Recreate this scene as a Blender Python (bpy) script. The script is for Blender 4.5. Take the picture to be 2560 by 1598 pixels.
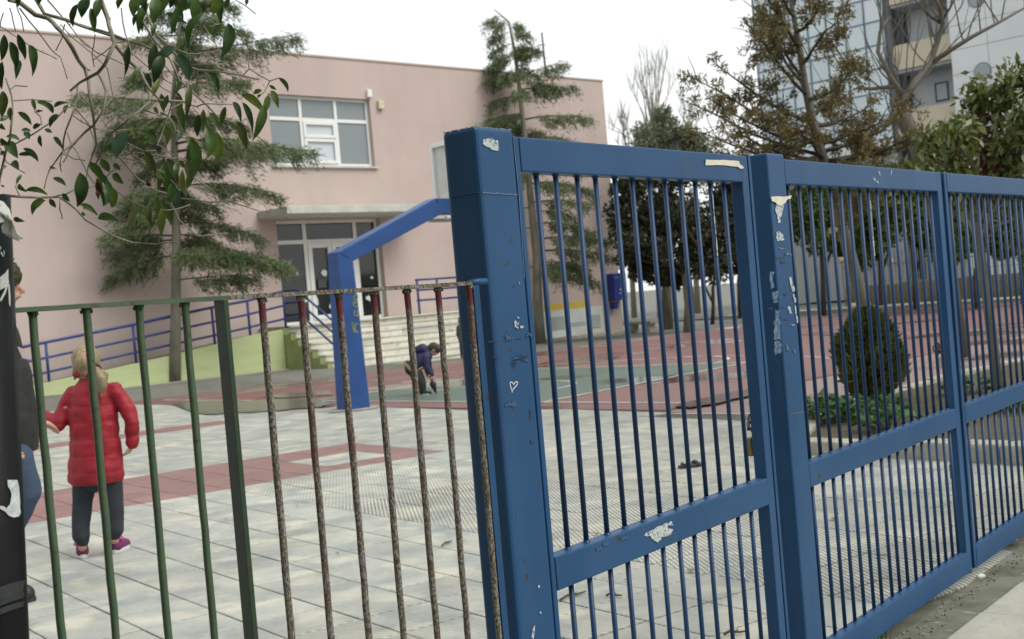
import bpy, bmesh, math, random
from mathutils import Vector, Matrix, noise as mnoise

random.seed(7)
SC = bpy.context.scene
for o in list(bpy.data.objects):
    bpy.data.objects.remove(o, do_unlink=True)
COL = SC.collection

# ------------------------------------------------------------------ camera
U = 0.88                       # survey units -> metres
EYE = 1.5 * U                  # lens height above the yard
FPX = 3044.17                  # focal length in photograph pixels (2560 wide)
PITCH, ROLL = -0.01655, 0.08575
_r = Vector((1, 0, 0)); _f = Vector((0, math.cos(PITCH), math.sin(PITCH))); _d = -_r.cross(_f)
CX = _r * math.cos(ROLL) + _d * math.sin(ROLL)
CY = -_r * math.sin(ROLL) + _d * math.cos(ROLL)
CZ = _f
cam = bpy.data.cameras.new('camera')
cam.sensor_width = 36.0
cam.lens = FPX / 2560 * 36.0
cam.clip_start = 0.05
cam.clip_end = 900
cam.dof.use_dof = True
cam.dof.focus_distance = 2.95
cam.dof.aperture_fstop = 8.5
camo = bpy.data.objects.new('camera', cam)
COL.objects.link(camo)
camo.matrix_world = Matrix(((CX.x, -CY.x, -CZ.x, 0), (CX.y, -CY.y, -CZ.y, 0), (CX.z, -CY.z, -CZ.z, EYE), (0, 0, 0, 1)))
SC.camera = camo

# ------------------------------------------------------------------ sky, sun, exposure
world = bpy.data.worlds.new('World')
SC.world = world
world.use_nodes = True
wt = world.node_tree
wt.nodes.clear()
wo = wt.nodes.new('ShaderNodeOutputWorld')
wb = wt.nodes.new('ShaderNodeBackground')
sky = wt.nodes.new('ShaderNodeTexSky')
sky.sky_type = 'NISHITA'
sky.sun_disc = False
SUN_EL, SUN_AZ = math.radians(50), math.radians(115)     # azimuth clockwise from +Y
sky.sun_elevation = SUN_EL
sky.sun_rotation = SUN_AZ
sky.dust_density = 6.0
wm = wt.nodes.new('ShaderNodeMixRGB')                    # closed cloud deck over the clear sky
wm.inputs[0].default_value = 0.9
wm.inputs[2].default_value = (9.6, 9.9, 9.8, 1)
wt.links.new(sky.outputs[0], wm.inputs[1])
wt.links.new(wm.outputs[0], wb.inputs[0])
wb.inputs[1].default_value = 0.084
wt.links.new(wb.outputs[0], wo.inputs[0])
sun = bpy.data.lights.new('sun', 'SUN')
sun.energy = 1.7
sun.angle = math.radians(35)
sun.color = (1.0, 0.97, 0.92)
suno = bpy.data.objects.new('sun', sun)
COL.objects.link(suno)
_sd = Vector((math.sin(SUN_AZ) * math.cos(SUN_EL), math.cos(SUN_AZ) * math.cos(SUN_EL), math.sin(SUN_EL)))
suno.rotation_euler = _sd.to_track_quat('Z', 'Y').to_euler()
suno.location = (0, 0, 40)
SC.view_settings.view_transform = 'Standard'
SC.view_settings.look = 'None'
SC.view_settings.exposure = 0.5
SC.view_settings.gamma = 1.0
SC.view_settings.use_curve_mapping = False
SC.render.engine = 'CYCLES'

# ------------------------------------------------------------------ frames of reference
def ray(u, v):
    return CX * ((u - 1280) / FPX) + CY * ((v - 799) / FPX) + CZ
def W(u, v, dep):
    """point seen at photograph position (u, v), dep metres along the view axis"""
    return Vector((0, 0, EYE)) + ray(u, v) * dep
def G(u, v, z=0.0):
    r = ray(u, v)
    return Vector((0, 0, EYE)) + r * ((z - EYE) / r.z)
YB = 0.82499                                   # bearing of the school front
E2 = Vector((math.sin(YB), math.cos(YB), 0)); N2 = Vector((math.cos(YB), -math.sin(YB), 0))
C0 = Vector((3.823, 43.205, 0)) * U
def F(s, d, z):
    """school front: s along the wall (survey units, 0 = right corner), d in front of it, z up"""
    return (C0 + E2 * (s * U) + N2 * (d * U) + Vector((0, 0, z * U)))
OC = Vector((-7.47, 25.67, 0)) * U
def K(p, q, z=0.0):
    """court: p away along the sideline, q across from the left corner; metres = survey units * U"""
    return OC + E2 * (p * U) + N2 * (q * U) + Vector((0, 0, z))
YG = 0.670
EG = Vector((math.sin(YG), math.cos(YG), 0)); NG = Vector((math.cos(YG), -math.sin(YG), 0))
G0 = Vector((2.119, 5.767, 0)) * U
def gate_s(u, v, d=0.0):
    r = ray(u, v); o = G0 + NG * d
    t = o.dot(NG) / r.dot(NG)
    P = r * t
    return (P - o).dot(EG), EYE + P.z
def GP(s, d, z):
    return G0 + EG * s + NG * d + Vector((0, 0, z))
YT = 0.92805
TB = Vector((math.sin(YT), math.cos(YT), 0)); TA = Vector((-math.cos(YT), math.sin(YT), 0))
Z = Vector((0, 0, 1))

# ------------------------------------------------------------------ materials
MATS = {}
def new_mat(name):
    m = bpy.data.materials.new(name); m.use_nodes = True
    nt = m.node_tree
    return m, nt, nt.nodes['Principled BSDF']
def N(nt, t, **kw):
    n = nt.nodes.new(t)
    for k, v in kw.items():
        setattr(n, k, v)
    return n
def coords(nt, kind):
    if kind == 'World':
        return N(nt, 'ShaderNodeNewGeometry').outputs['Position']
    return N(nt, 'ShaderNodeTexCoord').outputs['Object']
def noise_fac(nt, co, scale, detail=5, lo=.35, hi=.65, rough=.6, stretch=None):
    if stretch:
        mp = N(nt, 'ShaderNodeMapping'); mp.inputs['Scale'].default_value = stretch
        nt.links.new(co, mp.inputs[0]); co = mp.outputs[0]
    n = N(nt, 'ShaderNodeTexNoise'); n.inputs['Scale'].default_value = scale
    n.inputs['Detail'].default_value = detail; n.inputs['Roughness'].default_value = rough
    nt.links.new(co, n.inputs['Vector'])
    r = N(nt, 'ShaderNodeMapRange'); r.inputs[1].default_value = lo; r.inputs[2].default_value = hi
    nt.links.new(n.outputs['Fac'], r.inputs[0])
    return r.outputs[0]
def mix(nt, fac, a, b):
    m = N(nt, 'ShaderNodeMixRGB')
    for i, x in ((0, fac), (1, a), (2, b)):
        if isinstance(x, (int, float)):
            m.inputs[i].default_value = x
        elif isinstance(x, (tuple, list)):
            m.inputs[i].default_value = (*x, 1) if len(x) == 3 else x
        else:
            nt.links.new(x, m.inputs[i])
    return m.outputs[0]
def math_n(nt, op, a, b=None):
    m = N(nt, 'ShaderNodeMath', operation=op)
    for i, x in ((0, a), (1, b)):
        if x is None: continue
        if isinstance(x, (int, float)): m.inputs[i].default_value = x
        else: nt.links.new(x, m.inputs[i])
    return m.outputs[0]
def bump(nt, bs, h, strength=.3, dist=.01):
    b = N(nt, 'ShaderNodeBump'); b.inputs['Strength'].default_value = strength; b.inputs['Distance'].default_value = dist
    nt.links.new(h, b.inputs['Height']); nt.links.new(b.outputs[0], bs.inputs['Normal'])
def setc(nt, bs, c):
    if isinstance(c, (tuple, list)): bs.inputs['Base Color'].default_value = (*c, 1)
    else: nt.links.new(c, bs.inputs['Base Color'])
def simple(name, c1, c2=None, rough=.6, scale=6, lo=.35, hi=.65, kind='Object', bs_=None, bstr=.0, bdist=.005, spec=.4, metal=0, c3=None, s3=40, stretch=None, rnd=0):
    if name in MATS: return MATS[name]
    m, nt, bs = new_mat(name)
    co = coords(nt, kind)
    col = c1
    if c2 is not None:
        col = mix(nt, noise_fac(nt, co, scale, lo=lo, hi=hi, stretch=stretch), c1, c2)
    if c3 is not None:
        col = mix(nt, noise_fac(nt, co, s3, lo=.58, hi=.7), col, c3)
    if rnd:
        oi = N(nt, 'ShaderNodeObjectInfo')
        v = N(nt, 'ShaderNodeHueSaturation')
        nt.links.new(math_n(nt, 'ADD', math_n(nt, 'MULTIPLY', oi.outputs['Random'], rnd), 1 - rnd / 2), v.inputs['Value'])
        if isinstance(col, tuple): v.inputs['Color'].default_value = (*col, 1)
        else: nt.links.new(col, v.inputs['Color'])
        col = v.outputs[0]
    setc(nt, bs, col)
    bs.inputs['Roughness'].default_value = rough
    bs.inputs['Specular IOR Level'].default_value = spec
    bs.inputs['Metallic'].default_value = metal
    if bstr:
        bump(nt, bs, noise_fac(nt, co, bs_ or scale * 4, lo=0, hi=1), bstr, bdist)
    MATS[name] = m
    return m
def leaf_mat(name, c1, c2, scale=3, rough=.5, trans=.25, kind='World', rnd=0):
    m, nt, bs = new_mat(name)
    co = coords(nt, kind)
    col = mix(nt, noise_fac(nt, co, scale, lo=.35, hi=.65), c1, c2)
    if rnd:
        oi = N(nt, 'ShaderNodeObjectInfo'); v = N(nt, 'ShaderNodeHueSaturation')
        nt.links.new(math_n(nt, 'ADD', math_n(nt, 'MULTIPLY', oi.outputs['Random'], rnd), 1 - rnd / 2), v.inputs['Value'])
        nt.links.new(col, v.inputs['Color']); col = v.outputs[0]
    setc(nt, bs, col)
    bs.inputs['Roughness'].default_value = rough
    bs.inputs['Specular IOR Level'].default_value = .35
    if trans:
        tr = N(nt, 'ShaderNodeBsdfTranslucent'); nt.links.new(col, tr.inputs[0])
        ms = N(nt, 'ShaderNodeMixShader'); ms.inputs[0].default_value = trans
        out = nt.nodes['Material Output']
        nt.links.new(bs.outputs[0], ms.inputs[1]); nt.links.new(tr.outputs[0], ms.inputs[2]); nt.links.new(ms.outputs[0], out.inputs[0])
    MATS[name] = m
    return m

# ------------------------------------------------------------------ mesh helpers
class MB:
    def __init__(s): s.v = []; s.f = []; s.mi = []
    def add(s, vs, fs, mi=0):
        b = len(s.v); s.v.extend([tuple(x) for x in vs]); s.f.extend([tuple(b + i for i in f) for f in fs]); s.mi.extend([mi] * len(fs)); return s
    def box(s, o, ax, ay, az, mi=0):
        o, ax, ay, az = map(Vector, (o, ax, ay, az))
        vs = [o, o + ax, o + ax + ay, o + ay, o + az, o + ax + az, o + ax + ay + az, o + ay + az]
        return s.add(vs, [(0, 3, 2, 1), (4, 5, 6, 7), (0, 1, 5, 4), (1, 2, 6, 5), (2, 3, 7, 6), (3, 0, 4, 7)] if ax.cross(ay).dot(az) > 0 else
                     [(0, 1, 2, 3), (4, 7, 6, 5), (0, 4, 5, 1), (1, 5, 6, 2), (2, 6, 7, 3), (3, 7, 4, 0)], mi)
    def tube(s, pts, rad, n=8, cap=True, mi=0):
        pts = [Vector(p) for p in pts]
        if not isinstance(rad, (list, tuple)): rad = [rad] * len(pts)
        t0 = (pts[1] - pts[0]).normalized()
        a = t0.orthogonal().normalized()
        base = len(s.v); vs = []
        for i, p in enumerate(pts):
            t = (pts[min(i + 1, len(pts) - 1)] - pts[max(i - 1, 0)])
            if t.length < 1e-9: t = t0
            t.normalize()
            a = (a - t * a.dot(t))
            if a.length < 1e-6: a = t.orthogonal()
            a.normalize(); b = t.cross(a)
            for k in range(n):
                an = 2 * math.pi * k / n
                vs.append(p + (a * math.cos(an) + b * math.sin(an)) * rad[i])
        fs = []
        for i in range(len(pts) - 1):
            for k in range(n):
                k2 = (k + 1) % n
                fs.append((i * n + k, i * n + k2, (i + 1) * n + k2, (i + 1) * n + k))
        if cap:
            fs.append(tuple(range(n - 1, -1, -1))); fs.append(tuple((len(pts) - 1) * n + k for k in range(n)))
        return s.add(vs, fs, mi)
    def poly_prism(s, ring, ext, mi=0):
        n = len(ring); ring = [Vector(p) for p in ring]; ext = Vector(ext)
        vs = ring + [p + ext for p in ring]
        nrm = Vector()
        for i in range(n): nrm += ring[i].cross(ring[(i + 1) % n])
        fs = [tuple(range(n)), tuple(range(2 * n - 1, n - 1, -1))] + [(i, n + i, n + (i + 1) % n, (i + 1) % n) for i in range(n)]
        if nrm.dot(ext) > 0: fs = [tuple(reversed(f)) for f in fs]
        return s.add(vs, fs, mi)
    def build(s, name, mat, parent=None, smooth=False, bevel=0.0, seg=2, origin=None):
        me = bpy.data.meshes.new(name)
        vs = s.v
        if origin is not None:
            o_ = Vector(origin); vs = [tuple(Vector(v) - o_) for v in s.v]
        me.from_pydata(vs, [], s.f)
        mats = mat if isinstance(mat, (list, tuple)) else [mat]
        for m in mats: me.materials.append(m)
        if len(mats) > 1:
            me.polygons.foreach_set('material_index', s.mi)
        if bevel:
            bm = bmesh.new(); bm.from_mesh(me)
            bmesh.ops.remove_doubles(bm, verts=bm.verts, dist=1e-5)
            ed = [e for e in bm.edges if len(e.link_faces) == 2 and e.calc_face_angle(0) > .6]
            bmesh.ops.bevel(bm, geom=ed, offset=bevel, segments=seg, affect='EDGES', profile=.6)
            bm.to_mesh(me); bm.free()
        if smooth:
            me.polygons.foreach_set('use_smooth', [True] * len(me.polygons))
        me.update()
        o = bpy.data.objects.new(name, me)
        COL.objects.link(o)
        if origin is not None: o.location = origin
        if parent is not None: attach(o, parent)
        return o
def attach(o, parent):
    o.parent = parent
    # children are modelled in world coordinates: keep them where they are
    o.matrix_parent_inverse = world_of(parent).inverted()
def world_of(o):
    m = Matrix.LocRotScale(o.location, o.rotation_euler, o.scale)
    if o.parent: m = world_of(o.parent) @ o.matrix_parent_inverse @ m
    return m
def empty(name, loc, label=None, cat=None, group=None):
    o = bpy.data.objects.new(name, None); COL.objects.link(o); o.location = loc
    o.empty_display_size = .1
    if label: tag(o, label, cat, group)
    return o
def tag(o, label=None, cat=None, group=None, kind=None):
    if label: o['label'] = label
    if cat: o['category'] = cat
    if group: o['group'] = group
    if kind: o['kind'] = kind
    return o
def box_part(name, o, ax, ay, az, mat, parent, bevel=0.0):
    return MB().box(o, ax, ay, az).build(name, mat, parent, bevel=bevel)
def tube_part(name, pts, r, mat, parent, n=10, smooth=True):
    return MB().tube(pts, r, n).build(name, mat, parent, smooth=smooth)
def link_copy(name, mesh, mw, parent, mat=None):
    o = bpy.data.objects.new(name, mesh); COL.objects.link(o)
    o.matrix_world = mw
    if parent is not None:
        o.parent = parent; o.matrix_parent_inverse = world_of(parent).inverted()
    return o
def ribbon(pts, width, nrm, closed=False):
    """flat stroke lying on a surface with normal nrm"""
    mb = MB(); pts = [Vector(p) for p in pts]; nrm = Vector(nrm).normalized()
    n = len(pts); vs = []
    for i, p in enumerate(pts):
        if closed: t = pts[(i + 1) % n] - pts[i - 1]
        else: t = pts[min(i + 1, n - 1)] - pts[max(i - 1, 0)]
        b = nrm.cross(t).normalized() * width / 2
        vs += [p - b, p + b]
    fs = [(2 * i, 2 * i + 2, 2 * i + 3, 2 * i + 1) for i in range(n - 1)]
    if closed: fs.append((2 * n - 2, 0, 1, 2 * n - 1))
    return mb.add(vs, fs)
def blob_ring(c, ax, ay, n=16, jag=.25, seed=0):
    rr = random.Random(seed); out = []
    for k in range(n):
        a = 2 * math.pi * k / n; r = 1 + rr.uniform(-jag, jag)
        out.append(Vector(c) + Vector(ax) * math.cos(a) * r + Vector(ay) * math.sin(a) * r)
    return out

# ------------------------------------------------------------------ surface materials
def render_wall():
    m, nt, bs = new_mat('pink_render'); co = coords(nt, 'World')
    col = mix(nt, noise_fac(nt, co, .5, lo=.35, hi=.65), (.505, .415, .38), (.465, .378, .346))
    col = mix(nt, math_n(nt, 'MULTIPLY', noise_fac(nt, co, 1.6, lo=.48, hi=.8, detail=6, stretch=(1, 1, .08)), .4), col, (.385, .32, .30))
    col = mix(nt, math_n(nt, 'MULTIPLY', noise_fac(nt, co, 3.5, lo=.5, hi=.8, detail=6), .25), col, (.56, .475, .44))
    sx = N(nt, 'ShaderNodeSeparateXYZ'); nt.links.new(co, sx.inputs[0])
    lowz = N(nt, 'ShaderNodeMapRange'); lowz.inputs[1].default_value = 1.1; lowz.inputs[2].default_value = .2
    nt.links.new(math_n(nt, 'ADD', sx.outputs[2], math_n(nt, 'MULTIPLY', noise_fac(nt, co, 2.5, lo=0, hi=1), -.6)), lowz.inputs[0])
    col = mix(nt, math_n(nt, 'MULTIPLY', lowz.outputs[0], .45), col, (.27, .235, .20))       # splash-back dirt at the foot
    setc(nt, bs, col); bs.inputs['Roughness'].default_value = .85; bs.inputs['Specular IOR Level'].default_value = .2
    bump(nt, bs, noise_fac(nt, co, 60, lo=0, hi=1), .25, .004)
    MATS['pink_render'] = m; return m
pink = render_wall()
white_frame = simple('white_frame', (.72, .74, .72), rough=.4)
concrete_white = simple('white_concrete', (.52, .53, .49), (.36, .37, .34), rough=.8, scale=3, kind='World', lo=.4, hi=.8)
asphalt = simple('grey_asphalt', (.165, .165, .145), (.115, .12, .10), rough=.75, scale=.9, kind='World', bs_=80, bstr=.2)
glass_grey = simple('window_glass', (.19, .225, .235), rough=.06, spec=.8)
glass_pale = simple('window_glass_pale', (.52, .57, .60), rough=.08, spec=.7)
glass_dark = simple('door_glass', (.012, .014, .013), rough=.05, spec=.7)

def tile_mat(name, c1, c2, c3, rib=None, rib_amt=.5, wear=.5):
    """cast concrete paving; rib = bearing of the cast ribs"""
    m, nt, bs = new_mat(name)
    co = coords(nt, 'World')
    col = mix(nt, noise_fac(nt, co, 2.6, lo=.40, hi=.68, detail=5), c1, c2)
    # long weathered bands, paler where feet keep the ribs clean
    col = mix(nt, math_n(nt, 'MULTIPLY', noise_fac(nt, co, 3.1, lo=.52, hi=.66, detail=2), .8), col, c3)
    oi = N(nt, 'ShaderNodeObjectInfo'); hv = N(nt, 'ShaderNodeHueSaturation')
    nt.links.new(math_n(nt, 'ADD', math_n(nt, 'MULTIPLY', oi.outputs['Random'], .16), .92), hv.inputs['Value'])
    nt.links.new(col, hv.inputs['Color']); col = hv.outputs[0]
    col = mix(nt, noise_fac(nt, co, 55, lo=.62, hi=.74), col, tuple(x * .5 for x in c2))
    col = mix(nt, math_n(nt, 'MULTIPLY', noise_fac(nt, co, .55, lo=.5, hi=.75, detail=6), .45), col, tuple(x * .62 for x in c1))
    if rib is not None:
        mp = N(nt, 'ShaderNodeMapping'); mp.inputs['Rotation'].default_value = (0, 0, rib)
        nt.links.new(co, mp.inputs[0])
        wv = N(nt, 'ShaderNodeTexWave', wave_type='BANDS', bands_direction='X', wave_profile='SIN')
        wv.inputs['Scale'].default_value = 13.0; wv.inputs['Distortion'].default_value = 0.4
        nt.links.new(mp.outputs[0], wv.inputs[0])
        r = N(nt, 'ShaderNodeMapRange'); r.inputs[1].default_value = .25; r.inputs[2].default_value = .7
        nt.links.new(wv.outputs['Fac'], r.inputs[0])
        wr = noise_fac(nt, co, .8, lo=.35, hi=.6, detail=3)
        amt = math_n(nt, 'MULTIPLY', math_n(nt, 'SUBTRACT', 1.0, r.outputs[0]), math_n(nt, 'ADD', math_n(nt, 'MULTIPLY', wr, rib_amt * wear), rib_amt * (1 - wear)))
        col = mix(nt, amt, col, (.13, .115, .09))
        bump(nt, bs, r.outputs[0], .6, .006)
    else:
        bump(nt, bs, noise_fac(nt, co, 90, lo=0, hi=1), .15, .004)
    setc(nt, bs, col)
    ro = N(nt, 'ShaderNodeMapRange'); ro.inputs[3].default_value = .45; ro.inputs[4].default_value = .8
    nt.links.new(noise_fac(nt, co, .7), ro.inputs[0]); nt.links.new(ro.outputs[0], bs.inputs['Roughness'])
    MATS[name] = m
    return m
PALE = ((.43, .435, .385), (.25, .285, .275), (.56, .535, .435))
t_ribA = tile_mat('paving_ribbed', *PALE, rib=math.radians(-8), rib_amt=.85, wear=.45)
t_ribB = tile_mat('paving_ribbed_cross', *PALE, rib=math.radians(82), rib_amt=.6, wear=.7)
t_ribF = tile_mat('paving_ribbed_worn', *PALE, rib=math.radians(-8), rib_amt=.4, wear=.6)
t_plain = tile_mat('paving_plain', *PALE, rib=math.radians(82), rib_amt=.3, wear=.8)
t_red = tile_mat('paving_red', (.235, .125, .113), (.20, .12, .112), (.26, .15, .13))
joint_dirt = simple('joint_dirt', (.12, .115, .09), (.07, .07, .05), rough=.9, scale=9, kind='World')

def court_mat(name, c1, c2, wet=(.10, .05, .045)):
    m, nt, bs = new_mat(name)
    co = coords(nt, 'World')
    col = mix(nt, noise_fac(nt, co, .6, lo=.35, hi=.65, detail=6), c1, c2)
    col = mix(nt, math_n(nt, 'MULTIPLY', noise_fac(nt, co, 8, lo=.5, hi=.8), .4), col, tuple(x * 1.35 for x in c1))
    w = noise_fac(nt, co, .33, lo=.53, hi=.60, detail=4, rough=.5)
    col = mix(nt, math_n(nt, 'MULTIPLY', w, .75), col, wet)
    setc(nt, bs, col)
    ro = N(nt, 'ShaderNodeMapRange'); ro.inputs[3].default_value = .55; ro.inputs[4].default_value = .16
    nt.links.new(w, ro.inputs[0]); nt.links.new(ro.outputs[0], bs.inputs['Roughness'])
    bs.inputs['Specular IOR Level'].default_value = .5
    MATS[name] = m
    return m
court_red = court_mat('court_red', (.185, .082, .073), (.16, .09, .084))
court_green = court_mat('court_green', (.07, .115, .093), (.10, .13, .108), wet=(.07, .09, .06))
court_pink = court_mat('court_pink', (.24, .15, .14), (.20, .15, .145))
line_white = simple('court_line', (.62, .60, .55), (.42, .37, .33), rough=.6, scale=2.2, kind='World', lo=.45, hi=.7)

# ------------------------------------------------------------------ ground
MB().add([(-420, -120, -.09), (420, -120, -.09), (420, 600, -.09), (-420, 600, -.09)], [(0, 1, 2, 3)]).build('ground', asphalt)['kind'] = 'structure'

# sports court
def sheet(name, pts, mat, z, thick=.05):
    return MB().poly_prism([(p[0], p[1], z) for p in pts], (0, 0, -thick)).build(name, mat)
court_pts = [K(-.65, -.9), K(-.65, 14.3), K(8.2, 13.6), K(28.5, 12.6), K(28.5, -.62), K(8, -.42)]
court = tag(sheet('sports_court', court_pts, court_red, .004, .10), kind='structure')
lower_pts = [K(-.65, 14.3), K(-1.2, 17.4), K(4, 19), K(16, 27), K(27.6, 27), K(28.5, 12.6), K(8.2, 13.6)]
side_court = tag(sheet('side_court', lower_pts, court_pink, -.012, .07), kind='structure')
key = [K(.0, 5.65), K(.0, 11.5), K(5.9, 10.75), K(5.6, 5.5)]
ko = tag(sheet('key_area', key, court_green, .008, .003), kind='structure')
far_green = [K(19.5, 12.8), K(19.5, 25), K(21.3, 25), K(21.3, 12.7)]
tag(sheet('green_stripe', far_green, court_green, -.007, .003), kind='structure')
far_green2 = [K(13.6, 13.3), K(13.6, 22), K(14.6, 22), K(14.6, 13.3)]
tag(sheet('green_stripe', far_green2, court_green, -.007, .003), kind='structure')
ln = MB()
def line(a, b, w=.05, z=.012):
    a = Vector((a.x, a.y, z)); b = Vector((b.x, b.y, z)); d = (b - a).normalized(); s = Vector((-d.y, d.x, 0)) * w / 2
    ln.add([a - s, b - s, b + s, a + s], [(0, 1, 2, 3)])
def arc(c, r, a0, a1, w=.05, z=.012, n=32):
    pr = None
    for i in range(n + 1):
        a = a0 + (a1 - a0) * i / n
        p = c + E2 * math.cos(a) * r + N2 * math.sin(a) * r
        if pr is not None: line(pr, p, w, z)
        pr = p
line(K(0, 0), K(0, 14.2)); line(K(0, 0), K(28, 0)); line(K(0, 5.6), K(5.65, 5.45)); line(K(0, 11.5), K(5.95, 10.7)); line(K(5.65, 5.45), K(5.95, 10.7))
line(K(0, .9), K(28, .6)); line(K(12.5, .1), K(12.5, 13.2))
arc(K(5.8, 8.1), 1.6, -math.pi / 2, math.pi / 2); arc(K(1.6, 8.6), 1.25, -math.pi / 2, math.pi / 2)
arc(K(1.2, 8.4), 5.6, -1.35, 1.35)
line(K(-.75, 17), K(2.6, 15.2), z=-.004); line(K(-.7, 16.9), K(-.9, 14.4), z=-.004); arc(K(7.5, 17.5), 1.5, -1, 2.4, z=-.004)
tag(ln.build('court_lines', line_white), kind='structure')

# standing rain water at the court edge
pud, pnt2, pbs2 = new_mat('rain_water')
pbs2.inputs['Base Color'].default_value = (.12, .115, .095, 1); pbs2.inputs['Roughness'].default_value = .2; pbs2.inputs['Specular IOR Level'].default_value = .45
for k_, ring_ in enumerate(([(430, 1012), (500, 1004), (600, 1006), (700, 1000), (800, 1002), (838, 1012), (800, 1020), (700, 1028), (600, 1034), (520, 1038), (470, 1030)], [(1680, 1019), (1730, 1004), (1800, 990), (1880, 975), (1900, 984), (1800, 1010), (1730, 1022)], [(640, 995), (720, 985), (830, 978), (835, 990), (740, 997)])):
    rr_ = []
    for i_ in range(len(ring_)):
        a_, b_ = ring_[i_], ring_[(i_ + 1) % len(ring_)]
        for t_ in (0, .35, .7): rr_.append(G(a_[0] + (b_[0] - a_[0]) * t_ + random.uniform(-6, 6), a_[1] + (b_[1] - a_[1]) * t_ + random.uniform(-1.2, 1.2), .0))
    tag(MB().add([(p.x, p.y, .0155 + .001 * k_) for p in rr_], [tuple(range(len(rr_)))]).build('puddle', pud if k_ != 1 else simple('wet_red', (.085, .04, .036), (.11, .06, .055), rough=.25, scale=3, kind='World')), kind='structure')
# apron of asphalt between the court and the school, rising to the left
def apron_z(s):
    T = [(-34, .33), (-24, .3), (-20.5, .2), (-15, .17), (-12, .05), (-9, 0.0), (6, 0.0)]
    for (a, za), (b, zb) in zip(T, T[1:]):
        if a <= s <= b: return (za + (zb - za) * (s - a) / (b - a)) * U
    return 0.0
mb = MB(); rows = []
for i in range(61):
    s = -34 + 40 * i / 60
    e0 = 3.35 if s < -15 else 3.75
    base = C0 + E2 * s * U
    tcourt = (K(0, -.66) - base).dot(N2) / U
    tcourt = max(4.0, min(4.6, 4.05 + (s + 19) * .03))
    rows.append([F(s, -.4, 0) + Z * apron_z(s), F(s, e0, 0) + Z * apron_z(s), F(s, tcourt, 0) + Z * .006, F(s, tcourt + .5, 0) - Z * .03])
vs = [p for r in rows for p in r]
mb.add(vs, [(i * 4 + j, i * 4 + j + 1, i * 4 + j + 5, i * 4 + j + 4) for i in range(60) for j in range(3)])
tag(mb.build('asphalt_apron', asphalt), kind='structure')

# paved yard: a bed of dirt with cast tiles laid in it
TS = .4 * U
def in_yard(P):
    r = P - OC
    p = r.dot(E2) / U; q = r.dot(N2) / U
    if (P - G0).dot(NG) > -.03: return False
    if p > -.7 + (0 if q < 14.3 else -.02 * (q - 14.3)): return False
    if q < -4.2: return p < -1.5
    if p > -1.2 and q > 14.3: return False
    return True
yard_pts = [GP(-9.5, -.02, 0), GP(7.5, -.02, 0), K(-1.2, 22), K(-1.2, 17.4), K(-.65, 14.3), K(-.65, -.9), K(-.65, -9)]
yard = tag(MB().poly_prism([(p.x, p.y, -.012) for p in yard_pts], (0, 0, -.06)).build('paved_yard', joint_dirt), kind='structure')

def tile_mesh(name, mat):
    h = TS / 2 - .0045; c = .006
    vs = []
    for z, k in ((-.03, h), (-.003, h), (0.0, h - c)):
        vs += [(-k, -k, z), (k, -k, z), (k, k, z), (-k, k, z)]
    fs = [(8, 9, 10, 11)]
    for l in (0, 4):
        for i in range(4):
            j = (i + 1) % 4
            fs.append((l + i, l + j, l + 4 + j, l + 4 + i))
    me = bpy.data.meshes.new(name); me.from_pydata(vs, [], fs); me.materials.append(mat); return me
tmesh = [tile_mesh('tile', m) for m in (t_ribA, t_ribB, t_plain, t_red, t_ribF)]
def tile_kind(a, b):
    """a, b: survey coordinates across / along the paving grid"""
    if 10.5 < a < 12.45 and b < 6.95:
        if 5.8 < b < 6.65 and 11.05 < a < 11.9: return 2
        return 3
    if 17.2 < a < 18.1 and b < 7.6: return 3
    if b > 4.5 and a < 14.2: return 0 if a < 8.6 else 4
    if a < 5.6: return 1
    return 2
def visible(P):
    r = P - Vector((0, 0, EYE)); z = r.dot(CZ)
    if z < .5: return None
    u = 1280 + FPX * r.dot(CX) / z; v = 799 + FPX * r.dot(CY) / z
    return (z, u, v) if -60 < u < 2620 and -40 < v < 1660 else None
cand = []
for i in range(-6, 70):
    for j in range(-60, 60):
        a = .1 + .4 * i; b = .08 + .4 * j
        P = (TA * (a + .2) + TB * (b + .2)) * U
        if not in_yard(P): continue
        vv = visible(P)
        cand.append((vv[0] if vv else 1e3 + P.length, P, tile_kind(a + .2, b + .2), vv is not None))
cand.sort(key=lambda c: c[0])
far_tiles = MB(); nt_ = 0
tile_rot = Matrix(((TB.x, TA.x, 0), (TB.y, TA.y, 0), (0, 0, 1)))
for dep, P, k, vis in cand:
    rr = random.random
    tilt = Matrix.Rotation((rr() - .5) * .006, 3, 'X') @ Matrix.Rotation((rr() - .5) * .006, 3, 'Y')
    M3 = tile_rot @ tilt
    z = -.001 + (rr() - .5) * .003
    if vis and nt_ < 300:
        o = link_copy('tile', tmesh[k], Matrix.Translation((P.x, P.y, z)) @ M3.to_4x4(), yard)
        nt_ += 1
    elif vis or P.length < 25:
        far_tiles.add([M3 @ Vector(v.co) + Vector((P.x, P.y, z)) for v in tmesh[k].vertices], [tuple(p.vertices) for p in tmesh[k].polygons], k)
ft = far_tiles.build('tiles', [t_ribA, t_ribB, t_plain, t_red, t_ribF], yard); ft['kind'] = 'stuff'

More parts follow.
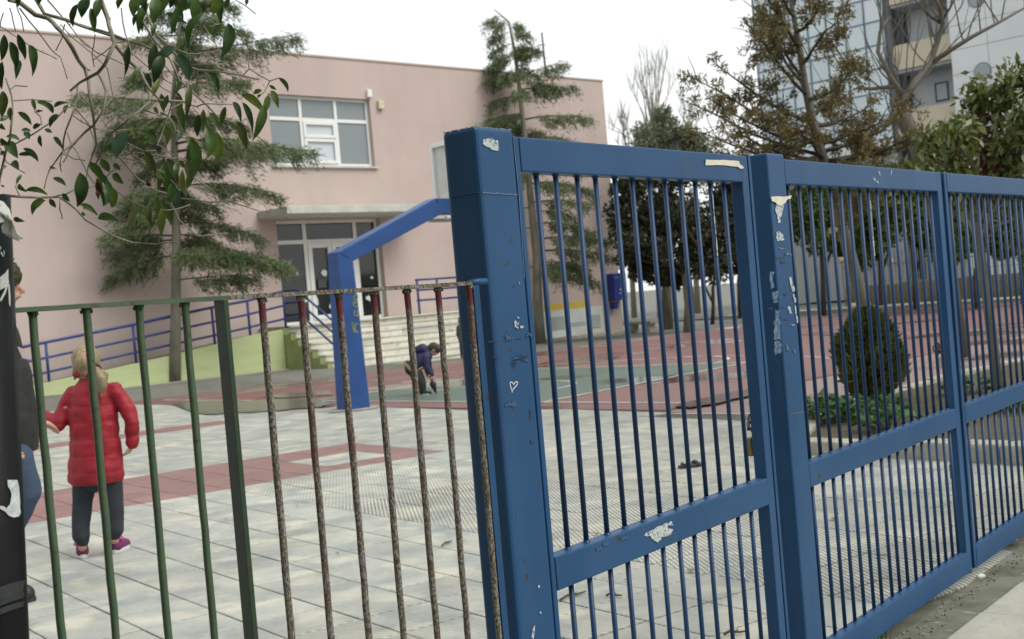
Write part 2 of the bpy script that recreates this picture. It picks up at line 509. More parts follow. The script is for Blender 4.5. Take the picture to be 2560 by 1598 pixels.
# street side: stained concrete strip under the gates, then pavement slabs
strip_mat = simple('mossy_concrete', (.17, .17, .135), (.08, .088, .058), rough=.85, scale=5, kind='World', bs_=40, bstr=.5, bdist=.01, c3=(.26, .25, .21), s3=14)
slab_mat = simple('pavement_slab', (.38, .375, .325), (.29, .29, .25), rough=.8, scale=4, kind='World', bs_=60, bstr=.2, c3=(.22, .22, .18), s3=50)
sw = [G(2370, 1598), G(2560, 1450)]
SD = (sw[1] - sw[0]).normalized(); SNn = Vector((SD.y, -SD.x, 0))
strip = MB().poly_prism([p + Z * .003 for p in (GP(-9.5, .0, 0), sw[0] - SD * 9, sw[1] + SD * 6, GP(7.5, .0, 0))], (0, 0, -.08)).build('gate_threshold', strip_mat)
tag(strip, kind='structure')
walk = MB().poly_prism([p - Z * .01 for p in (sw[0] - SD * 9 , sw[0] - SD * 9 + SNn * 4, sw[1] + SD * 6 + SNn * 4, sw[1] + SD * 6)], (0, 0, -.07)).build('sidewalk', joint_dirt)
tag(walk, kind='structure')
joint0 = (G(2460, 1536) - sw[0]).dot(SD)
slab_me = None
sl = .5
slab_mb = MB().box((0.004, .004, -.05), (sl - .008, 0, 0), (0, sl - .008, 0), (0, 0, .058))
slab_o = slab_mb.build('slab', slab_mat, bevel=.006)
sm = slab_o.data; bpy.data.objects.remove(slab_o)
for i in range(-6, 9):
    for j in range(0, 5):
        if j > 2 and abs(i) > 5: continue
        o3 = sw[0] + SD * (joint0 + i * sl) + SNn * (j * sl)
        M = Matrix(((SD.x, SNn.x, 0, o3.x), (SD.y, SNn.y, 0, o3.y), (0, 0, 1, (random.random() - .5) * .004), (0, 0, 0, 1)))
        # keep right-handed: slab box is symmetric, flip z winding through a 90 degree turn
        M = Matrix(((SD.x, -SNn.x, 0, o3.x + SNn.x * sl), (SD.y, -SNn.y, 0, o3.y + SNn.y * sl), (0, 0, 1, (random.random() - .5) * .004), (0, 0, 0, 1)))
        link_copy('slab', sm, M, walk)

# planting bed with kerb stones
soil = simple('soil', (.10, .08, .05), (.06, .057, .028), rough=.95, scale=7, kind='World', bs_=30, bstr=.8, bdist=.03)
kerb_mat = simple('kerb_concrete', (.38, .36, .295), (.25, .24, .19), rough=.9, scale=8, kind='World', bs_=40, bstr=.5, bdist=.01)
def S15(x, y): return Vector((x * U, y * U, 0))
bed_pts = [S15(2.3, 10.35), S15(3.1, 12.5), S15(4.9, 14.55), S15(6.95, 16.65), S15(10.5, 20.2), S15(13, 17), S15(7.0, 5.4), S15(5.15, 7.2), S15(3.55, 8.95)]
mb = MB(); cen = S15(6.6, 12)
ringn = []
for i, p in enumerate(bed_pts):
    q = bed_pts[(i + 1) % len(bed_pts)]
    for k in range(6): ringn.append(p.lerp(q, k / 6))
allv = []
for L_ in range(7):
    t = L_ / 7
    for p in ringn:
        w = p.lerp(cen, t)
        allv.append((w.x, w.y, .06 + (.06 * math.sin(t * 2.5)) + mnoise.noise((w.x * 2.1, w.y * 2.1, 3)) * .035))
allv.append((cen.x, cen.y, .16)); n_ = len(ringn)
fs = [(l * n_ + i, l * n_ + (i + 1) % n_, (l + 1) * n_ + (i + 1) % n_, (l + 1) * n_ + i) for l in range(6) for i in range(n_)]
fs += [(6 * n_ + i, 6 * n_ + (i + 1) % n_, 7 * n_) for i in range(n_)]
fs = [tuple(reversed(f)) for f in fs]
bed = tag(mb.add(allv, fs).build('planting_bed', soil, smooth=True), kind='structure')
def kerb_run(a, b, w, h, ln_=.55, z0=-.03):
    d = (b - a); L_ = d.length; d = d.normalized(); s = Vector((-d.y, d.x, 0)); k = max(1, round(L_ / ln_)); st = L_ / k
    for i in range(k):
        o = a + d * (i * st + .006) - s * w / 2 + Z * (z0 + random.uniform(-.01, .01))
        m = MB().box(o + s * random.uniform(-.012, .012), d * (st - .012), s * w, Z * (h - z0 + random.uniform(-.012, .012)))
        m.build('kerb_stone', kerb_mat, bed, bevel=.02)
kerb_run(bed_pts[0], bed_pts[8], .2, .11); kerb_run(bed_pts[8], bed_pts[7], .22, .11); kerb_run(bed_pts[7], bed_pts[6], .22, .14)
kerb_run(bed_pts[0], bed_pts[1], .16, .1); kerb_run(bed_pts[1], bed_pts[2], .14, .09); kerb_run(bed_pts[2], bed_pts[3], .12, .1); kerb_run(bed_pts[3], bed_pts[4], .12, .1)
off = Vector((-.55, -.55, 0)) * .45
kerb_run(bed_pts[8] + off * .8 + S15(.25, -.28), bed_pts[7] + off, .22, .08, .8); kerb_run(bed_pts[7] + off, bed_pts[6] + off, .22, .08, .8)

# ------------------------------------------------------------------ school building
school = empty('school_building', F(0, 0, 0), 'pink rendered two storey school with flat roof, white entrance and upper window', 'school')
Wx = lambda s: E2 * (s * U)
SR, SL, ST = .12, -34.0, 8.92
# front wall with openings (window, door), built as slabs round the openings
win = (-13.68, -10.19, 5.78, 7.78); dor = (-13.78, -10.19, 1.3, 4.24)
def wall_piece(mb, s0, s1, z0, z1, d0=0.0, th=.3):
    mb.box(F(s0, d0, z0), E2 * ((s1 - s0) * U), -N2 * (th * U), Z * ((z1 - z0) * U))
mb = MB()
for s0, s1, z0, z1 in ((SL, dor[0], -.3, ST), (dor[1], SR, -.3, ST), (dor[0], dor[1], -.3, dor[2]), (dor[0], dor[1], dor[3], win[2]), (dor[0], win[0], win[2], ST), (win[0], dor[1], win[3], ST)):
    wall_piece(mb, s0, s1, z0, z1)
mb.build('front_wall', pink, school)
mb = MB()
mb.box(F(SL, -.3, -.3), -N2 * (11 * U), E2 * (.3 * U), Z * ((ST + .3) * U)); mb.box(F(SR, -.3, -.3), -N2 * (11 * U), -E2 * (.3 * U), Z * ((ST + .3) * U))
mb.box(F(SL, -11.3, -.3), E2 * ((SR - SL) * U), N2 * (.29 * U), Z * ((ST + .3) * U))
mb.build('side_wall', pink, school)
box_part('roof', F(SL + .3, -.3, ST - .4), E2 * ((SR - SL - .6) * U), -N2 * (10.7 * U), Z * (.2 * U), concrete_white, school)
# dim interior behind the openings
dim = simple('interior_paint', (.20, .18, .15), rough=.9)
box_part('interior_wall', F(-18, -5, -.2), E2 * (12 * U), -N2 * .1, Z * (8.2 * U), dim, school)
# coping line
box_part('coping', F(SL, .03, ST), E2 * ((SR - SL + .03) * U), -N2 * (.36 * U), Z * (.05 * U), pink, school)

def opening(name, s0, s1, z0, z1, rec, vert, panes, fw=.085, gl_default=glass_grey, handle=None):
    """white frame set back rec in the wall; panes = (s0,s1,z0,z1,glass,sash)"""
    fr = MB()
    d = -rec
    def bar(a0, a1, b0, b1, th=.09, dd=0.0):
        fr.box(F(a0, d + dd, b0), E2 * ((a1 - a0) * U), -N2 * (th * U), Z * ((b1 - b0) * U))
    bar(s0, s0 + fw, z0, z1); bar(s1 - fw, s1, z0, z1); bar(s0 + fw, s1 - fw, z0, z0 + fw); bar(s0 + fw, s1 - fw, z1 - fw, z1)
    for b in vert: bar(*b)
    o = fr.build('%s_frame' % name, white_frame, school, bevel=.006)
    for (a0, a1, b0, b1, g, sash) in panes:
        if sash:
            sm_ = MB()
            for (c0, c1, e0, e1) in ((a0, a0 + sash, b0, b1), (a1 - sash, a1, b0, b1), (a0 + sash, a1 - sash, b0, b0 + sash), (a0 + sash, a1 - sash, b1 - sash, b1)):
                sm_.box(F(c0, d + .03, e0), E2 * ((c1 - c0) * U), -N2 * (.08 * U), Z * ((e1 - e0) * U))
            so = sm_.build('sash' if name == 'window' else 'door_leaf', white_frame, o, bevel=.005)
            a0 += sash; a1 -= sash; b0 += sash; b1 -= sash
        box_part('pane', F(a0 - .01, d - .035, b0 - .01), E2 * ((a1 - a0 + .02) * U), -N2 * (.02 * U), Z * ((b1 - b0 + .02) * U), g, o)
    return o
m1, m2, tr = -12.57, -11.36, 7.12
opening('window', win[0], win[1], win[2], win[3], .14,
        [(m1 - .05, m1 + .05, win[2] + .085, win[3] - .085), (m2 - .05, m2 + .05, win[2] + .085, win[3] - .085), (win[0] + .085, m1 - .05, tr - .05, tr + .05), (m1 + .05, m2 - .05, tr - .05, tr + .05), (m2 + .05, win[1] - .085, tr - .05, tr + .05)],
        [(win[0] + .085, m1 - .05, tr + .05, win[3] - .085, glass_grey, 0), (m1 + .05, m2 - .05, tr + .05, win[3] - .085, glass_grey, 0), (m2 + .05, win[1] - .085, tr + .05, win[3] - .085, glass_grey, 0),
         (win[0] + .085, m1 - .05, win[2] + .085, tr - .05, glass_grey, 0), (m2 + .05, win[1] - .085, win[2] + .085, tr - .05, glass_grey, 0),
         (m1 + .05, m2 - .05, 6.6, tr - .05, glass_pale, .09), (m1 + .05, m2 - .05, win[2] + .085, 6.58, glass_pale, .09)])
box_part('window_sill', F(win[0] - .08, .09, win[2] - .06), E2 * ((win[1] - win[0] + .16) * U), -N2 * (.23 * U), Z * (.055 * U), concrete_white, school)
v1, v2 = -12.75, -11.0; dz = 3.63; mid = (v1 + v2) / 2
door = opening('door', dor[0], dor[1], dor[2], dor[3], .2,
        [(v1 - .06, v1 + .06, dor[2] + .085, dor[3] - .085), (v2 - .06, v2 + .06, dor[2] + .085, dor[3] - .085), (dor[0] + .085, v1 - .06, dz - .05, dz + .06), (v1 + .06, v2 - .06, dz - .05, dz + .06), (v2 + .06, dor[1] - .085, dz - .05, dz + .06)],
        [(dor[0] + .085, v1 - .06, dz + .06, dor[3] - .085, glass_dark, 0), (v1 + .06, v2 - .06, dz + .06, dor[3] - .085, glass_dark, 0), (v2 + .06, dor[1] - .085, dz + .06, dor[3] - .085, glass_dark, 0),
         (dor[0] + .085, v1 - .06, dor[2] + .12, dz - .05, glass_dark, 0), (v2 + .06, dor[1] - .085, dor[2] + .12, dz - .05, glass_dark, 0),
         (v1 + .06, mid - .01, dor[2] + .09, dz - .05, glass_dark, .13), (mid + .01, v2 - .06, dor[2] + .09, dz - .05, glass_dark, .13)])
hnd = MB().box(F(mid - .1, -.1, 2.25), E2 * .035, N2 * .05, Z * .16); hnd.box(F(mid - .1, -.05, 2.36), E2 * -.1, N2 * .02, Z * .02)
hnd.build('door_handle', simple('steel', (.5, .5, .5), rough=.3, metal=1), door)
sticker = simple('sticker_white', (.55, .66, .64), rough=.6)
for s, z, w, h in ((-12.98, 2.0, .2, .1), (-12.2, 2.72, .11, .1), (-11.98, 1.72, .15, .14), (-12.55, 1.9, .07, .14), (-13.1, 2.75, .05, .06), (-10.62, 1.9, .16, .1), (-10.5, 2.5, .06, .05), (-12.3, 2.42, .2, .18)):
    c = F(s, -.228 if s < v1 or s > v2 else -.2005, z)
    m_ = sticker if not (s == -12.3) else simple('notice_paper', (.07, .075, .07), rough=.6)
    ring = blob_ring(c, E2 * w * .8, Z * h * .8, 14, .3, int(s * 100) + int(z * 10)) if s != -12.3 else [c + E2 * a * w * .6 + Z * b * h * .6 for a, b in ((-1, -1), (1, -1), (1, 1), (-1, 1))]
    MB().poly_prism(ring, N2 * .003).build('window_sticker', m_, door)
# canopy
can = MB().box(F(-14.35, 0, 4.28), E2 * (5.1 * U), N2 * (1.5 * U), Z * (.2 * U))
can.build('canopy', concrete_white, school, bevel=.01)
box_part('alarm_siren', F(-10.3, .0, 7.83), E2 * .14, N2 * .09, Z * .2, white_frame, school, bevel=.012)
box_part('lamp_box', F(-9.93, .0, 7.5), E2 * .17, N2 * .1, Z * .22, simple('cream_plastic', (.55, .52, .36), rough=.5), school, bevel=.012)
# painted plinth with yellow band near the corner
plinth_mat = simple('plinth_white', (.60, .63, .60), (.46, .50, .49), rough=.7, scale=1.2, kind='World')
patch_mat = simple('paint_over_grey', (.33, .37, .36), (.27, .31, .30), rough=.7, scale=2, kind='World')
yellow = simple('yellow_paint', (.55, .40, .05), (.48, .36, .08), rough=.6, scale=5, kind='World')
ps = lambda u, v, d=.05: ((ray(u, v) * ((C0 + N2 * d).dot(N2) / ray(u, v).dot(N2))) - C0).dot(E2)
def fz(u, v, d=.05): return EYE + (ray(u, v) * ((C0 + N2 * d).dot(N2) / ray(u, v).dot(N2))).z
s_a, s_b, s_c = ps(1200, 800), ps(1464, 768), ps(1507, 790)
z_t, z_b = fz(1464, 769), -.02
box_part('plinth', C0 + E2 * s_a + Z * z_b, E2 * (s_b - s_a), N2 * .07, Z * (z_t - z_b), plinth_mat, school)
box_part('plinth', C0 + E2 * (s_b + .003) + Z * z_b, E2 * (s_c - s_b), N2 * .05, Z * (fz(1490, 766) - z_b), simple('plinth_pale', (.50, .55, .53), (.42, .46, .45), rough=.7, scale=1.5, kind='World'), school)
box_part('yellow_band', C0 + E2 * s_a + Z * (z_t + .002), E2 * (ps(1464, 765) - s_a), N2 * .05, Z * .2, yellow, school)
for (u0, v0, u1, v1_) in ((1378, 828, 1414, 790), (1428, 818, 1466, 803), (1480, 820, 1503, 785)):
    a, b = ps(u0, v0, .072), ps(u1, v0, .072); za, zb = fz(u0, v0, .072), fz(u1, v1_, .072)
    box_part('paint_patch', C0 + E2 * a + N2 * .03 + Z * za, E2 * (b - a), N2 * .044, Z * (zb - za), patch_mat, school)
box_part('kerb', F(-5.9, .0, -.05), E2 * (6.6 * U), N2 * (.62 * U), Z * .13, kerb_mat, school, bevel=.02)
# roof mast
mast = empty('roof_mast', F(-3.3, -2, ST), 'thin dark mast on the school roof behind the cedar top', 'mast')
mt = simple('dark_metal', (.06, .06, .06), rough=.5)
pm = W(1367, 200, 36.5); pt = W(1354.5, 82, 36.5)
pm = Vector((pt.x + .02, pt.y, 7.65)); mast.location = pm
tube_part('pole', [pm, Vector((pt.x, pt.y, pt.z))], [.035, .025], mt, mast, 8)
tube_part('crossarm', [Vector((pt.x - .13, pt.y, pt.z - .36)), Vector((pt.x + .08, pt.y, pt.z - .36))], .012, mt, mast, 6)
# blue notice box on the corner
bbx = empty('notice_box', F(-.4, 0, 1.6), 'blue metal notice box hung on the right corner of the pink school', 'notice box')
boxblue = simple('box_blue', (.02, .04, .25), (.015, .03, .17), rough=.5, scale=5, kind='World')
s0, s1 = ps(1521, 720), ps(1552, 720); z0, z1 = fz(1535, 752), fz(1535, 684)
box_part('cabinet', C0 + E2 * s0 + N2 * .004 + Z * z0, E2 * (s1 - s0), N2 * .3, Z * (z1 - z0), boxblue, bbx, bevel=.02)
box_part('lower_box', C0 + E2 * (s0 + .05) + N2 * .004 + Z * fz(1530, 773), E2 * .17, N2 * .2, Z * .2, boxblue, bbx, bevel=.02)
for (a, b, w, h) in ((.28, .40, .14, .05), (.25, .26, .09, .035), (.34, .06, .1, .05), (.12, .84, .25, .03)):
    MB().poly_prism(blob_ring(C0 + E2 * (s0 + a) + N2 * .306 + Z * (z0 + (z1 - z0) * b), E2 * w / 2, Z * h / 2 + E2 * .02, 10, .3, int(a * 100)), N2 * .002).build('paint_mark', simple('mark_white', (.6, .62, .6), rough=.6) if h > .032 else simple('mark_green', (.15, .3, .1), rough=.6), bbx)

# ------------------------------------------------------------------ entrance ramp and stairs
ramp_green = simple('ramp_green', (.45, .51, .27), (.39, .45, .235), rough=.85, scale=1.0, kind='World', bs_=30, bstr=.3, stretch=(1, 1, 5))
olive = simple('stair_flank_green', (.29, .33, .145), (.21, .24, .10), rough=.85, scale=1.5, kind='World', bs_=30, bstr=.3)
DR = 1.5
ramp = empty('access_ramp', F(-18, DR, .2), 'pale green access ramp wall rising along the pink school front', 'ramp')
mb = MB()
tops = [(-27, .02), (-21.3, .50), (-19.66, .66), (-18.05, .84), (-15.76, 1.15), (-14.8, 1.23)]
ring_f = [F(s, DR, z) for s, z in tops] + [F(-14.8, DR, -.1), F(-27, DR, -.1)]
mb.poly_prism(ring_f, -N2 * (.16 * U)); mb.build('side_wall', ramp_green, ramp)
mb = MB()
ring_t = [F(s, DR - .17, z - .08) for s, z in tops] + [F(-14.8, DR - .17, -.1), F(-27, DR - .17, -.1)]
mb.poly_prism(ring_t, -N2 * ((DR - .19) * U)); mb.build('ramp_surface', asphalt, ramp)
mb = MB().box(F(-27, DR, -.1), E2 * (12.1 * U), N2 * (.3 * U), Z * (.3 * U)); mb.build('footing', kerb_mat, ramp, bevel=.02)

stairs = empty('entrance_stairs', F(-11, 2.5, 0), 'white marble stairs leading up to the school entrance', 'stairs')
marble = simple('marble', (.62, .615, .54), (.50, .49, .42), rough=.55, scale=2.2, kind='World', c3=(.34, .27, .17), s3=5)
marble2 = simple('marble_dark', (.36, .37, .34), (.46, .46, .41), rough=.55, scale=2.2, kind='World')
S0, S1, DL, DF, ZL = -14.62, -8.3, 1.5, 3.72, 1.30
NST = 8
mb = MB(); mb.box(F(S0, .0, -.1), E2 * ((S1 - S0) * U), N2 * (DL * U), Z * ((ZL + .06) * U)); mb.build('landing', simple('stair_core', (.4, .39, .34), rough=.8), stairs)
for i in range(NST):
    ztop = ZL - ZL * i / NST
    d0 = DL + (DF - DL) * (i - 1) / (NST - 1) if i else 0.0
    d1 = DL + (DF - DL) * i / (NST - 1)
    x = S0
    while x < S1 - .05:
        w = min(random.uniform(.9, 1.3), S1 - x)
        if S1 - (x + w) < .35: w = S1 - x
        mt_ = marble2 if random.random() < .12 else marble
        mb = MB()
        # tread slab with nosing and the riser slab beneath
        mb.box(F(x + .003, (d0 - .02 if i else .02), ztop - .035), E2 * ((w - .006) * U), N2 * ((d1 - d0 + .05) * U), Z * (.035 * U + (random.random() - .5) * .003))
        mb.box(F(x + .003, d1 - .05, ztop - ZL / NST + .002), E2 * ((w - .006) * U), N2 * (.05 * U), Z * ((ZL / NST - .039) * U))
        mb.build('step_slab', mt_, stairs)
        x += w
flank = [F(S0 - .003, DL - .4, -.1), F(S0 - .003, DF + .05, -.1)]
for i in range(NST - 1, -1, -1):
    zt = ZL - ZL * i / NST - .05; d1 = DL + (DF - DL) * i / (NST - 1)
    flank.append(F(S0 - .003, d1, zt))
    if i: flank.append(F(S0 - .003, d1, zt + ZL / NST)) if False else None
    if i: flank.append(F(S0 - .003, DL + (DF - DL) * i / (NST - 1) - .005, zt))
    if i: flank.append(F(S0 - .003, DL + (DF - DL) * (i - 1) / (NST - 1), zt)) 
flank.append(F(S0 - .003, DL - .4, ZL - .05))
MB().poly_prism([p for p in flank if p is not None], -E2 * (.16 * U)).build('flank_wall', olive, stairs)

# railings
railblue = simple('rail_blue', (.022, .042, .19), (.018, .034, .14), rough=.45, scale=4, kind='World')
def dcut(u, v, d):
    r = ray(u, v); t = (C0 + N2 * (d * U)).dot(N2) / r.dot(N2)
    return Vector((0, 0, EYE)) + r * t
rail = empty('ramp_railing', F(-17, 1.42, .8), 'blue three bar handrail climbing the green ramp', 'railing')
dr = 1.42
posts = [((114, 856), (126, 955)), ((332, 812), (344, 905)), ((529, 769), (537, 863)), ((618, 752), (627, 841)), ((707, 729), (713, 821))]
P_t = [dcut(*a, dr) for a, b in posts]; P_b = [dcut(*b, dr) for a, b in posts]
P_b = [Vector((t.x, t.y, b.z - .05)) for t, b in zip(P_t, P_b)]
ext_t = P_t[0] + (P_t[0] - P_t[1]) * 1.3; ext_b = P_b[0] + (P_b[0] - P_b[1]) * 1.3
for t, b in zip([ext_t] + P_t, [ext_b] + P_b):
    tube_part('post', [b, t], .03, railblue, rail, 8)
for k in (0, .36, .7):
    tube_part('rail', [t.lerp(b, k) for t, b in zip([ext_t] + P_t, [ext_b] + P_b)], .026 if k else .032, railblue, rail, 8)
srail = empty('stair_railing', F(S0 + .1, 2.5, .8), 'blue handrail sloping down the left side of the marble stairs', 'railing')
a0 = P_t[-1] + E2 * .03; hgt = (P_t[-1].z - P_b[-1].z) - .05
sa = F(S0 + .15, 1.45, 0); sb = F(S0 + .15, 1.85, 0); se = F(S0 + .15, 3.45, 0)
za = P_t[-1].z; ze = .28 * U + .88
for k in (0, .28, .56):
    tube_part('rail', [Vector((a0.x, a0.y, za - k)), Vector((sb.x, sb.y, za - k)), Vector((se.x, se.y, ze - k))], .027, railblue, srail, 8)
tube_part('post', [Vector((se.x, se.y, .2)), Vector((se.x, se.y, ze + .02))], .032, railblue, srail, 8)
tube_part('post', [Vector((sb.x, sb.y, ZL * U)), Vector((sb.x, sb.y, za))], .022, railblue, srail, 8)
lrail = empty('landing_railing', F(-8.4, 1.2, 1.3), 'level blue railing on the landing right of the school entrance', 'railing')
for s in (-9.95, -9.2, -8.4):
    tube_part('post', [F(s, 1.2, 1.3), F(s, 1.2, 2.3)], .03, railblue, lrail, 8)
for z in (2.3, 2.0, 1.7):
    tube_part('rail', [F(-10.0, 1.2, z), F(-8.35, 1.2, z)], .027, railblue, lrail, 8)

# ------------------------------------------------------------------ basketball goal
goal = empty('basketball_goal', G(886, 1022), 'tall blue cranked basketball post with white backboard and yellow graffiti', 'basketball goal')
hoopblue = simple('goal_blue', (.014, .066, .225), (.012, .052, .18), rough=.4, scale=3, kind='World')
gb = G(884, 1024); gb.z = 0
ga = E2; gp = N2
def solve_along(P, d, u, z):
    """t so that P + d*t at height z is seen at column u"""
    lo, hi = -3.0, 8.0
    def f(t):
        q = P + d * t; q = Vector((q.x, q.y, z)) - Vector((0, 0, EYE))
        return 1280 + FPX * q.dot(CX) / q.dot(CZ) - u
    for _ in range(60):
        m = (lo + hi) / 2
        if f(m) < 0: lo = m
        else: hi = m
    return (lo + hi) / 2
def zat(P, u, v):
    r = ray(u, v); t = math.hypot(P.x, P.y) / math.hypot(r.x, r.y); return EYE + t * r.z
ztop = zat(gb, 850, 632); zel = zat(gb, 905, 660)
hw0, hw1 = .165, .125
def sect(c, h): return [c + ga * (-h) + gp * (-h), c + ga * h + gp * (-h), c + ga * h + gp * h, c + ga * (-h) + gp * h]
r0 = sect(gb, hw0); r1 = sect(Vector((gb.x, gb.y, ztop)), hw1)
# mitred elbow: inner side lower
r1[1].z = r1[2].z = ztop - .13
MB().add(r0 + r1, [(3, 2, 1, 0), (4, 5, 6, 7), (0, 1, 5, 4), (1, 2, 6, 5), (2, 3, 7, 6), (3, 0, 4, 7)]).build('post', hoopblue, goal, bevel=.012)
ztip = zat(gb, 1062, 497); t1 = solve_along(gb, ga, 1083, ztip + .02)
ztip2 = ztop + (ztip - ztop) * 1.0
P1 = Vector((gb.x, gb.y, 0)) + ga * t1
dep_fac = (P1.y / gb.y)
ztip = EYE + (zat(P1, 1083, 497) - EYE)
a_ = [r1[0].copy(), r1[1].copy(), r1[2].copy(), r1[3].copy()]
h2 = .105
b_ = [P1 - ga * .03 + gp * (-h2) + Z * ztip, P1 + ga * .05 + gp * (-h2) + Z * (ztip - .24), P1 + ga * .05 + gp * h2 + Z * (ztip - .24), P1 - ga * .03 + gp * h2 + Z * ztip]
MB().add(a_ + b_, [(3, 2, 1, 0), (4, 5, 6, 7), (0, 1, 5, 4), (1, 2, 6, 5), (2, 3, 7, 6), (3, 0, 4, 7)]).build('arm', hoopblue, goal, bevel=.012)
P2 = P1 + ga * .55
MB().box(P1 + gp * (-h2) + Z * (ztip - .235), ga * .55, gp * (2 * h2), Z * .23).build('arm_end', hoopblue, goal, bevel=.01)
bw, bh = 1.18, .95
tb = solve_along(gb, ga, 1083, ztip + .1)
bc = P2 + Z * (ztip - .06)
boardm = simple('backboard_white', (.62, .63, .60), (.5, .51, .48), rough=.6, scale=4, kind='World')
bb = MB().box(bc + gp * (-bw / 2) + ga * .0, gp * bw, ga * .03, Z * bh).build('backboard', boardm, goal)
fr = MB()
for (q0, z0, q1, z1) in ((-bw / 2, 0, -bw / 2 + .06, bh), (bw / 2 - .06, 0, bw / 2, bh), (-bw / 2 + .06, 0, bw / 2 - .06, .06), (-bw / 2 + .06, bh - .06, bw / 2 - .06, bh)):
    fr.box(bc + gp * q0 - ga * .05 + Z * z0, gp * (q1 - q0), ga * .048, Z * (z1 - z0))
fr.build('board_frame', white_frame, bb, bevel=.004)
brm = simple('light_grey_metal', (.45, .46, .43), rough=.5)
hb = MB().tube([P2 - ga * .5 + gp * (-.2) + Z * (ztip - .3), P2 + gp * (-.2) + Z * (ztip - .3)], .03, 8)
hb.tube([P2 - ga * .5 + gp * .2 + Z * (ztip - .3), P2 + gp * .2 + Z * (ztip - .3)], .03, 8); hb.build('brace', brm, goal)
rm = simple('rim_orange', (.5, .12, .03), rough=.5)
MB().tube([P2 + ga * (.28 + .23 * math.cos(a)) + gp * (.23 * math.sin(a)) + Z * (ztip + .02) for a in [2 * math.pi * i / 24 for i in range(25)]], .009, 6, cap=False).build('rim', rm, goal, smooth=True)
# graffiti strokes on the visible face of the post (the face towards the street, normal +N2)
graf = simple('graffiti_yellow', (.19, .23, .06), (.08, .13, .09), rough=.6, scale=9, kind='World')
def on_post(u, v):
    r = ray(u, v); o = gb + gp * .15
    for it in range(6):
        t = o.dot(gp) / r.dot(gp); p = r * t; z = EYE + p.z
        h = hw0 + (hw1 - hw0) * z / ztop; o = gb + gp * (h + .004)
    return Vector((p.x, p.y, z))
S_ = lambda x, y: (650 + x / 3.36, 550 + y / 3.36)
strokes = [[(795, 575), (805, 610), (822, 655)], [(812, 590), (795, 640), (780, 660)], [(820, 665), (795, 672), (782, 700), (792, 725), (815, 730)], [(785, 698), (812, 696)],
           [(796, 755), (792, 800), (815, 808), (824, 800)], [(820, 750), (820, 800), (826, 812)], [(765, 870), (785, 862), (783, 885), (772, 892), (788, 905), (785, 930), (795, 945)],
           [(822, 868), (800, 880), (798, 920), (812, 945), (828, 940)], [(838, 872), (840, 882)]]
for st in strokes:
    ribbon([on_post(*S_(x, y)) for x, y in st], .022, gp).build('graffiti_stroke', graf, goal)
MB().poly_prism(blob_ring(gb + Z * .006, E2 * .36, N2 * .36, 14, .12, 3), Z * .012).build('footing', kerb_mat, goal)

# ------------------------------------------------------------------ blue gates
def gate_paint():
    m, nt, bs = new_mat('gate_blue')
    co = coords(nt, 'World')
    col = mix(nt, noise_fac(nt, co, 3.0, lo=.35, hi=.65), (.016, .064, .155), (.022, .077, .176))
    col = mix(nt, math_n(nt, 'MULTIPLY', noise_fac(nt, co, 2.2, lo=.5, hi=.8, stretch=(3, 3, .35)), .35), col, (.045, .10, .19))
    col = mix(nt, noise_fac(nt, co, 26, lo=.70, hi=.73, detail=2), col, (.05, .045, .04))
    col = mix(nt, math_n(nt, 'MULTIPLY', noise_fac(nt, co, 9, lo=.55, hi=.8, detail=7, stretch=(1, 1, .25)), .5), col, (.03, .055, .10))
    setc(nt, bs, col)
    bs.inputs['Roughness'].default_value = .40
    bs.inputs['Specular IOR Level'].default_value = .22
    bump(nt, bs, noise_fac(nt, co, 130, lo=0, hi=1, detail=3), .12, .002)
    MATS['gate_blue'] = m
    return m
gblue = gate_paint()
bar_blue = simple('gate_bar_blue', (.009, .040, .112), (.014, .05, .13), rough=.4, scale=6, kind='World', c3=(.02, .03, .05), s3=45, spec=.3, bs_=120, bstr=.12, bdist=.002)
chip = simple('bare_primer', (.46, .49, .47), (.10, .16, .24), rough=.6, scale=95, kind='World', lo=.52, hi=.58)
tape = simple('masking_tape', (.66, .64, .54), (.58, .55, .44), rough=.7, scale=40, kind='World')
scuff = simple('scuffed_paint', (.16, .20, .23), (.035, .085, .17), rough=.6, scale=110, kind='World', lo=.42, hi=.52)
blackmark = simple('black_marker', (.012, .022, .045), (.022, .07, .17), rough=.5, scale=140, kind='World', lo=.45, hi=.62)
lime_line = simple('weld_bead', (.20, .27, .34), rough=.5)
def gs(u, v, d=0.0): return gate_s(u, v, d)[0]
def gz(u, v, d=0.0): return gate_s(u, v, d)[1]
def on_gate(u, v, d=.0015):
    s, z = gate_s(u, v, d); return GP(s, d, z)
def chip_part(pts, mat, parent, name='paint_chip', d=.0012, th=.0006):
    ring = [on_gate(u, v, d) for u, v in pts]
    return MB().poly_prism(ring, NG * th).build(name, mat, parent)
def jag_strip(pts, seed=0, j=1.6, n=5):
    """photo polygon with ragged edges"""
    rr = random.Random(seed); out = []
    for i, (a, b) in enumerate(pts):
        c, d = pts[(i + 1) % len(pts)]
        for k in range(n):
            t = k / n; out.append((a + (c - a) * t + rr.uniform(-j, j), b + (d - b) * t + rr.uniform(-j, j)))
    return out

GT = gz(1500, 358.8)            # top of the gates
TR = .091 * U                   # depth of the rails
MZ1, MZ0 = .820 * U, .730 * U   # middle rail
BZ1, BZ0 = gz(2441.7, 1365.8), .05 * U
PT = gz(1187, 309)
BARR = .0067
p1s0, p1s1 = gs(1187, 309), gs(1283, 316)
post1 = empty('gate_post', GP((p1s0 + p1s1) / 2, -.05, 0), 'nearest thick blue steel gate post, with scratched heart and pale paint chip', 'gate post', 'blue gate posts')
PD = .112 * U
MB().box(GP(p1s0, 0, -.1), EG * (p1s1 - p1s0), -NG * PD, Z * (PT + .1 - .004)).build('shaft', gblue, post1, bevel=.014, seg=4)
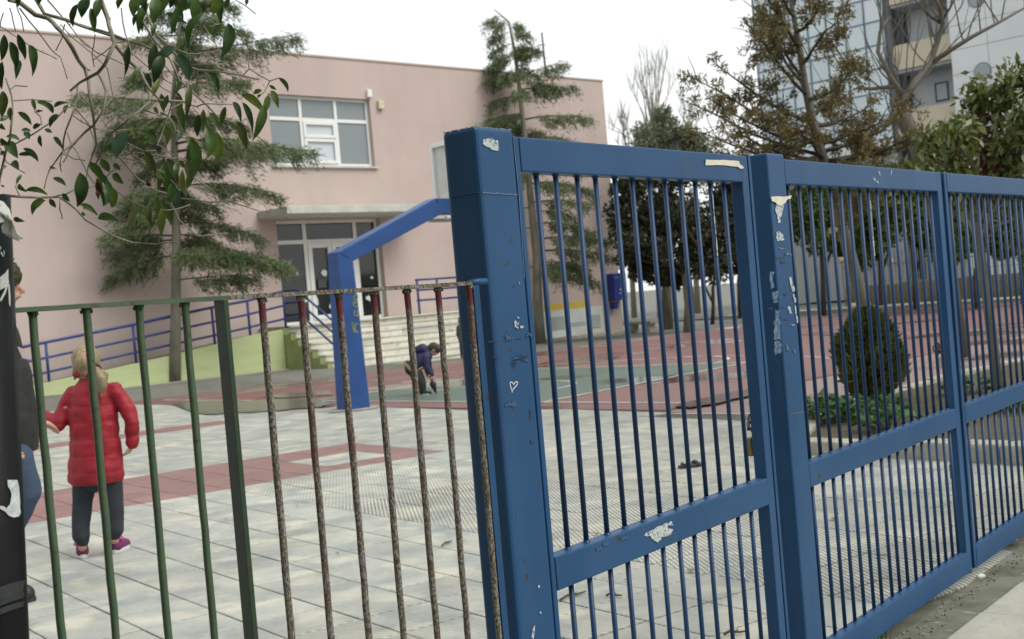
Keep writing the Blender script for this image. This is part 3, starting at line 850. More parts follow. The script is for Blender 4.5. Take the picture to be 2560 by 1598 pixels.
# ragged cut edge at the open top
rim_v = MB()
for i in range(26):
    f = i / 25
    for (a, dirv, L_) in ((GP(p1s0 + .004, -.003, PT - .007), EG, p1s1 - p1s0 - .008), (GP(p1s0 + .003, -.006, PT - .007), -NG, PD - .01)):
        if random.random() < .75:
            o = a + dirv * (L_ * f)
            rim_v.box(o, dirv * (L_ / 25 * random.uniform(.6, 1.2)), (Vector((0, 0, 1)).cross(dirv)) * .002, Z * random.uniform(.001, .003))
rim_v.build('cut_edge', simple('edge_worn', (.16, .24, .32), rough=.5), post1)
# weld seam round the post
zs = gz(1240, 482); sm_pts = [GP(p1s0 + (p1s1 - p1s0) * i / 20, .0012, zs + random.uniform(-.0015, .0015) - .004 * (i / 20)) for i in range(1, 20)]
MB().tube(sm_pts, .0009, 5).build('weld_seam', lime_line, post1)
sm2 = [GP(p1s0 - .0012, -.006 - PD * .8 * i / 16, zs + .001 + random.uniform(-.0015, .0015)) for i in range(0, 17)]
MB().tube(sm2, .0009, 5).build('weld_seam', simple('weld_dark', (.06, .09, .14), rough=.5), post1)
def Zm(x, y, ox, oy, s): return (ox + x / s, oy + y / s)
z1 = lambda x, y: Zm(x, y, 1100, 300, 3.78)
chip_part([z1(*p) for p in ((400, 190), (430, 180), (470, 172), (500, 178), (520, 200), (545, 190), (550, 230), (548, 255), (565, 262), (550, 300), (525, 290), (500, 285), (480, 280), (470, 262), (440, 255), (405, 230))], chip, post1)
z7 = lambda x, y: Zm(x, y, 1130, 680, 3.78)
chip_part([z7(*p) for p in ((588, 470), (600, 458), (612, 475), (630, 480), (622, 510), (628, 538), (610, 530), (592, 520))], chip, post1)
chip_part([z7(*p) for p in ((640, 515), (655, 505), (660, 520), (672, 505), (678, 520), (660, 535), (645, 530))], chip, post1)
chip_part([z7(*p) for p in ((612, 430), (625, 424), (636, 438), (622, 440))], chip, post1)
chip_part([z7(*p) for p in ((630, 95), (640, 92), (644, 118), (634, 122))], chip, post1)
hr = [(555, 1085), (550, 1065), (548, 1048), (558, 1040), (572, 1046), (582, 1064), (595, 1046), (608, 1037), (620, 1040), (620, 1055), (605, 1078), (588, 1096), (575, 1112), (570, 1125), (562, 1108)]
ribbon([on_gate(*z7(*p)) for p in hr], .0024, NG, closed=True).build('scratched_heart', simple('scratch_white', (.62, .66, .68), rough=.6), post1)
ribbon([on_gate(*z7(*p)) for p in ((575, 1112), (570, 1128), (566, 1140))], .0022, NG).build('scratched_heart', simple('scratch_white', (.6, .6, .6)), post1)
for st in (((585, 835), (578, 880), (572, 915)), ((605, 830), (600, 875), (598, 910)), ((560, 862), (600, 858), (622, 856)), ((562, 885), (595, 882), (620, 879)), ((345, 662), (390, 657), (440, 656)), ((492, 655), (530, 648), (566, 643)), ((610, 795), (640, 790), (690, 800), (720, 788)),
           ((738, 1300), (742, 1335), (738, 1370)), ((610, 632), (660, 632)), ((385, 805), (460, 806)), ((520, 560), (522, 580)), ((570, 140), (595, 136))):
    ribbon([on_gate(*z7(*p)) for p in st], .0035 if st[0][0] == 738 else .0022, NG).build('marker_stroke', blackmark, post1)
for k, (x, y, w, h) in enumerate(((340, 640, 50, 25), (250, 760, 30, 45), (300, 690, 25, 30), (330, 850, 45, 40), (430, 605, 30, 12), (560, 1250, 45, 30), (270, 220, 50, 30), (300, 330, 60, 25), (260, 500, 50, 20), (360, 500, 30, 35), (530, 620, 30, 20), (640, 820, 60, 14), (740, 590, 30, 14))):
    if x > 455 or y > 0:
        pts = jag_strip([z7(x - w, y - h), z7(x + w, y - h), z7(x + w, y + h), z7(x - w, y + h)], k, 5, 4)
        if x > 470: chip_part(pts, simple('faint_dirt', (.042, .085, .15), (.034, .086, .175), rough=.6, scale=60, kind='World'), post1, 'scuff')
z3 = lambda x, y: Zm(x, y, 1100, 1000, 2.529)
chip_part([z3(*p) for p in ((600, 1420), (585, 1450), (578, 1500), (590, 1512), (597, 1470))], chip, post1)
for (x, y, r) in ((625, 1180, 6), (635, 1345, 5), (490, 725, 3), (580, 265, 8)):
    chip_part([z3(x - r, y - r * 1.6), z3(x + r, y - r), z3(x + r * .6, y + r * 1.5), z3(x - r, y + r)], chip if r != 8 else blackmark, post1)
ribbon([on_gate(*p) for p in (z1(690, 130), z1(745, 680), z1(800, 1500))], .0012, NG).build('weld_seam', lime_line, post1)

def bar_cols(xs, ox, oy, y, s): return [gs(ox + x / s, oy + y / s, -.02) for x in xs]
bars1 = bar_cols([210, 322, 447, 553, 665, 765, 865, 955, 1045, 1130, 1218, 1297], 1250, 400, 100, 2.326)
bars2 = bar_cols([160, 225, 287, 347, 407, 465, 515, 577, 625, 675, 725, 773, 820, 865, 908, 950, 985], 1900, 400, 165, 2.326)
bars3 = bar_cols([1100, 1143, 1185, 1222, 1262, 1298, 1335, 1375, 1410, 1445, 1478, 1512], 1900, 400, 190, 2.326)
step3 = (bars3[-1] - bars3[0]) / (len(bars3) - 1)
bars3 += [bars3[-1] + step3 * k for k in range(1, 8)]
GTH = .04                       # thickness of the gate tubes
def gate_leaf(root, s0, s1, bars, stL, stR, zb=None):
    def rbox(name, a, b, z0, z1, d=0.0, th=GTH):
        return MB().box(GP(a, d, z0), EG * (b - a), -NG * th, Z * (z1 - z0)).build(name, gblue, root, bevel=.004, seg=2)
    rbox('top_rail', s0 + stL, s1 - stR, GT - TR, GT)
    rbox('middle_rail', s0 + stL, s1 - stR, MZ0, MZ1)
    rbox('bottom_rail', s0 + stL, s1 - stR, BZ0, BZ1)
    if stL: rbox('stile', s0, s0 + stL - .0005, BZ0, GT, -.0015)
    if stR: rbox('stile', s1 - stR + .0005, s1, BZ0, GT, -.0015)
    me = {}
    for z0, z1 in ((MZ1, GT - TR), (BZ1, MZ0)):
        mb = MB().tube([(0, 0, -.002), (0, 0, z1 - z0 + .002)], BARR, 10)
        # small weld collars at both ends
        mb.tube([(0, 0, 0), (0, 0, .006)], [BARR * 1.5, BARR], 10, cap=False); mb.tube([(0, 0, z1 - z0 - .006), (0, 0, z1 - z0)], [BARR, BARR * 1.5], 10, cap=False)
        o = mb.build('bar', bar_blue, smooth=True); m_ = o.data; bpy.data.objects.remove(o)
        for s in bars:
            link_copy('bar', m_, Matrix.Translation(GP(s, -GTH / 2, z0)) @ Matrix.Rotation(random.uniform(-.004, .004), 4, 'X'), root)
leaf1 = empty('gate_leaf', GP(-2.2, -.02, 0), 'blue barred gate leaf between the two thick posts, with tape on its top rail', 'gate', 'blue gate leaves')
l1s0, l1s1 = p1s1 + .001, gs(1868, 389)
gate_leaf(leaf1, l1s0, l1s1, bars1, .018, .042)
MB().box(GP(l1s1 + .012, -.004, .04), EG * .016, -NG * .03, Z * (GT + .006 - .04)).build('latch_strip', gblue, leaf1, bevel=.002)
z15 = lambda x, y: Zm(x, y, 1750, 380, 2.9)
chip_part(jag_strip([z15(38, 55), z15(180, 58), z15(280, 68), z15(290, 90), z15(318, 118), z15(295, 122), z15(270, 105), z15(160, 98), z15(40, 96)], 5, .8, 3), tape, leaf1, 'tape_strip', .002, .001)
z13 = lambda x, y: Zm(x, y, 1300, 1000, 2.529)
chip_part(jag_strip([z13(*p) for p in ((785, 855), (810, 835), (850, 815), (900, 790), (960, 765), (968, 790), (930, 800), (965, 820), (955, 850), (900, 870), (870, 905), (840, 880), (815, 860))], 8, 2.0, 3), chip, leaf1)
for k, (x, y) in enumerate(((520, 905), (640, 870), (480, 940))):
    chip_part(jag_strip([z13(x, y), z13(x + 40, y - 12), z13(x + 36, y + 10), z13(x + 4, y + 18)], k, 2, 4), simple('faint_dirt', (.09, .14, .19), rough=.6), leaf1, 'scuff')
def bar_chip(s, zlo, zhi, root, seed, w=.0065):
    rr = random.Random(seed); pts = []
    n = 9
    for i in range(n): pts.append((s - w * rr.uniform(.2, 1), zlo + (zhi - zlo) * i / (n - 1)))
    for i in range(n - 1, -1, -1): pts.append((s + w * rr.uniform(.0, .8), zlo + (zhi - zlo) * i / (n - 1)))
    MB().poly_prism([GP(a, -GTH / 2 + BARR - .0005, z) for a, z in pts], NG * .0012).build('paint_chip', chip, root)
bar_chip(bars1[10] - .003, gz(1788, 640), gz(1780, 485), leaf1, 2, .0035)
bar_chip(bars1[10], gz(1830, 1465), gz(1828, 1440), leaf1, 3)

p2s0, p2s1 = gs(1914, 383), gs(1957, 385)
post2 = empty('gate_post', GP((p2s0 + p2s1) / 2, -.05, 0), 'second blue gate post, paint peeled off and a torn white sticker near its top', 'gate post', 'blue gate posts')
MB().box(GP(p2s0, .003, -.1), EG * (p2s1 - p2s0), -NG * (PD * .95), Z * (gz(1935, 384) + .1)).build('shaft', gblue, post2, bevel=.008, seg=3)
chip_part([z15(*p) for p in ((512, 325), (560, 322), (610, 325), (662, 316), (655, 338), (630, 345), (612, 372), (590, 390), (560, 385), (545, 365), (520, 358))], tape, post2, 'torn_sticker', .006, .0015)
chip_part(jag_strip([z15(550, 388), z15(605, 385), z15(600, 430), z15(585, 470), z15(580, 515), z15(562, 515), z15(558, 460), z15(545, 430)], 4, 1.2, 3), chip, post2, d=.0045)
chip_part(jag_strip([z15(555, 575), z15(575, 572), z15(600, 600), z15(610, 640), z15(560, 645), z15(552, 620)], 6, 1.5, 3), chip, post2, d=.0045)
for k, (x0, y0, x1, y1, w) in enumerate(((652, 905, 680, 1010, 9), (680, 1030, 690, 1090, 6), (640, 1120, 655, 1170, 9), (690, 1110, 705, 1240, 6), (655, 1245, 675, 1255, 12), (575, 695, 600, 700, 10), (560, 760, 600, 765, 20), (680, 1430, 690, 1460, 6), (630, 1400, 640, 1440, 8))):
    chip_part(jag_strip([z15(x0 - w, y0), z15(x0 + w, y0 + 4), z15(x1 + w, y1), z15(x1 - w, y1 + 2)], k + 20, 1.3, 4), chip if k < 6 else scuff, post2, d=.0045)
for k, (x, y, w, h) in enumerate(((520, 930, 12, 60), (545, 1050, 16, 40), (560, 1210, 20, 60), (560, 1300, 22, 60), (565, 1420, 22, 45), (640, 740, 20, 8))):
    chip_part(jag_strip([z15(x - w, y - h), z15(x + w, y - h), z15(x + w, y + h), z15(x - w, y + h)], k + 40, 3, 4), scuff, post2, 'scuff', d=.0045)
chip_part([z15(585, 790), z15(620, 790), z15(620, 806), z15(585, 806)], blackmark, post2, 'marker_stroke', d=.0045)
for st in (((610, 1025), (620, 1045), (628, 1025)), ((575, 1130), (610, 1128)), ((500, 1140), (515, 1130), (525, 1145)), ((610, 1215), (650, 1212))):
    ribbon([on_gate(*z15(*p), .0052) for p in st], .004, NG).build('marker_stroke', blackmark, post2)
ribbon([on_gate(*p, .0042) for p in ((1975, 1035), (2000, 1031), (2010, 1029))], .0025, NG).build('weld_seam', simple('seam_brown', (.13, .12, .10), rough=.7), post2)

leaf2 = empty('gate_leaf', GP(-.8, -.02, 0), 'second blue barred gate leaf, right of the peeling post, with a lock', 'gate', 'blue gate leaves')
l2s0, l2s1 = p2s1 + .001, gs(2352, 433)
gate_leaf(leaf2, l2s0, l2s1, bars2, 0.004, .05)
z21 = lambda x, y: Zm(x, y, 1900, 400, 2.326)
for st in (((688, 62), (700, 92)), ((765, 55), (762, 88)), ((660, 108), (672, 118)), ((680, 122), (688, 138))):
    ribbon([on_gate(*z21(*p), .0015) for p in st], .008, NG).build('paint_chip', chip, leaf2)
bar_chip(bars2[8], gz(2175, 640), gz(2165, 500), leaf2, 12, .006); bar_chip(bars2[12], gz(2258, 580), gz(2258, 570), leaf2, 13); bar_chip(bars2[10], gz(2205, 658), gz(2205, 648), leaf2, 14)
leaf3 = empty('gate_leaf', GP(1, -.02, 0), 'farthest blue barred gate leaf cut by the right picture edge', 'gate', 'blue gate leaves')
l3s0 = gs(2360, 431)
gate_leaf(leaf3, l3s0, bars3[-1] + .1, bars3, .028, .05)
stop = MB().box(GP(l2s1 + .004, -.012, .03), EG * (l3s0 - l2s1 - .008), -NG * .02, Z * (GT - .05)); stop.build('closing_strip', gblue, leaf3)

# padlocks and chain
steel = simple('chain_steel', (.20, .19, .17), (.10, .09, .08), rough=.45, scale=60, metal=.8)
brass = simple('lock_brass', (.30, .24, .09), (.16, .13, .06), rough=.5, scale=30, metal=.6)
def padlock(c, label, sc=1.0, body=brass):
    r = empty('padlock', c, label, 'padlock', 'padlocks hanging on the gate stiles')
    MB().box(c - EG * .024 * sc - NG * .012 + Z * (-.05 * sc), EG * .048 * sc, NG * .024, Z * .045 * sc).build('lock_body', body, r, bevel=.004)
    MB().tube([c + EG * (.017 * sc * math.cos(a)) + Z * (.012 * sc + .022 * sc * math.sin(a)) for a in [math.pi * i / 10 for i in range(11)]] , .0038 * sc, 8).build('shackle', steel, r, smooth=True)
    return r
cl = on_gate(1880, 1087, -.07)
padlock(cl, 'brass padlock on the leaf between the two thick posts', 1.25)
ch = empty('chain', on_gate(1882, 1055, -.06), 'loop of grey chain round the gate stile above the brass padlock', 'chain')
for k in range(7):
    a = k / 7 * 2 * math.pi
    c = on_gate(1884 + 11 * math.cos(a), 1055 + 19 * math.sin(a), -.06 + .015 * math.sin(a * 2))
    ax = (EG * -math.sin(a) * .8 + Z * -math.cos(a)); ax.normalize(); ot = NG if k % 2 else ax.cross(NG)
    MB().tube([c + ax * .013 * math.cos(t) + ot * .008 * math.sin(t) for t in [2 * math.pi * i / 12 for i in range(13)]], .0028, 6, cap=False).build('link', steel, ch, smooth=True)
c2 = on_gate(2352, 888, -.06)
padlock(c2, 'small chrome padlock on the far gate stile', 1.0, simple('lock_chrome', (.5, .5, .5), rough=.3, metal=.7))
ch2 = empty('chain', on_gate(2350, 868, -.06), 'short dark chain loop on the far gate stile', 'chain')
for k in range(6):
    a = k / 6 * 2 * math.pi
    c = on_gate(2350 + 12 * math.cos(a), 872 + 9 * math.sin(a), -.06)
    ax = (EG * -math.sin(a) + Z * -math.cos(a)).normalized(); ot = NG if k % 2 else ax.cross(NG)
    MB().tube([c + ax * .014 * math.cos(t) + ot * .009 * math.sin(t) for t in [2 * math.pi * i / 12 for i in range(13)]], .003, 6, cap=False).build('link', simple('chain_rust', (.09, .06, .045), rough=.7), ch2, smooth=True)
MB().box(on_gate(2392, 1180, -.05) - Z * .03, EG * .03, -NG * .03, Z * .06).build('bolt_box', gblue, leaf2)

# ------------------------------------------------------------------ green and rusty fence panel
def rust_mat(name):
    m, nt, bs = new_mat(name)
    co = coords(nt, 'World')
    f1 = noise_fac(nt, co, 260, lo=.44, hi=.56, detail=4, stretch=(1, 1, .55))
    f2 = noise_fac(nt, co, 9, lo=.32, hi=.62, detail=3, stretch=(1, 1, .5))
    rust = mix(nt, noise_fac(nt, co, 60), (.075, .043, .028), (.12, .078, .036))
    pale = mix(nt, noise_fac(nt, co, 70), (.27, .28, .26), (.19, .19, .155))
    k = math_n(nt, 'ADD', math_n(nt, 'MULTIPLY', f2, .75), math_n(nt, 'MULTIPLY', f1, .5))
    k = math_n(nt, 'SUBTRACT', k, .15)
    cl_ = N(nt, 'ShaderNodeClamp'); nt.links.new(math_n(nt, 'MULTIPLY', math_n(nt, 'MULTIPLY', k, f1), 1.5), cl_.inputs[0])
    col = mix(nt, cl_.outputs[0], rust, pale)
    red = noise_fac(nt, co, 9, lo=.54, hi=.6, detail=4)
    sx = N(nt, 'ShaderNodeSeparateXYZ'); nt.links.new(co, sx.inputs[0])
    zr = N(nt, 'ShaderNodeMapRange'); zr.inputs[1].default_value = 1.315; zr.inputs[2].default_value = 1.342
    wob = math_n(nt, 'ADD', sx.outputs[2], math_n(nt, 'MULTIPLY', noise_fac(nt, co, 40, lo=0, hi=1), .03))
    nt.links.new(wob, zr.inputs[0])
    col = mix(nt, math_n(nt, 'MULTIPLY', red, .45), col, (.10, .024, .022))
    topm = N(nt, 'ShaderNodeMapRange'); topm.inputs[1].default_value = 1.353; topm.inputs[2].default_value = 1.351
    nt.links.new(sx.outputs[2], topm.inputs[0])
    col = mix(nt, math_n(nt, 'MULTIPLY', zr.outputs[0], topm.outputs[0]), col, (.13, .026, .027))
    setc(nt, bs, col); bs.inputs['Roughness'].default_value = .8
    bump(nt, bs, f1, .5, .002)
    MATS[name] = m; return m
rust = rust_mat('flaking_rust')
fgreen = simple('fence_green', (.075, .12, .066), (.055, .095, .052), rough=.5, scale=12, kind='World', c3=(.07, .05, .03), s3=70, bs_=150, bstr=.3, bdist=.002)
fA = W(26, 783, 2.29 * U); fB = W(1172, 714, 2.985 * U)
FD = Vector((fB.x - fA.x, fB.y - fA.y, 0)); FL = FD.length; FD.normalize(); FN = Vector((FD.y, -FD.x, 0))
fence = empty('iron_fence', (fA + fB) / 2 - Z * 1.3, 'low iron fence panel, green on its left half, flaking rust on its right', 'fence')
zA, zB = fA.z, fB.z
def fpt(t, z): p = fA.lerp(fB, t); return Vector((p.x, p.y, z))
def ft(u, v):
    """parameter along the fence seen at column u near row v"""
    lo, hi = -.3, 1.2
    for _ in range(50):
        m = (lo + hi) / 2
        p = fA.lerp(fB, m) - Vector((0, 0, EYE))
        lo, hi = (m, hi) if 1280 + FPX * p.dot(CX) / p.dot(CZ) < u else (lo, m)
    return (lo + hi) / 2
tsplit = ft(566, 750)
def frail(t0, t1, mat):
    a, b = fpt(t0, zA + (zB - zA) * t0), fpt(t1, zA + (zB - zA) * t1)
    n_ = 14; pr = MB()
    vs = []
    for i in range(n_ + 1):
        p = a.lerp(b, i / n_) + Z * random.uniform(-.0005, .0005)
        vs += [p + FN * .014, p + FN * .014 + Z * .008, p - FN * .014 + Z * .008, p - FN * .014]
    fs = [(0, 1, 2, 3)] + [tuple(reversed([n_ * 4 + k for k in range(4)]))]
    for i in range(n_):
        for k in range(4): fs.append((i * 4 + k, (i + 1) * 4 + k, (i + 1) * 4 + (k + 1) % 4, i * 4 + (k + 1) % 4))
    pr.add(vs, fs).build('top_rail', mat, fence)
frail(-.25, tsplit, fgreen); frail(tsplit + .0005, 1.0, rust)
FR = .0069
for (x, green) in ((80, 1), (215, 1), (346, 1), (461, 1), (653, 0), (752, 0), (846, 0), (933, 0), (1017, 0), (1094, 0), (1172, 0)):
    t = ft(x, 770); zt = zA + (zB - zA) * t
    mb = MB()
    n_ = 24; pts = [fpt(t, zt) - Z * (1.25 * i / n_) + FD * random.uniform(-.0008, .0008) for i in range(n_ + 1)]
    mb.tube([pts[0], pts[0] - Z * .009] + pts[1:], [FR * 1.35, FR] + [FR * random.uniform(.96, 1.04) for _ in range(n_)], 12)
    mb.build('bar', fgreen if green else rust, fence, smooth=True)
    wb_ = MB()
    for k in range(4):
        a = random.uniform(0, 6.28); c = fpt(t, zt - .003) + FD * math.cos(a) * FR * 1.2 + FN * math.sin(a) * FR * 1.2
        wb_.tube([c, c + FD * random.uniform(-.003, .003) - Z * .006], [.0035, .001], 6)
    wb_.build('weld_blob', simple('weld_green', (.02, .05, .02), rough=.6) if green else rust, fence)
t = ft(556, 760); zt = zA + (zB - zA) * t
dk = simple('fence_dark_green', (.028, .058, .027), (.02, .043, .02), rough=.55, scale=8, kind='World', c3=(.06, .04, .025), s3=60, bs_=100, bstr=.3, bdist=.002)
MB().box(fpt(t, zt - 1.3) - FD * .012 - FN * .012, FD * .010, FN * .04, Z * 1.3).build('flat_upright', dk, fence, bevel=.0012)
MB().tube([fpt(1.0, zB + .003), fpt(1.025, zB + .006), fpt(1.05, zB + .006)], [.008, .0085, .008], 10).build('rail_end', gblue, fence, smooth=True)
MB().box(fpt(1.006, 0.1) - FN * .004, FD * .016, FN * .012, Z * (zB - .1)).build('fixing_strip', gblue, fence)
box_part('ground_rail', fpt(-.25, .16) - FN * .012, FD * (FL * 1.25), FN * .024, Z * .02, fgreen, fence)

# black pole at the left edge with tape and paint
bpole = empty('black_pole', W(5, 1500, 1.93) - Z * .9, 'black steel pole at the left edge, wrapped in torn tape', 'pole')
bpm = simple('pole_black', (.004, .005, .005), (.008, .009, .009), rough=.45, scale=8, kind='World', bs_=60, bstr=.15, spec=.12)
pe0, pe1 = W(69, 1598, 1.93), W(25, 560, 1.93)
pe0 -= CX * .053; pe1 -= CX * .053
pax = (pe1 - pe0) / (pe1.z - pe0.z)
cpol = pe0 - pax * pe0.z
MB().tube([cpol + pax * -.1, cpol + pax * 1.555], .052, 28).build('shaft', bpm, bpole, smooth=True)
MB().box(cpol + Vector((-.012, -.062, -.1)), (.012, .002, 0), (-.002, .012, 0), pax * 1.36).build('cable_conduit', bpm, bpole, bevel=.003)
def wrap_point(u, v, rr=.0535):
    """point on the pole surface seen at (u, v)"""
    r = ray(u, v); zz_ = EYE + r.z * 1.9; o = Vector((0, 0, EYE)) - (cpol + pax * zz_)
    a = r.x ** 2 + r.y ** 2; b = 2 * (o.x * r.x + o.y * r.y); c = o.x ** 2 + o.y ** 2 - rr ** 2
    D = b * b - 4 * a * c
    t = (-b - math.sqrt(D)) / (2 * a) if D > 0 else -b / (2 * a)
    return Vector((0, 0, EYE)) + r * t
white_splash = simple('white_paint', (.60, .64, .64), (.45, .5, .5), rough=.6, scale=60, kind='World', bs_=120, bstr=.6)
plastic = simple('clear_plastic', (.55, .58, .54), rough=.35)
pm_, pnt, pbs = new_mat('torn_plastic')
pbs.inputs['Base Color'].default_value = (.66, .68, .62, 1); pbs.inputs['Roughness'].default_value = .35; pbs.inputs['Alpha'].default_value = .72
plastic = pm_
tape_grey = simple('packing_tape', (.03, .035, .035), rough=.35)
def wrapped(pts, mat, name, parent, rr=.0536, cols=6):
    ring = [wrap_point(u, v, rr) for u, v in pts]
    MB().add(ring, [tuple(range(len(ring)))]).build(name, mat, parent)
zp = lambda x, y: Zm(x, y, 0, 1200, 3.786)
for q in (((70, 0), (165, 0), (180, 60), (115, 70), (75, 60)), ((75, 60), (115, 70), (180, 60), (185, 130), (110, 140), (100, 100)), ((110, 140), (185, 130), (192, 210), (190, 260), (120, 220), (95, 230)), ((60, 270), (95, 230), (120, 220), (190, 260), (198, 310), (180, 345), (130, 355), (80, 335)), ((0, 245), (40, 250), (60, 270), (80, 335), (50, 300), (0, 272))):
    wrapped([zp(*p) for p in q], white_splash, 'paint_splash', bpole)
zq = lambda x, y: Zm(x, y, 0, 480, 4.725)
for q in (((0, 1005), (60, 960), (98, 905), (100, 1020), (50, 1075), (0, 1095)), ((0, 1095), (50, 1075), (100, 1020), (104, 1060), (70, 1120), (0, 1160)), ((0, 1270), (45, 1180), (100, 1040), (108, 1060), (65, 1200), (10, 1300)), ((96, 1100), (112, 1080), (125, 1240), (122, 1360), (108, 1330))):
    wrapped([zq(*p) for p in q], plastic, 'plastic_wrap', bpole, .0545)
for q in (((0, 640), (15, 650), (8, 690), (0, 690)), ((0, 700), (30, 720), (45, 770), (20, 750)), ((40, 690), (55, 700), (52, 760))):
    wrapped([zq(*p) for p in q], white_splash, 'paint_splash', bpole)
for k in range(3):
    yy = 1490 + 22 * k
    ribbon([wrap_point(-12 + 6 * i, yy - 28 * math.sin(i / 14 * 1.2), .0542) for i in range(13)], .02 if k == 0 else .009, Vector((.2, -1, 0))).build('tape_band', tape_grey, bpole)
# flying end of torn plastic film
fl = MB(); A0 = [W(*zq(*p), 1.88) for p in ((-30, 90), (10, 110), (80, 200), (130, 290), (190, 400), (230, 490), (245, 530))]; B0 = [W(*zq(*p), 1.86 + .01 * i) for i, p in enumerate(((-30, 360), (45, 350), (50, 420), (60, 480), (120, 545), (190, 580), (238, 605)))]
vs = []
for i, (a, b) in enumerate(zip(A0, B0)):
    for k in range(5): vs.append(a.lerp(b, k / 4) + CZ * (.012 * math.sin(k * 2.1 + i)))
fl.add(vs, [(i * 5 + k, i * 5 + k + 1, (i + 1) * 5 + k + 1, (i + 1) * 5 + k) for i in range(6) for k in range(4)]).build('plastic_film', plastic, bpole, smooth=True)

# ------------------------------------------------------------------ far side: fence, houses, office block
stone = simple('rubble_wall', (.33, .275, .175), (.22, .19, .125), rough=.9, scale=3, kind='World', c3=(.42, .37, .26), s3=2.2)
yel_kerb = simple('kerb_yellow', (.55, .47, .06), (.42, .38, .10), rough=.7, scale=1.2, kind='World', lo=.4, hi=.6)
bfence = empty('boundary_fence', K(28.8, 10), 'grey bar fence on a low stone wall behind the courts', 'fence')
PF = 28.9
q0, q1 = -1.5, 34.0
x = q0; k = 0
while x < q1:
    w = 2.4
    MB().box(K(PF, x, -.05), N2 * ((w - .01) * U), E2 * .35, Z * (.82 + .05 * math.sin(k))).build('wall_section', stone, bfence, bevel=.02)
    MB().box(K(PF - .35, x, -.05), N2 * ((w - .06) * U), E2 * .25, Z * .17).build('yellow_kerb', yel_kerb, bfence, bevel=.015)
    x += w; k += 1
slat = simple('weathered_bars', (.29, .27, .22), (.19, .18, .145), rough=.8, scale=2, kind='World')
mb = MB(); x = q0
while x < q1:
    b = K(PF - .1, x, 0); h = random.uniform(1.52, 1.6) + (.25 if x < 9 else 0)
    mb.box(b + Z * .02, N2 * .028, E2 * .02, Z * h); x += .13 / U
mb.box(K(PF - .08, q0, 1.4), N2 * ((q1 - q0) * U), E2 * .03, Z * .04); mb.box(K(PF - .08, q0, .35), N2 * ((q1 - q0) * U), E2 * .03, Z * .04)
bars_o = mb.build('bars', slat, bfence); bars_o['kind'] = 'stuff'
# path kerb at the far end of the court and a low concrete bench
pk = MB().box(K(27.2, -6.5, -.05), N2 * (40 * U), E2 * .25, Z * .16).build('path_kerb', kerb_mat, bevel=.02); tag(pk, kind='structure')
pth = sheet('far_path', [K(27.45, -6.5), K(27.45, 34), K(28.6, 34), K(28.6, -6.5)], concrete_white, .1, .14); tag(pth, kind='structure')
bch = empty('concrete_bench', G(1590, 832), 'low grey concrete bench by the right corner of the school', 'bench')
bp = G(1592, 834, .0)
MB().box(bp - N2 * .45 + Z * .26, N2 * 1.0, E2 * .4, Z * .1).build('seat', kerb_mat, bch, bevel=.02)
for sgn in (-.35, .3): MB().box(bp + N2 * sgn + E2 * .05, N2 * .14, E2 * .3, Z * .258).build('leg', kerb_mat, bch, bevel=.01)

panel_white = simple('facade_panel', (.68, .72, .73), (.62, .66, .68), rough=.5, scale=.5, kind='World')
panel_grey = simple('facade_grey', (.46, .49, .51), (.42, .45, .47), rough=.6, scale=.6, kind='World')
beige = simple('balcony_beige', (.56, .50, .39), (.50, .45, .35), rough=.75, scale=1, kind='World')
dark_panel = simple('facade_dark', (.06, .07, .08), rough=.4)
def tower_glass():
    m, nt, bs = new_mat('curtain_glass')
    oi = N(nt, 'ShaderNodeObjectInfo')
    col = mix(nt, oi.outputs['Random'], (.50, .59, .64), (.62, .70, .74))
    setc(nt, bs, col); bs.inputs['Roughness'].default_value = .12; bs.inputs['Specular IOR Level'].default_value = 1.0
    return m
tglass = tower_glass()
alum = simple('aluminium_grid', (.17, .21, .25), rough=.4)
OT = W(2404, 165, 50.0); OT = Vector((OT.x, OT.y, 0))
def TP(a, d, z): return OT + N2 * a + E2 * -d + Z * z       # a along the front (right +), d towards the yard
def tsol(u, v, d=0.0):
    r = ray(u, v); o = OT - E2 * d; t = o.dot(E2) / r.dot(E2); P = r * t
    return (P - o).dot(N2), EYE + P.z
tower = empty('office_tower', TP(-6, 0, 0), 'office tower with a pale blue glass curtain wall behind the brown tree', 'building')
a_l = tsol(1905, 300)[0]; a_r = tsol(2222, 200)[0]
zb_ = tsol(2200, 350)[1]
cw = .86; ncol = int((a_r - a_l) / cw); cw = (a_r - a_l) / ncol; rh = 1.02; zt_ = 19.5
nrow = int((zt_ - zb_) / rh)
MB().box(TP(a_l, -.12, 0), N2 * (a_r - a_l), E2 * 12, Z * (zb_ + nrow * rh)).build('core', panel_grey, tower)
pane_m = MB().box((0, 0, 0), (cw - .07, 0, 0), (0, .05, 0), (0, 0, rh - .07)).build('pane', tglass); pme = pane_m.data; bpy.data.objects.remove(pane_m)
RT = Matrix(((N2.x, E2.x, 0), (N2.y, E2.y, 0), (0, 0, 1)))
for c in range(ncol):
    for r in range(nrow):
        P = TP(a_l + c * cw + .035, 0, zb_ + r * rh + .035)
        if visible(P) is None and visible(P + N2 * cw + Z * rh) is None: continue
        tw = Matrix.Rotation(random.uniform(-.006, .006), 3, 'Z') @ Matrix.Rotation(random.uniform(-.006, .006), 3, 'X')
        link_copy('pane', pme, Matrix.Translation(P) @ (RT @ tw).to_4x4(), tower)
mb = MB()
for c in range(ncol + 1): mb.box(TP(a_l + c * cw - .03, .04, zb_), N2 * .06, E2 * .14, Z * (nrow * rh))
for r in range(nrow + 1): mb.box(TP(a_l, .03, zb_ + r * rh - .03), N2 * (a_r - a_l), E2 * .12, Z * .06)
mb.build('mullion_grid', alum, tower)
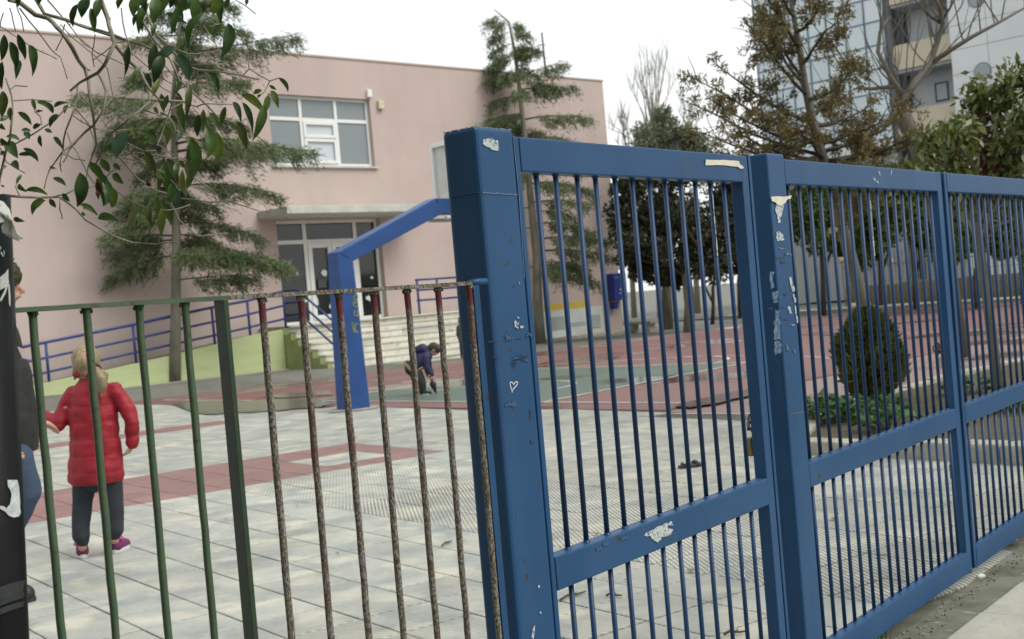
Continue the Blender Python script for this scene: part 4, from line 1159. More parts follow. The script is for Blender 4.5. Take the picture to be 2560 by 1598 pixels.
MB().box(TP(a_l - .15, .25, zb_ - .45), N2 * (a_r - a_l + .3), E2 * .5, Z * .4).build('fascia', panel_white, tower)
MB().box(TP(a_l - .15, .05, 0), N2 * (a_r - a_l + .3), E2 * .12, Z * (zb_ - .46)).build('ground_storey', simple('storey_grey', (.34, .355, .35), (.28, .295, .29), rough=.8, scale=.6, kind='World'), tower)
a_d = tsol(2252, 250)[0]
MB().box(TP(a_r + .05, -.6, 0), N2 * (a_d - a_r), E2 * 3, Z * 19).build('recess', dark_panel, tower)
apt = empty('apartment_block', TP(2, 0, 0), 'white apartment block with beige balconies and round windows, top right', 'building')
a_e = tsol(2406, 165)[0]
bl_l = a_d + .06
MB().box(TP(bl_l, -.9, 0), N2 * (a_e - bl_l), E2 * 6, Z * 18).build('rear_wall', panel_grey, apt)
z_t1 = tsol(2402, 78, .4)[1]; z_t2 = tsol(2410, 250, .4)[1]; sth = z_t1 - z_t2; bh_ = tsol(2402, 78, .4)[1] - tsol(2404, 143, .4)[1]
for k in range(-1, 3):
    zt = z_t2 + k * sth
    if zt < 2.0: continue
    b = MB().box(TP(bl_l, .5, zt - bh_), N2 * (a_e - bl_l), E2 * .15, Z * bh_)
    bo = b.build('balcony_front', beige, apt)
    MB().box(TP(bl_l, .35, zt - bh_ - .12), N2 * (a_e - bl_l), E2 * 1.3, Z * .12).build('balcony_slab', dark_panel if k == 9 else panel_grey, apt)
    wl, wr = bl_l + (a_e - bl_l) * .72, bl_l + (a_e - bl_l) * .96
    wf = MB()
    for (c0, c1, e0, e1) in ((wl, wl + .1, 0, 1.75), (wr - .1, wr, 0, 1.75), (wl + .1, wr - .1, 0, .1), (wl + .1, wr - .1, 1.65, 1.75)):
        wf.box(TP(c0, -.86, zt + .02 + e0), N2 * (c1 - c0), E2 * .05, Z * (e1 - e0))
    w_ = wf.build('window', dark_panel, apt); MB().box(TP(wl + .1, -.88, zt + .12), N2 * (wr - wl - .2), E2 * .02, Z * 1.55).build('pane', panel_grey, w_)
    wl, wr = bl_l + (a_e - bl_l) * .38, bl_l + (a_e - bl_l) * .60
    wf = MB()
    for (c0, c1, e0, e1) in ((wl, wl + .07, .3, 1.1), (wr - .07, wr, .3, 1.1), (wl + .07, wr - .07, .3, .37), (wl + .07, wr - .07, 1.03, 1.1)):
        wf.box(TP(c0, -.86, zt + e0), N2 * (c1 - c0), E2 * .05, Z * (e1 - e0))
    w_ = wf.build('window', dark_panel, apt); MB().box(TP(wl + .07, -.88, zt + .37), N2 * (wr - wl - .14), E2 * .02, Z * .66).build('pane', panel_grey, w_)
# panelled right part standing forward
PWd, PHt = 1.55, .98
MB().box(TP(a_e + .03, .9, 0), N2 * 11, E2 * 6, Z * 18).build('panel_core', alum, apt)
zc1 = tsol(2456, 178, .95)
for c in range(7):
    for r in range(18):
        P = TP(a_e + .03 + c * PWd, .96, r * PHt)
        if visible(P + Z * PHt) is None and visible(P + N2 * PWd) is None: continue
        MB().box(P + N2 * .01 + Z * .01, N2 * (PWd - .02), E2 * .055, Z * (PHt - .02)).build('cladding_panel', panel_white, apt)
for (u, v) in ((2456, 178), (2440, -4)):
    a, z = tsol(u, v, 1.0)
    c = TP(a, .965, z)
    ro_ = [c + N2 * (.36 * math.cos(t)) + Z * (.36 * math.sin(t)) for t in [2 * math.pi * i / 28 for i in range(28)]]
    fr_ = MB().poly_prism(ro_, -E2 * .03).build('round_window', alum, apt)
    MB().poly_prism([c - E2 * .032 + (p - c) * .86 for p in ro_], -E2 * .01).build('pane', simple('round_glass', (.30, .34, .36), rough=.2), fr_)

# low houses between the far fence and the towers
lw = simple('house_white', (.40, .41, .40), (.33, .34, .33), rough=.8, scale=.6, kind='World')
tilered = simple('roof_tiles', (.34, .13, .08), (.27, .11, .07), rough=.8, scale=4, kind='World')
def house(p, q, w, dp, h, label, wall=lw, roof='flat', wins=(), door_=None, dkpanel=()):
    r = empty('low_house', K(p, q), label, 'house', 'low buildings across the street')
    MB().box(K(p, q, -.05), N2 * w, E2 * dp, Z * h).build('wall', wall, r)
    if roof == 'flat': MB().box(K(p, q, h - .05) - N2 * .15 - E2 * .15, N2 * (w + .3), E2 * (dp + .3), Z * .18).build('roof', concrete_white, r)
    else:
        a = K(p, q, h) - N2 * .25 - E2 * .25
        MB().poly_prism([a, a + N2 * (w + .5), a + N2 * (w + .5) + E2 * (dp / 2 + .25) + Z * 1.2, a + E2 * (dp / 2 + .25) + Z * 1.2], Z * .12).build('roof', tilered, r)
        b = K(p, q, h) - N2 * .25 + E2 * (dp + .25)
        MB().poly_prism([b, b + N2 * (w + .5), a + N2 * (w + .5) + E2 * (dp / 2 + .25) + Z * 1.2, a + E2 * (dp / 2 + .25) + Z * 1.2], Z * .12).build('roof', tilered, r)
    for (x, z, ww, hh) in wins:
        o = K(p, q, z) + N2 * x - E2 * .04
        f = MB().box(o, N2 * ww, E2 * .06, Z * hh).build('window', white_frame, r, bevel=.01)
        MB().box(o + N2 * .06 - E2 * .012 + Z * .06, N2 * (ww - .12), E2 * .03, Z * (hh - .12)).build('pane', glass_dark, f)
    for (x, z, ww, hh) in dkpanel:
        MB().box(K(p, q, z) + N2 * x - E2 * .06, N2 * ww, E2 * .05, Z * hh).build('shutter', simple('dark_shutter', (.075, .085, .095), rough=.6), r)
    return r
house(36, 11.5, 5.5, 5, 3.0, 'low white house with a tiled roof glimpsed behind the dark oak trunk', roof='tile', wins=((.8, 1.0, 1.0, 1.0), (3.2, 1.0, 1.0, 1.0)))
house(35, 19.0, 7.5, 5, 3.6, 'long white low building with dark shutters behind the far fence', wins=((.7, 1.2, 1.0, 1.1),), dkpanel=((2.6, .9, 2.2, 2.3), (5.2, 2.0, 1.6, 1.2)))
house(36, 29.0, 7, 5, 3.4, 'white low building with a grey shutter at the right picture edge', dkpanel=((1.0, .1, 1.7, 2.3),), wins=((4.0, 1.1, 1.2, 1.1),))
house(38, 2.0, 6, 5, 3.2, 'pale low house partly hidden by the pink school corner', wall=simple('house_cream', (.52, .47, .38), rough=.8), roof='tile', wins=((1.0, 1.0, .9, 1.1), (3.4, 1.0, .9, 1.1), (4.8, 1.0, .9, 1.1)))
# street beyond the fence
st_ = sheet('far_street', [K(29.6, -20), K(29.6, 50), K(34, 50), K(34, -20)], simple('road', (.09, .09, .09), (.07, .07, .07), rough=.8, scale=1, kind='World'), -.03, .05); tag(st_, kind='structure')
# red climbing arch in the little playground by the fence
slide = empty('playground_slide', K(30.6, 4.6), 'red metal playground slide behind the far fence left of the oak', 'slide')
redm = simple('slide_red', (.28, .06, .04), (.2, .06, .045), rough=.6, scale=5, kind='World')
sb_ = K(30.9, 4.2)
MB().poly_prism([sb_ + Z * .3, sb_ + N2 * 1.7 + Z * 1.7, sb_ + N2 * 1.7 + Z * 1.62, sb_ + Z * .2], E2 * .45).build('chute', redm, slide)
MB().box(sb_ + N2 * 1.7 + Z * 1.55, N2 * .8, E2 * .45, Z * .1).build('platform', redm, slide)
for a in (1.75, 2.4):
    for b in (.03, .38): tube_part('leg', [sb_ + N2 * a + E2 * b - Z * .1, sb_ + N2 * a + E2 * b + Z * 2.2], .03, redm, slide, 8)

# parked car beyond the fence
car = empty('parked_car', K(31.4, 27.0), 'dark blue grey parked car behind the fence at the right edge', 'car')
cpaint = simple('car_paint', (.06, .085, .11), rough=.3, spec=.6)
cb = K(31.6, 25.2)
prof = [(0, .28), (.05, .62), (.25, .78), (1.0, .86), (1.55, 1.32), (2.9, 1.36), (3.6, .92), (4.15, .82), (4.3, .6), (4.3, .28)]
body = MB().poly_prism([cb + N2 * x + Z * z for x, z in prof], E2 * 1.65).build('body', cpaint, car, bevel=.06)
for (x0, x1) in ((1.2, 2.1), (2.2, 3.25)):
    zz = lambda x: min(1.27, .9 + max(0, (x - 1.08)) * .75, .95 + max(0, (3.5 - x)) * .6)
    MB().poly_prism([cb + N2 * x + Z * z - E2 * .005 for x, z in ((x0, .9), (x1, .9), (x1 - .03, zz(x1 - .03)), (x0 + .12, zz(x0 + .12)))], -E2 * .012).build('side_window', glass_dark, car)
tyre = simple('tyre', (.02, .02, .02), rough=.8)
for x in (.85, 3.4):
    for y in (-.01, 1.46):
        c = cb + N2 * x + E2 * y + Z * .31
        w_ = MB().tube([c, c + E2 * .2], .31, 20).build('wheel', tyre, car)
        MB().tube([c - E2 * .012, c - E2 * .001] if y < 1 else [c + E2 * .201, c + E2 * .212], .19, 16).build('rim', brm, w_)
MB().box(cb + N2 * .4 + Z * .66 - E2 * .006, N2 * 3.4, -E2 * .012, Z * .07).build('side_trim', white_frame, car)
for y in (.1, 1.25): MB().box(cb + N2 * -.02 + E2 * y + Z * .6, N2 * .1, E2 * .3, Z * .12).build('headlight', glass_pale, car, bevel=.02)

# ------------------------------------------------------------------ trees
bark = simple('bark_grey', (.20, .19, .15), (.12, .115, .09), rough=.9, scale=6, kind='World', bs_=30, bstr=.6, bdist=.02, stretch=(1, 1, .35))
bark_dark = simple('bark_dark', (.075, .065, .05), (.045, .04, .032), rough=.9, scale=6, kind='World', bs_=30, bstr=.6, bdist=.02)
bark_twig = simple('bark_twig', (.22, .20, .14), (.13, .115, .085), rough=.8, scale=14, kind='World', bs_=60, bstr=.3, bdist=.003)
bark_pale = simple('bark_pale_twig', (.30, .27, .23), (.22, .20, .17), rough=.9, scale=8, kind='World')
cedar_l = leaf_mat('cedar_needles', (.075, .112, .048), (.15, .192, .085), scale=1.3, rough=.6, trans=.15)
oak_l = leaf_mat('oak_leaves', (.030, .040, .021), (.058, .064, .034), scale=1.2, rough=.5, trans=.1)
olive_l = leaf_mat('olive_leaves', (.15, .18, .11), (.20, .23, .15), scale=1.5, rough=.5, trans=.15)
brown_l = leaf_mat('brown_needles', (.17, .12, .045), (.11, .105, .042), scale=1.6, rough=.7, trans=.15)
green_l = leaf_mat('green_leaves', (.085, .15, .035), (.05, .095, .026), scale=1.2, rough=.5, trans=.2)
lime_l = leaf_mat('yellow_green_leaves', (.17, .19, .035), (.10, .135, .03), scale=1.4, rough=.5, trans=.2)
bush_l = leaf_mat('cypress_scale', (.075, .098, .03), (.13, .13, .042), scale=3, rough=.6, trans=.1)

def rand_dir(): 
    while True:
        v = Vector((random.uniform(-1, 1), random.uniform(-1, 1), random.uniform(-1, 1)))
        if .05 < v.length < 1: return v.normalized()
def add_leaf(mb, p, d, l, w, nrm=None, mi=0):
    d = d.normalized(); s = d.cross(nrm if nrm is not None else rand_dir())
    if s.length < 1e-3: s = d.orthogonal()
    s = s.normalized() * (w / 2)
    mb.add([p, p + d * (l * .45) + s, p + d * l, p + d * (l * .45) - s], [(0, 1, 2, 3)], mi)

def cedar(name, label, path, rad0, branches, seed, nd=1.0):
    """path: trunk points; branches: (t along trunk, azimuth vector, length, droop)"""
    random.seed(seed)
    root = empty(name, path[0], label, 'tree', 'cedars in front of the school')
    n = len(path)
    tr_ = MB().tube(path, [rad0 * (1 - .93 * (i / (n - 1)) ** .8) for i in range(n)], 10)
    tr_.build('trunk', bark, root, smooth=True)
    lim = MB(); fol = MB()
    def at(t):
        x = t * (n - 1); i = min(int(x), n - 2); return path[i].lerp(path[i + 1], x - i)
    for (t, az, L_, droop) in branches:
        p0 = at(t); az = az.normalized(); side = Vector((-az.y, az.x, 0))
        pts = []; m = 9
        rise = random.uniform(.02, .16)
        wob = random.uniform(-.12, .12)
        for k in range(m):
            f = k / (m - 1)
            pts.append(p0 + az * (L_ * f) + side * (wob * L_ * f * f) + Z * (L_ * (rise * f - droop * f * f)))
        lim.tube(pts, [max(.006, rad0 * .22 * (L_ / 2.5) * (1 - .9 * k / (m - 1))) for k in range(m)], 5)
        ns = int(9 + 13 * L_)
        for k in range(ns):
            f = .16 + .84 * (k + random.random()) / ns
            x = f * (m - 1); i = min(int(x), m - 2); c = pts[i].lerp(pts[i + 1], x - i)
            bl = (.22 + .36 * L_ * (1 - f) * .8) * random.uniform(.5, 1.15)
            sg = random.choice((-1, 1))
            d = (side * sg * random.uniform(.4, 1) + az * random.uniform(.35, .9)).normalized()
            dr_ = random.uniform(.25, .75)
            if k % 7 == 0: d = (az + side * random.uniform(-.3, .3)).normalized()
            nn = int((14 + bl * 82) * nd)
            for q in range(nn):
                g = random.random() ** .75
                b = c + d * (bl * g) - Z * (dr_ * bl * g * g) + Vector((random.gauss(0, .06), random.gauss(0, .06), random.gauss(0, .045) - abs(random.gauss(0, .11)) * g))
                dd = (d * .7 + az * .3 + Z * random.uniform(-1.3, .1) + rand_dir() * .6)
                add_leaf(fol, b, dd, random.uniform(.09, .19), random.uniform(.012, .024))
            if random.random() < .55:                     # hanging twig
                e = c + d * bl * random.uniform(.3, .9) ; hl = random.uniform(.12, .42)
                for q in range(int(40 * hl) + 5):
                    g = random.random(); b = e - Z * (hl * g) + d * (.1 * g) + Vector((random.gauss(0, .035), random.gauss(0, .035), 0))
                    add_leaf(fol, b, rand_dir() * .6 - Z, random.uniform(.07, .14), random.uniform(.02, .035))
    tag(lim.build('limbs', bark_dark, root, smooth=True), kind='stuff')
    fol.build('crown', cedar_l, root)
    return root
RT_ = Vector((CX.x, CX.y, 0)).normalized(); FW_ = Vector((0, 1, 0))
def az_dirs(a): return RT_ * math.cos(a) + FW_ * math.sin(a)
# left cedar
cb1 = F(-17.25, 2.15, 0); cb1.z = .12
b1 = G(437, 957, .13)
dep1 = (b1 - Vector((0, 0, EYE))).dot(CZ)
dep1 = (F(-17.2, 2.25, .1) - Vector((0, 0, EYE))).dot(CZ)
p_c1 = [W(437, 962, dep1), W(439, 800, dep1), W(441, 620, dep1), W(437, 400, dep1), W(434, 250, dep1), W(446, 110, dep1), W(452, 0, dep1), W(455, -150, dep1), W(450, -260, dep1)]
random.seed(11)
pxm = dep1 / FPX
br = []
def tfor(path, v):
    """trunk parameter at photograph row v"""
    vs_ = []
    for p in path:
        r = p - Vector((0, 0, EYE)); vs_.append(799 + FPX * r.dot(CY) / r.dot(CZ))
    for i in range(len(vs_) - 1):
        if vs_[i] >= v >= vs_[i + 1]: return (i + (vs_[i] - v) / (vs_[i] - vs_[i + 1])) / (len(vs_) - 1)
    return .99
for (v, side_, Lpx, dr_) in ((625, 1, 270, .28), (700, 1, 190, .05), (560, 1, 200, .35), (470, 1, 250, .32), (380, 1, 335, .18), (300, 1, 170, .3), (225, 1, 190, .15), (140, 1, 290, -.02), (60, 1, 150, .2), (0, 1, 120, .2), (-60, 1, 90, .2),
                             (640, -1, 185, .3), (600, -1, 225, .22), (545, -1, 170, .38), (470, -1, 120, .3), (395, -1, 115, .3), (300, -1, 150, .25), (255, -1, 225, -.02), (180, -1, 110, .25), (80, -1, 110, .2), (20, -1, 90, .2), (590, -1, 230, .10), (655, 1, 255, .2), (360, 1, 300, .2), (330, -1, 200, .1)):
    br.append((tfor(p_c1, v), az_dirs((0 if side_ > 0 else math.pi) + random.uniform(-.5, .5)), Lpx * pxm * 1.02, dr_))
for k in range(30):
    v = random.uniform(-230, 640); hgt = (640 - v) / 900
    br.append((tfor(p_c1, v), az_dirs(random.uniform(0, 6.28)), random.uniform(.6, 1.5) * (1.15 - .75 * hgt), random.uniform(.05, .35)))
cedar('cedar_tree', 'larger cedar with drooping layered branches in front of the green ramp, left', p_c1, .135, br, 21)
# right cedar
dep2 = (F(-5.0, .85, .0) - Vector((0, 0, EYE))).dot(CZ)
p_c2 = [W(1352, 865, dep2), W(1344, 760, dep2), W(1342, 640, dep2), W(1327, 500, dep2), W(1312, 350, dep2), W(1297, 205, dep2), W(1286, 125, dep2), W(1272, 55, dep2), W(1236, 24, dep2)]
pxm2 = dep2 / FPX; br = []; random.seed(5)
for (v, side_, Lpx, dr_) in ((690, 1, 150, .3), (630, 1, 205, .25), (560, 1, 150, .3), (520, -1, 110, .3), (460, 1, 175, .3), (400, 1, 150, .25), (350, 1, 130, .3), (300, 1, 165, .22), (225, 1, 150, .1), (185, 1, 120, -.15), (290, -1, 135, .35), (240, -1, 130, .35), (190, -1, 100, .2), (330, -1, 110, .2), (150, -1, 65, .3), (120, 1, 55, .25), (110, -1, 60, .3), (85, 1, 40, .3), (80, -1, 50, .35), (60, 1, 25, .2), (55, -1, 30, .4), (40, -1, 30, .4), (570, -1, 90, .3), (430, -1, 110, .3), (660, 1, 120, .3), (600, 1, 180, .2)):
    br.append((tfor(p_c2, v), az_dirs((0 if side_ > 0 else math.pi) + random.uniform(-.5, .5)), Lpx * pxm2, dr_))
for k in range(26):
    v = random.uniform(120, 680); br.append((tfor(p_c2, v), az_dirs(random.uniform(0, 6.28)), random.uniform(.5, 1.7) * min(1, (v - 60) / 260), random.uniform(.1, .35)))
cedar('cedar_tree', 'slimmer cedar with a bent tip rising above the blue post', p_c2, .17, br, 33, .8)

def grow(mb, p, d, L_, r, depth, tips, spread=.6, up=.15, kids=(2, 3), seg=4, shrink=.72, nsd=6, mid=None):
    pts = [p]; dd = d.copy()
    for k in range(seg):
        dd = (dd + rand_dir() * .16 + Z * up * .3).normalized()
        pts.append(pts[-1] + dd * (L_ / seg))
    mb.tube(pts, [r * (1 - .45 * k / seg) for k in range(seg + 1)], nsd if depth > 1 else 4, cap=False)
    if mid is not None: mid.extend(pts[1:])
    if depth == 0:
        tips.append((pts[-1], dd)); return
    for k in range(random.randint(*kids)):
        nd_ = (dd + rand_dir() * spread + Z * up).normalized()
        grow(mb, pts[-1] if k == 0 else pts[random.randint(seg // 2, seg)], nd_, L_ * random.uniform(shrink * .8, shrink * 1.15), r * .55, depth - 1, tips, spread, up, kids, seg, shrink, nsd, mid)
def clump(fol, c, rx, n, l, w, flat=1.0, droop=.0, mi=0):
    for k in range(n):
        v = rand_dir() * (random.random() ** .45); v = Vector((v.x * rx, v.y * rx, v.z * rx * flat))
        add_leaf(fol, c + v, (v.normalized() * .6 + rand_dir() - Z * droop), l * random.uniform(.6, 1.2), w * random.uniform(.7, 1.2), mi=mi)

# dark holm oak
random.seed(41)
dO = 44.0 * U
ob = G(1722, 822, .1); dO = (ob - Vector((0, 0, EYE))).dot(CZ); pxo = dO / FPX
oak = empty('holm_oak', ob, 'dense dark evergreen oak beyond the court, between the school and the office tower', 'tree', 'trees beyond the court')
mb = MB(); fork = W(1716, 690, dO)
mb.tube([ob - Z * .1, W(1724, 760, dO), fork, W(1708, 600, dO), W(1690, 500, dO)], [.17, .15, .14, .11, .06], 10); mb.build('trunk', bark, oak, smooth=True)
mb = MB(); tips = []
for a in range(9):
    grow(mb, fork, (az_dirs(a * .7) + Z * random.uniform(.3, 1.2)).normalized(), 1.1, .06, 2, tips, .7, .15)
tag(mb.build('limbs', bark_dark, oak, smooth=True), kind='stuff')
fol = MB()
for (u, v, r_, n, dz) in ((1640, 520, 90, 1, 0), (1740, 520, 100, 1, 0), (1690, 460, 90, 1, 0), (1620, 610, 80, 1, 0), (1700, 610, 100, 1, 0), (1790, 590, 85, 1, 0), (1590, 640, 45, 1, 0), (1650, 670, 60, 1, 0), (1760, 660, 70, 1, 0), (1830, 520, 60, 1, 0), (1570, 530, 55, 1, 0), (1700, 380, 85, 1, 0), (1620, 420, 60, 1, 0), (1780, 430, 70, 1, 0), (1565, 600, 40, 1, 0), (1600, 680, 35, 1, 0), (1850, 560, 40, 1, 0), (1840, 640, 45, 1, 0), (1690, 700, 35, 1, 0), (1560, 480, 35, 1, 0), (1600, 560, 60, 1, 0), (1660, 560, 80, 1, 0), (1740, 610, 80, 1, 0), (1820, 600, 60, 1, 0), (1800, 480, 70, 1, 0), (1680, 520, 80, 1, 0), (1590, 590, 60, 1, 0)):
    c0 = W(u, v, dO + random.uniform(-.8, .8))
    for k in range(7):
        cc = c0 + rand_dir() * (r_ * pxo * random.uniform(.4, .95))
        clump(fol, cc, r_ * pxo * random.uniform(.3, .55), 150, .16, .085, .85)
fol.build('crown', oak_l, oak)
# olive-grey tree top standing behind the oak
random.seed(43)
dV = dO + 3.5; pv = dV / FPX
ob2 = G(1660, 822, 0); ob2 = W(1668, 780, dV); ob2.z = 0
olv = empty('olive_tree', ob2, 'grey green tree top above the gate, behind the dark oak', 'tree', 'trees beyond the court')
mb = MB(); mb.tube([ob2, W(1660, 600, dV), W(1655, 420, dV)], [.16, .12, .06], 8); mb.build('trunk', bark, olv, smooth=True)
fol = MB()
for (u, v, r_) in ((1640, 380, 70), (1690, 340, 60), (1610, 350, 45), (1720, 380, 55), (1660, 300, 35), (1590, 400, 50), (1680, 420, 80), (1740, 420, 50)):
    c0 = W(u, v, dV + random.uniform(-.5, .5))
    for k in range(7):
        clump(fol, c0 + rand_dir() * r_ * pv * .6, r_ * pv * .5, 230, .17, .05, .9)
fol.build('crown', olive_l, olv)
# thin secondary trunks along the fence
for i, (u0, v0, u1, v1_, lab) in enumerate(((1660, 812, 1672, 690, 'thin dark tree trunk just left of the oak trunk'), (1780, 805, 1790, 680, 'thin dark tree trunk just right of the oak trunk'))):
    b = G(u0, v0, .08); dd_ = (b - Vector((0, 0, EYE))).dot(CZ)
    r = empty('young_tree', b, lab, 'tree', 'trees beyond the court')
    MB().tube([b - Z * .1, W(u0 + (3 if i else -4), 770, dd_), W(u1 - 8, 720, dd_), W(u1, v1_, dd_), W(u1 + 10, v1_ - 80, dd_)], [.07, .06, .055, .045, .02], 7).build('trunk', bark_dark, r, smooth=True)
    MB().tube([W(u0 + (3 if i else -4), 760, dd_), W(u0 - 25 if i else u0 + 25, 700, dd_), W(u0 - 45 if i else u0 + 30, 640, dd_)], [.04, .03, .02], 6).build('limb', bark_dark, r, smooth=True)
    fol = MB()
    for k in range(9): clump(fol, W(u1 + random.uniform(-35, 45), v1_ - random.uniform(20, 130), dd_ + random.uniform(-.4, .4)), .38, 90, .12, .055)
    fol.build('crown', oak_l, r)
# far bare poplars
random.seed(45)
for i, (u, w_, vt, dpt, lab) in enumerate(((1625, 60, 95, 52, 'tall bare tree with upright twigs rising above the olive top'), (1560, 40, 260, 55, 'faint bare shrub beside the right edge of the pink school'), (1720, 45, 235, 53, 'small bare tree between the olive top and the brown tree'))):
    b = W(u + 25, 790, dpt); b.z = 0
    r = empty('bare_tree', b, lab, 'tree', 'bare trees far behind the court')
    px_ = dpt / FPX
    mb = MB(); c = W(u + 8, 470, dpt)
    mb.tube([b, c], [.14, .09], 7)
    mb.build('trunk', bark_pale, r, smooth=True); mb = MB()
    for k in range(26 if i == 0 else 16):
        tu = u + random.gauss(0, w_ * .62); tv = vt + abs(random.gauss(0, 70)) + abs(tu - u) * .6
        s_ = W(u + 8 + random.uniform(-8, 8), random.uniform(330, 470), dpt); e_ = W(tu, tv, dpt + random.uniform(-1, 1))
        m_ = s_.lerp(e_, .5) + Vector((random.uniform(-.15, .15) - (tu - u) * px_ * .1, 0, random.uniform(-.1, .3)))
        mb.tube([s_, m_, e_], [.035, .022, .008], 4)
        for j in range(4):
            f = random.uniform(.35, .9); q_ = m_.lerp(e_, f)
            mb.tube([q_, q_ + Vector((random.uniform(-.3, .3), 0, random.uniform(.35, .9)))], [.014, .005], 3)
    tag(mb.build('twigs', bark_pale, r), kind='stuff')

# half-dead brown conifer growing out of the planting bed
random.seed(47)
dP = 13.9 * U; pp = dP / FPX
pine_path = [(2205, 985), (2188, 830), (2152, 740), (2118, 610), (2082, 480), (2058, 395), (2033, 310), (2012, 210), (1998, 110), (1980, 20), (1970, -70), (1958, -170)]
pine_pts = [W(u, v, dP) for u, v in pine_path]
pine = empty('brown_conifer', pine_pts[0], 'half dead brown conifer leaning left behind the second gate leaf', 'tree')
MB().tube(pine_pts, [.085, .075, .07, .064, .057, .05, .045, .038, .031, .024, .018, .01], 9).build('trunk', simple('bark_brown', (.1, .09, .07)), pine, smooth=True)
mb = MB(); fol = MB(); tips = []; mids = []
targets = []
for (u0, v0, u1, v1_) in ((2062, 400, 1840, 330), (2050, 360, 1780, 250), (2035, 310, 1800, 160), (2020, 240, 1850, 60), (2010, 200, 1890, 20), (2000, 120, 1900, -40), (2062, 405, 1740, 330), (2058, 390, 1760, 400), (2045, 340, 1880, 430), (2070, 430, 1920, 450),
                          (2050, 360, 2210, 320), (2035, 315, 2190, 240), (2020, 250, 2150, 150), (2005, 160, 2100, 60), (1990, 80, 2060, -20), (2062, 400, 2260, 390), (2075, 450, 2230, 430), (2055, 380, 2300, 260), (2085, 490, 2200, 470), (2066, 415, 2120, 440), (2030, 290, 2090, 180), (2015, 210, 1950, 100), (1985, 40, 1930, -60), (1980, 20, 2030, -60), (2058, 395, 1960, 330), (2040, 330, 2140, 360), (2066, 410, 2330, 330), (2000, 130, 1870, 110), (2060, 390, 1700, 260), (2045, 340, 1730, 210)):
    a = W(u0, v0, dP); b = W(u1 + random.uniform(-15, 15), v1_ + random.uniform(-15, 15), dP + random.uniform(-1.1, 1.1))
    m = a.lerp(b, .5) + Vector((random.uniform(-.05, .05), random.uniform(-.1, .1), random.uniform(-.12, .02)))
    mb.tube([a, a.lerp(m, .5) - Z * .02, m, b.lerp(m, .5) + Z * random.uniform(-.02, .05), b], [.022, .018, .014, .010, .005], 5)
    L_ = (b - a).length
    for j in range(int(9 + 7 * L_)):
        f = random.uniform(.25, 1.0); q_ = a.lerp(m, f * 2) if f < .5 else m.lerp(b, f * 2 - 1)
        d = (rand_dir() + (b - a).normalized() * .5 + Z * .25).normalized(); tl = random.uniform(.12, .34)
        e_ = q_ + d * tl
        mb.tube([q_, q_.lerp(e_, .5) + rand_dir() * .02, e_], [.006, .0045, .002], 4)
        if random.random() < .66:
            for s_ in range(random.randint(1, 3)):
                clump(fol, q_.lerp(e_, random.uniform(.4, 1.05)) + rand_dir() * .03, random.uniform(.035, .085), 34, .055, .017, .9)
tag(mb.build('limbs', bark_dark, pine, smooth=True), kind='stuff'); fol.build('crown', brown_l, pine)
for (u, v) in ((2138, 765), (2090, 575), (2108, 650)):
    c = W(u, v, dP - .06)
    MB().tube([c, W(u - 14, v + 2, dP - .09)], [.03, .034], 10).build('cut_stub', simple('cut_wood', (.34, .28, .2), (.25, .2, .14), rough=.9, scale=20), pine)

# pollarded bare tree
random.seed(49)
dB = 17.5 * U
bt_path = [(2350, 560), (2320, 440), (2285, 350), (2262, 300), (2252, 270)]
bare = empty('pollarded_tree', Vector((W(2390, 740, dB).x, W(2390, 740, dB).y, 0)), 'bare pollarded tree with two thick limbs in front of the apartment block', 'tree')
b0 = W(2385, 700, dB); b0.z = .1
mb = MB().tube([b0] + [W(u, v, dB) for u, v in bt_path], [.13, .115, .105, .10, .11, .10], 9)
mb.build('trunk', simple('bark_brown', (.085, .073, .058), (.05, .043, .034), rough=.9, scale=6, kind='World', bs_=30, bstr=.6, bdist=.02), bare, smooth=True)
mb = MB(); tips = []
limbs = [([(2252, 275), (2262, 245), (2290, 205), (2325, 160), (2342, 110), (2357, 60), (2350, 20), (2330, -20)], .075), ([(2325, 160), (2372, 128), (2430, 92), (2490, 60), (2570, 15)], .05), ([(2255, 275), (2247, 225), (2225, 190), (2195, 130), (2200, 80), (2225, 40)], .06),
         ([(2245, 215), (2180, 222), (2140, 222)], .045), ([(2357, 60), (2330, 45), (2300, 10)], .035), ([(2350, 60), (2375, 20), (2395, -20)], .03), ([(2250, 300), (2215, 305), (2180, 335)], .05)]
for lp, r0_ in limbs:
    pts = [W(u, v, dB + .12 * math.sin(i + r0_ * 50)) for i, (u, v) in enumerate(lp)]
    mb.tube(pts, [.72 * r0_ * (1 - .6 * i / (len(pts) - 1)) for i in range(len(pts))], 8)
    for i in range(1, len(pts)):
        for j in range(2):
            f = random.random(); q_ = pts[i - 1].lerp(pts[i], f)
            d = (rand_dir() * .8 + Z * .75 + (pts[i] - pts[i - 1]).normalized() * .35); d.y *= .6; d.normalize()
            grow(mb, q_, d, random.uniform(.4, 1.0), .011, 1, tips, .5, .25, (2, 3), 4, .65, 4)
tag(mb.build('limbs', simple('bark_brown', (.1, .09, .07)), bare, smooth=True), kind='stuff')

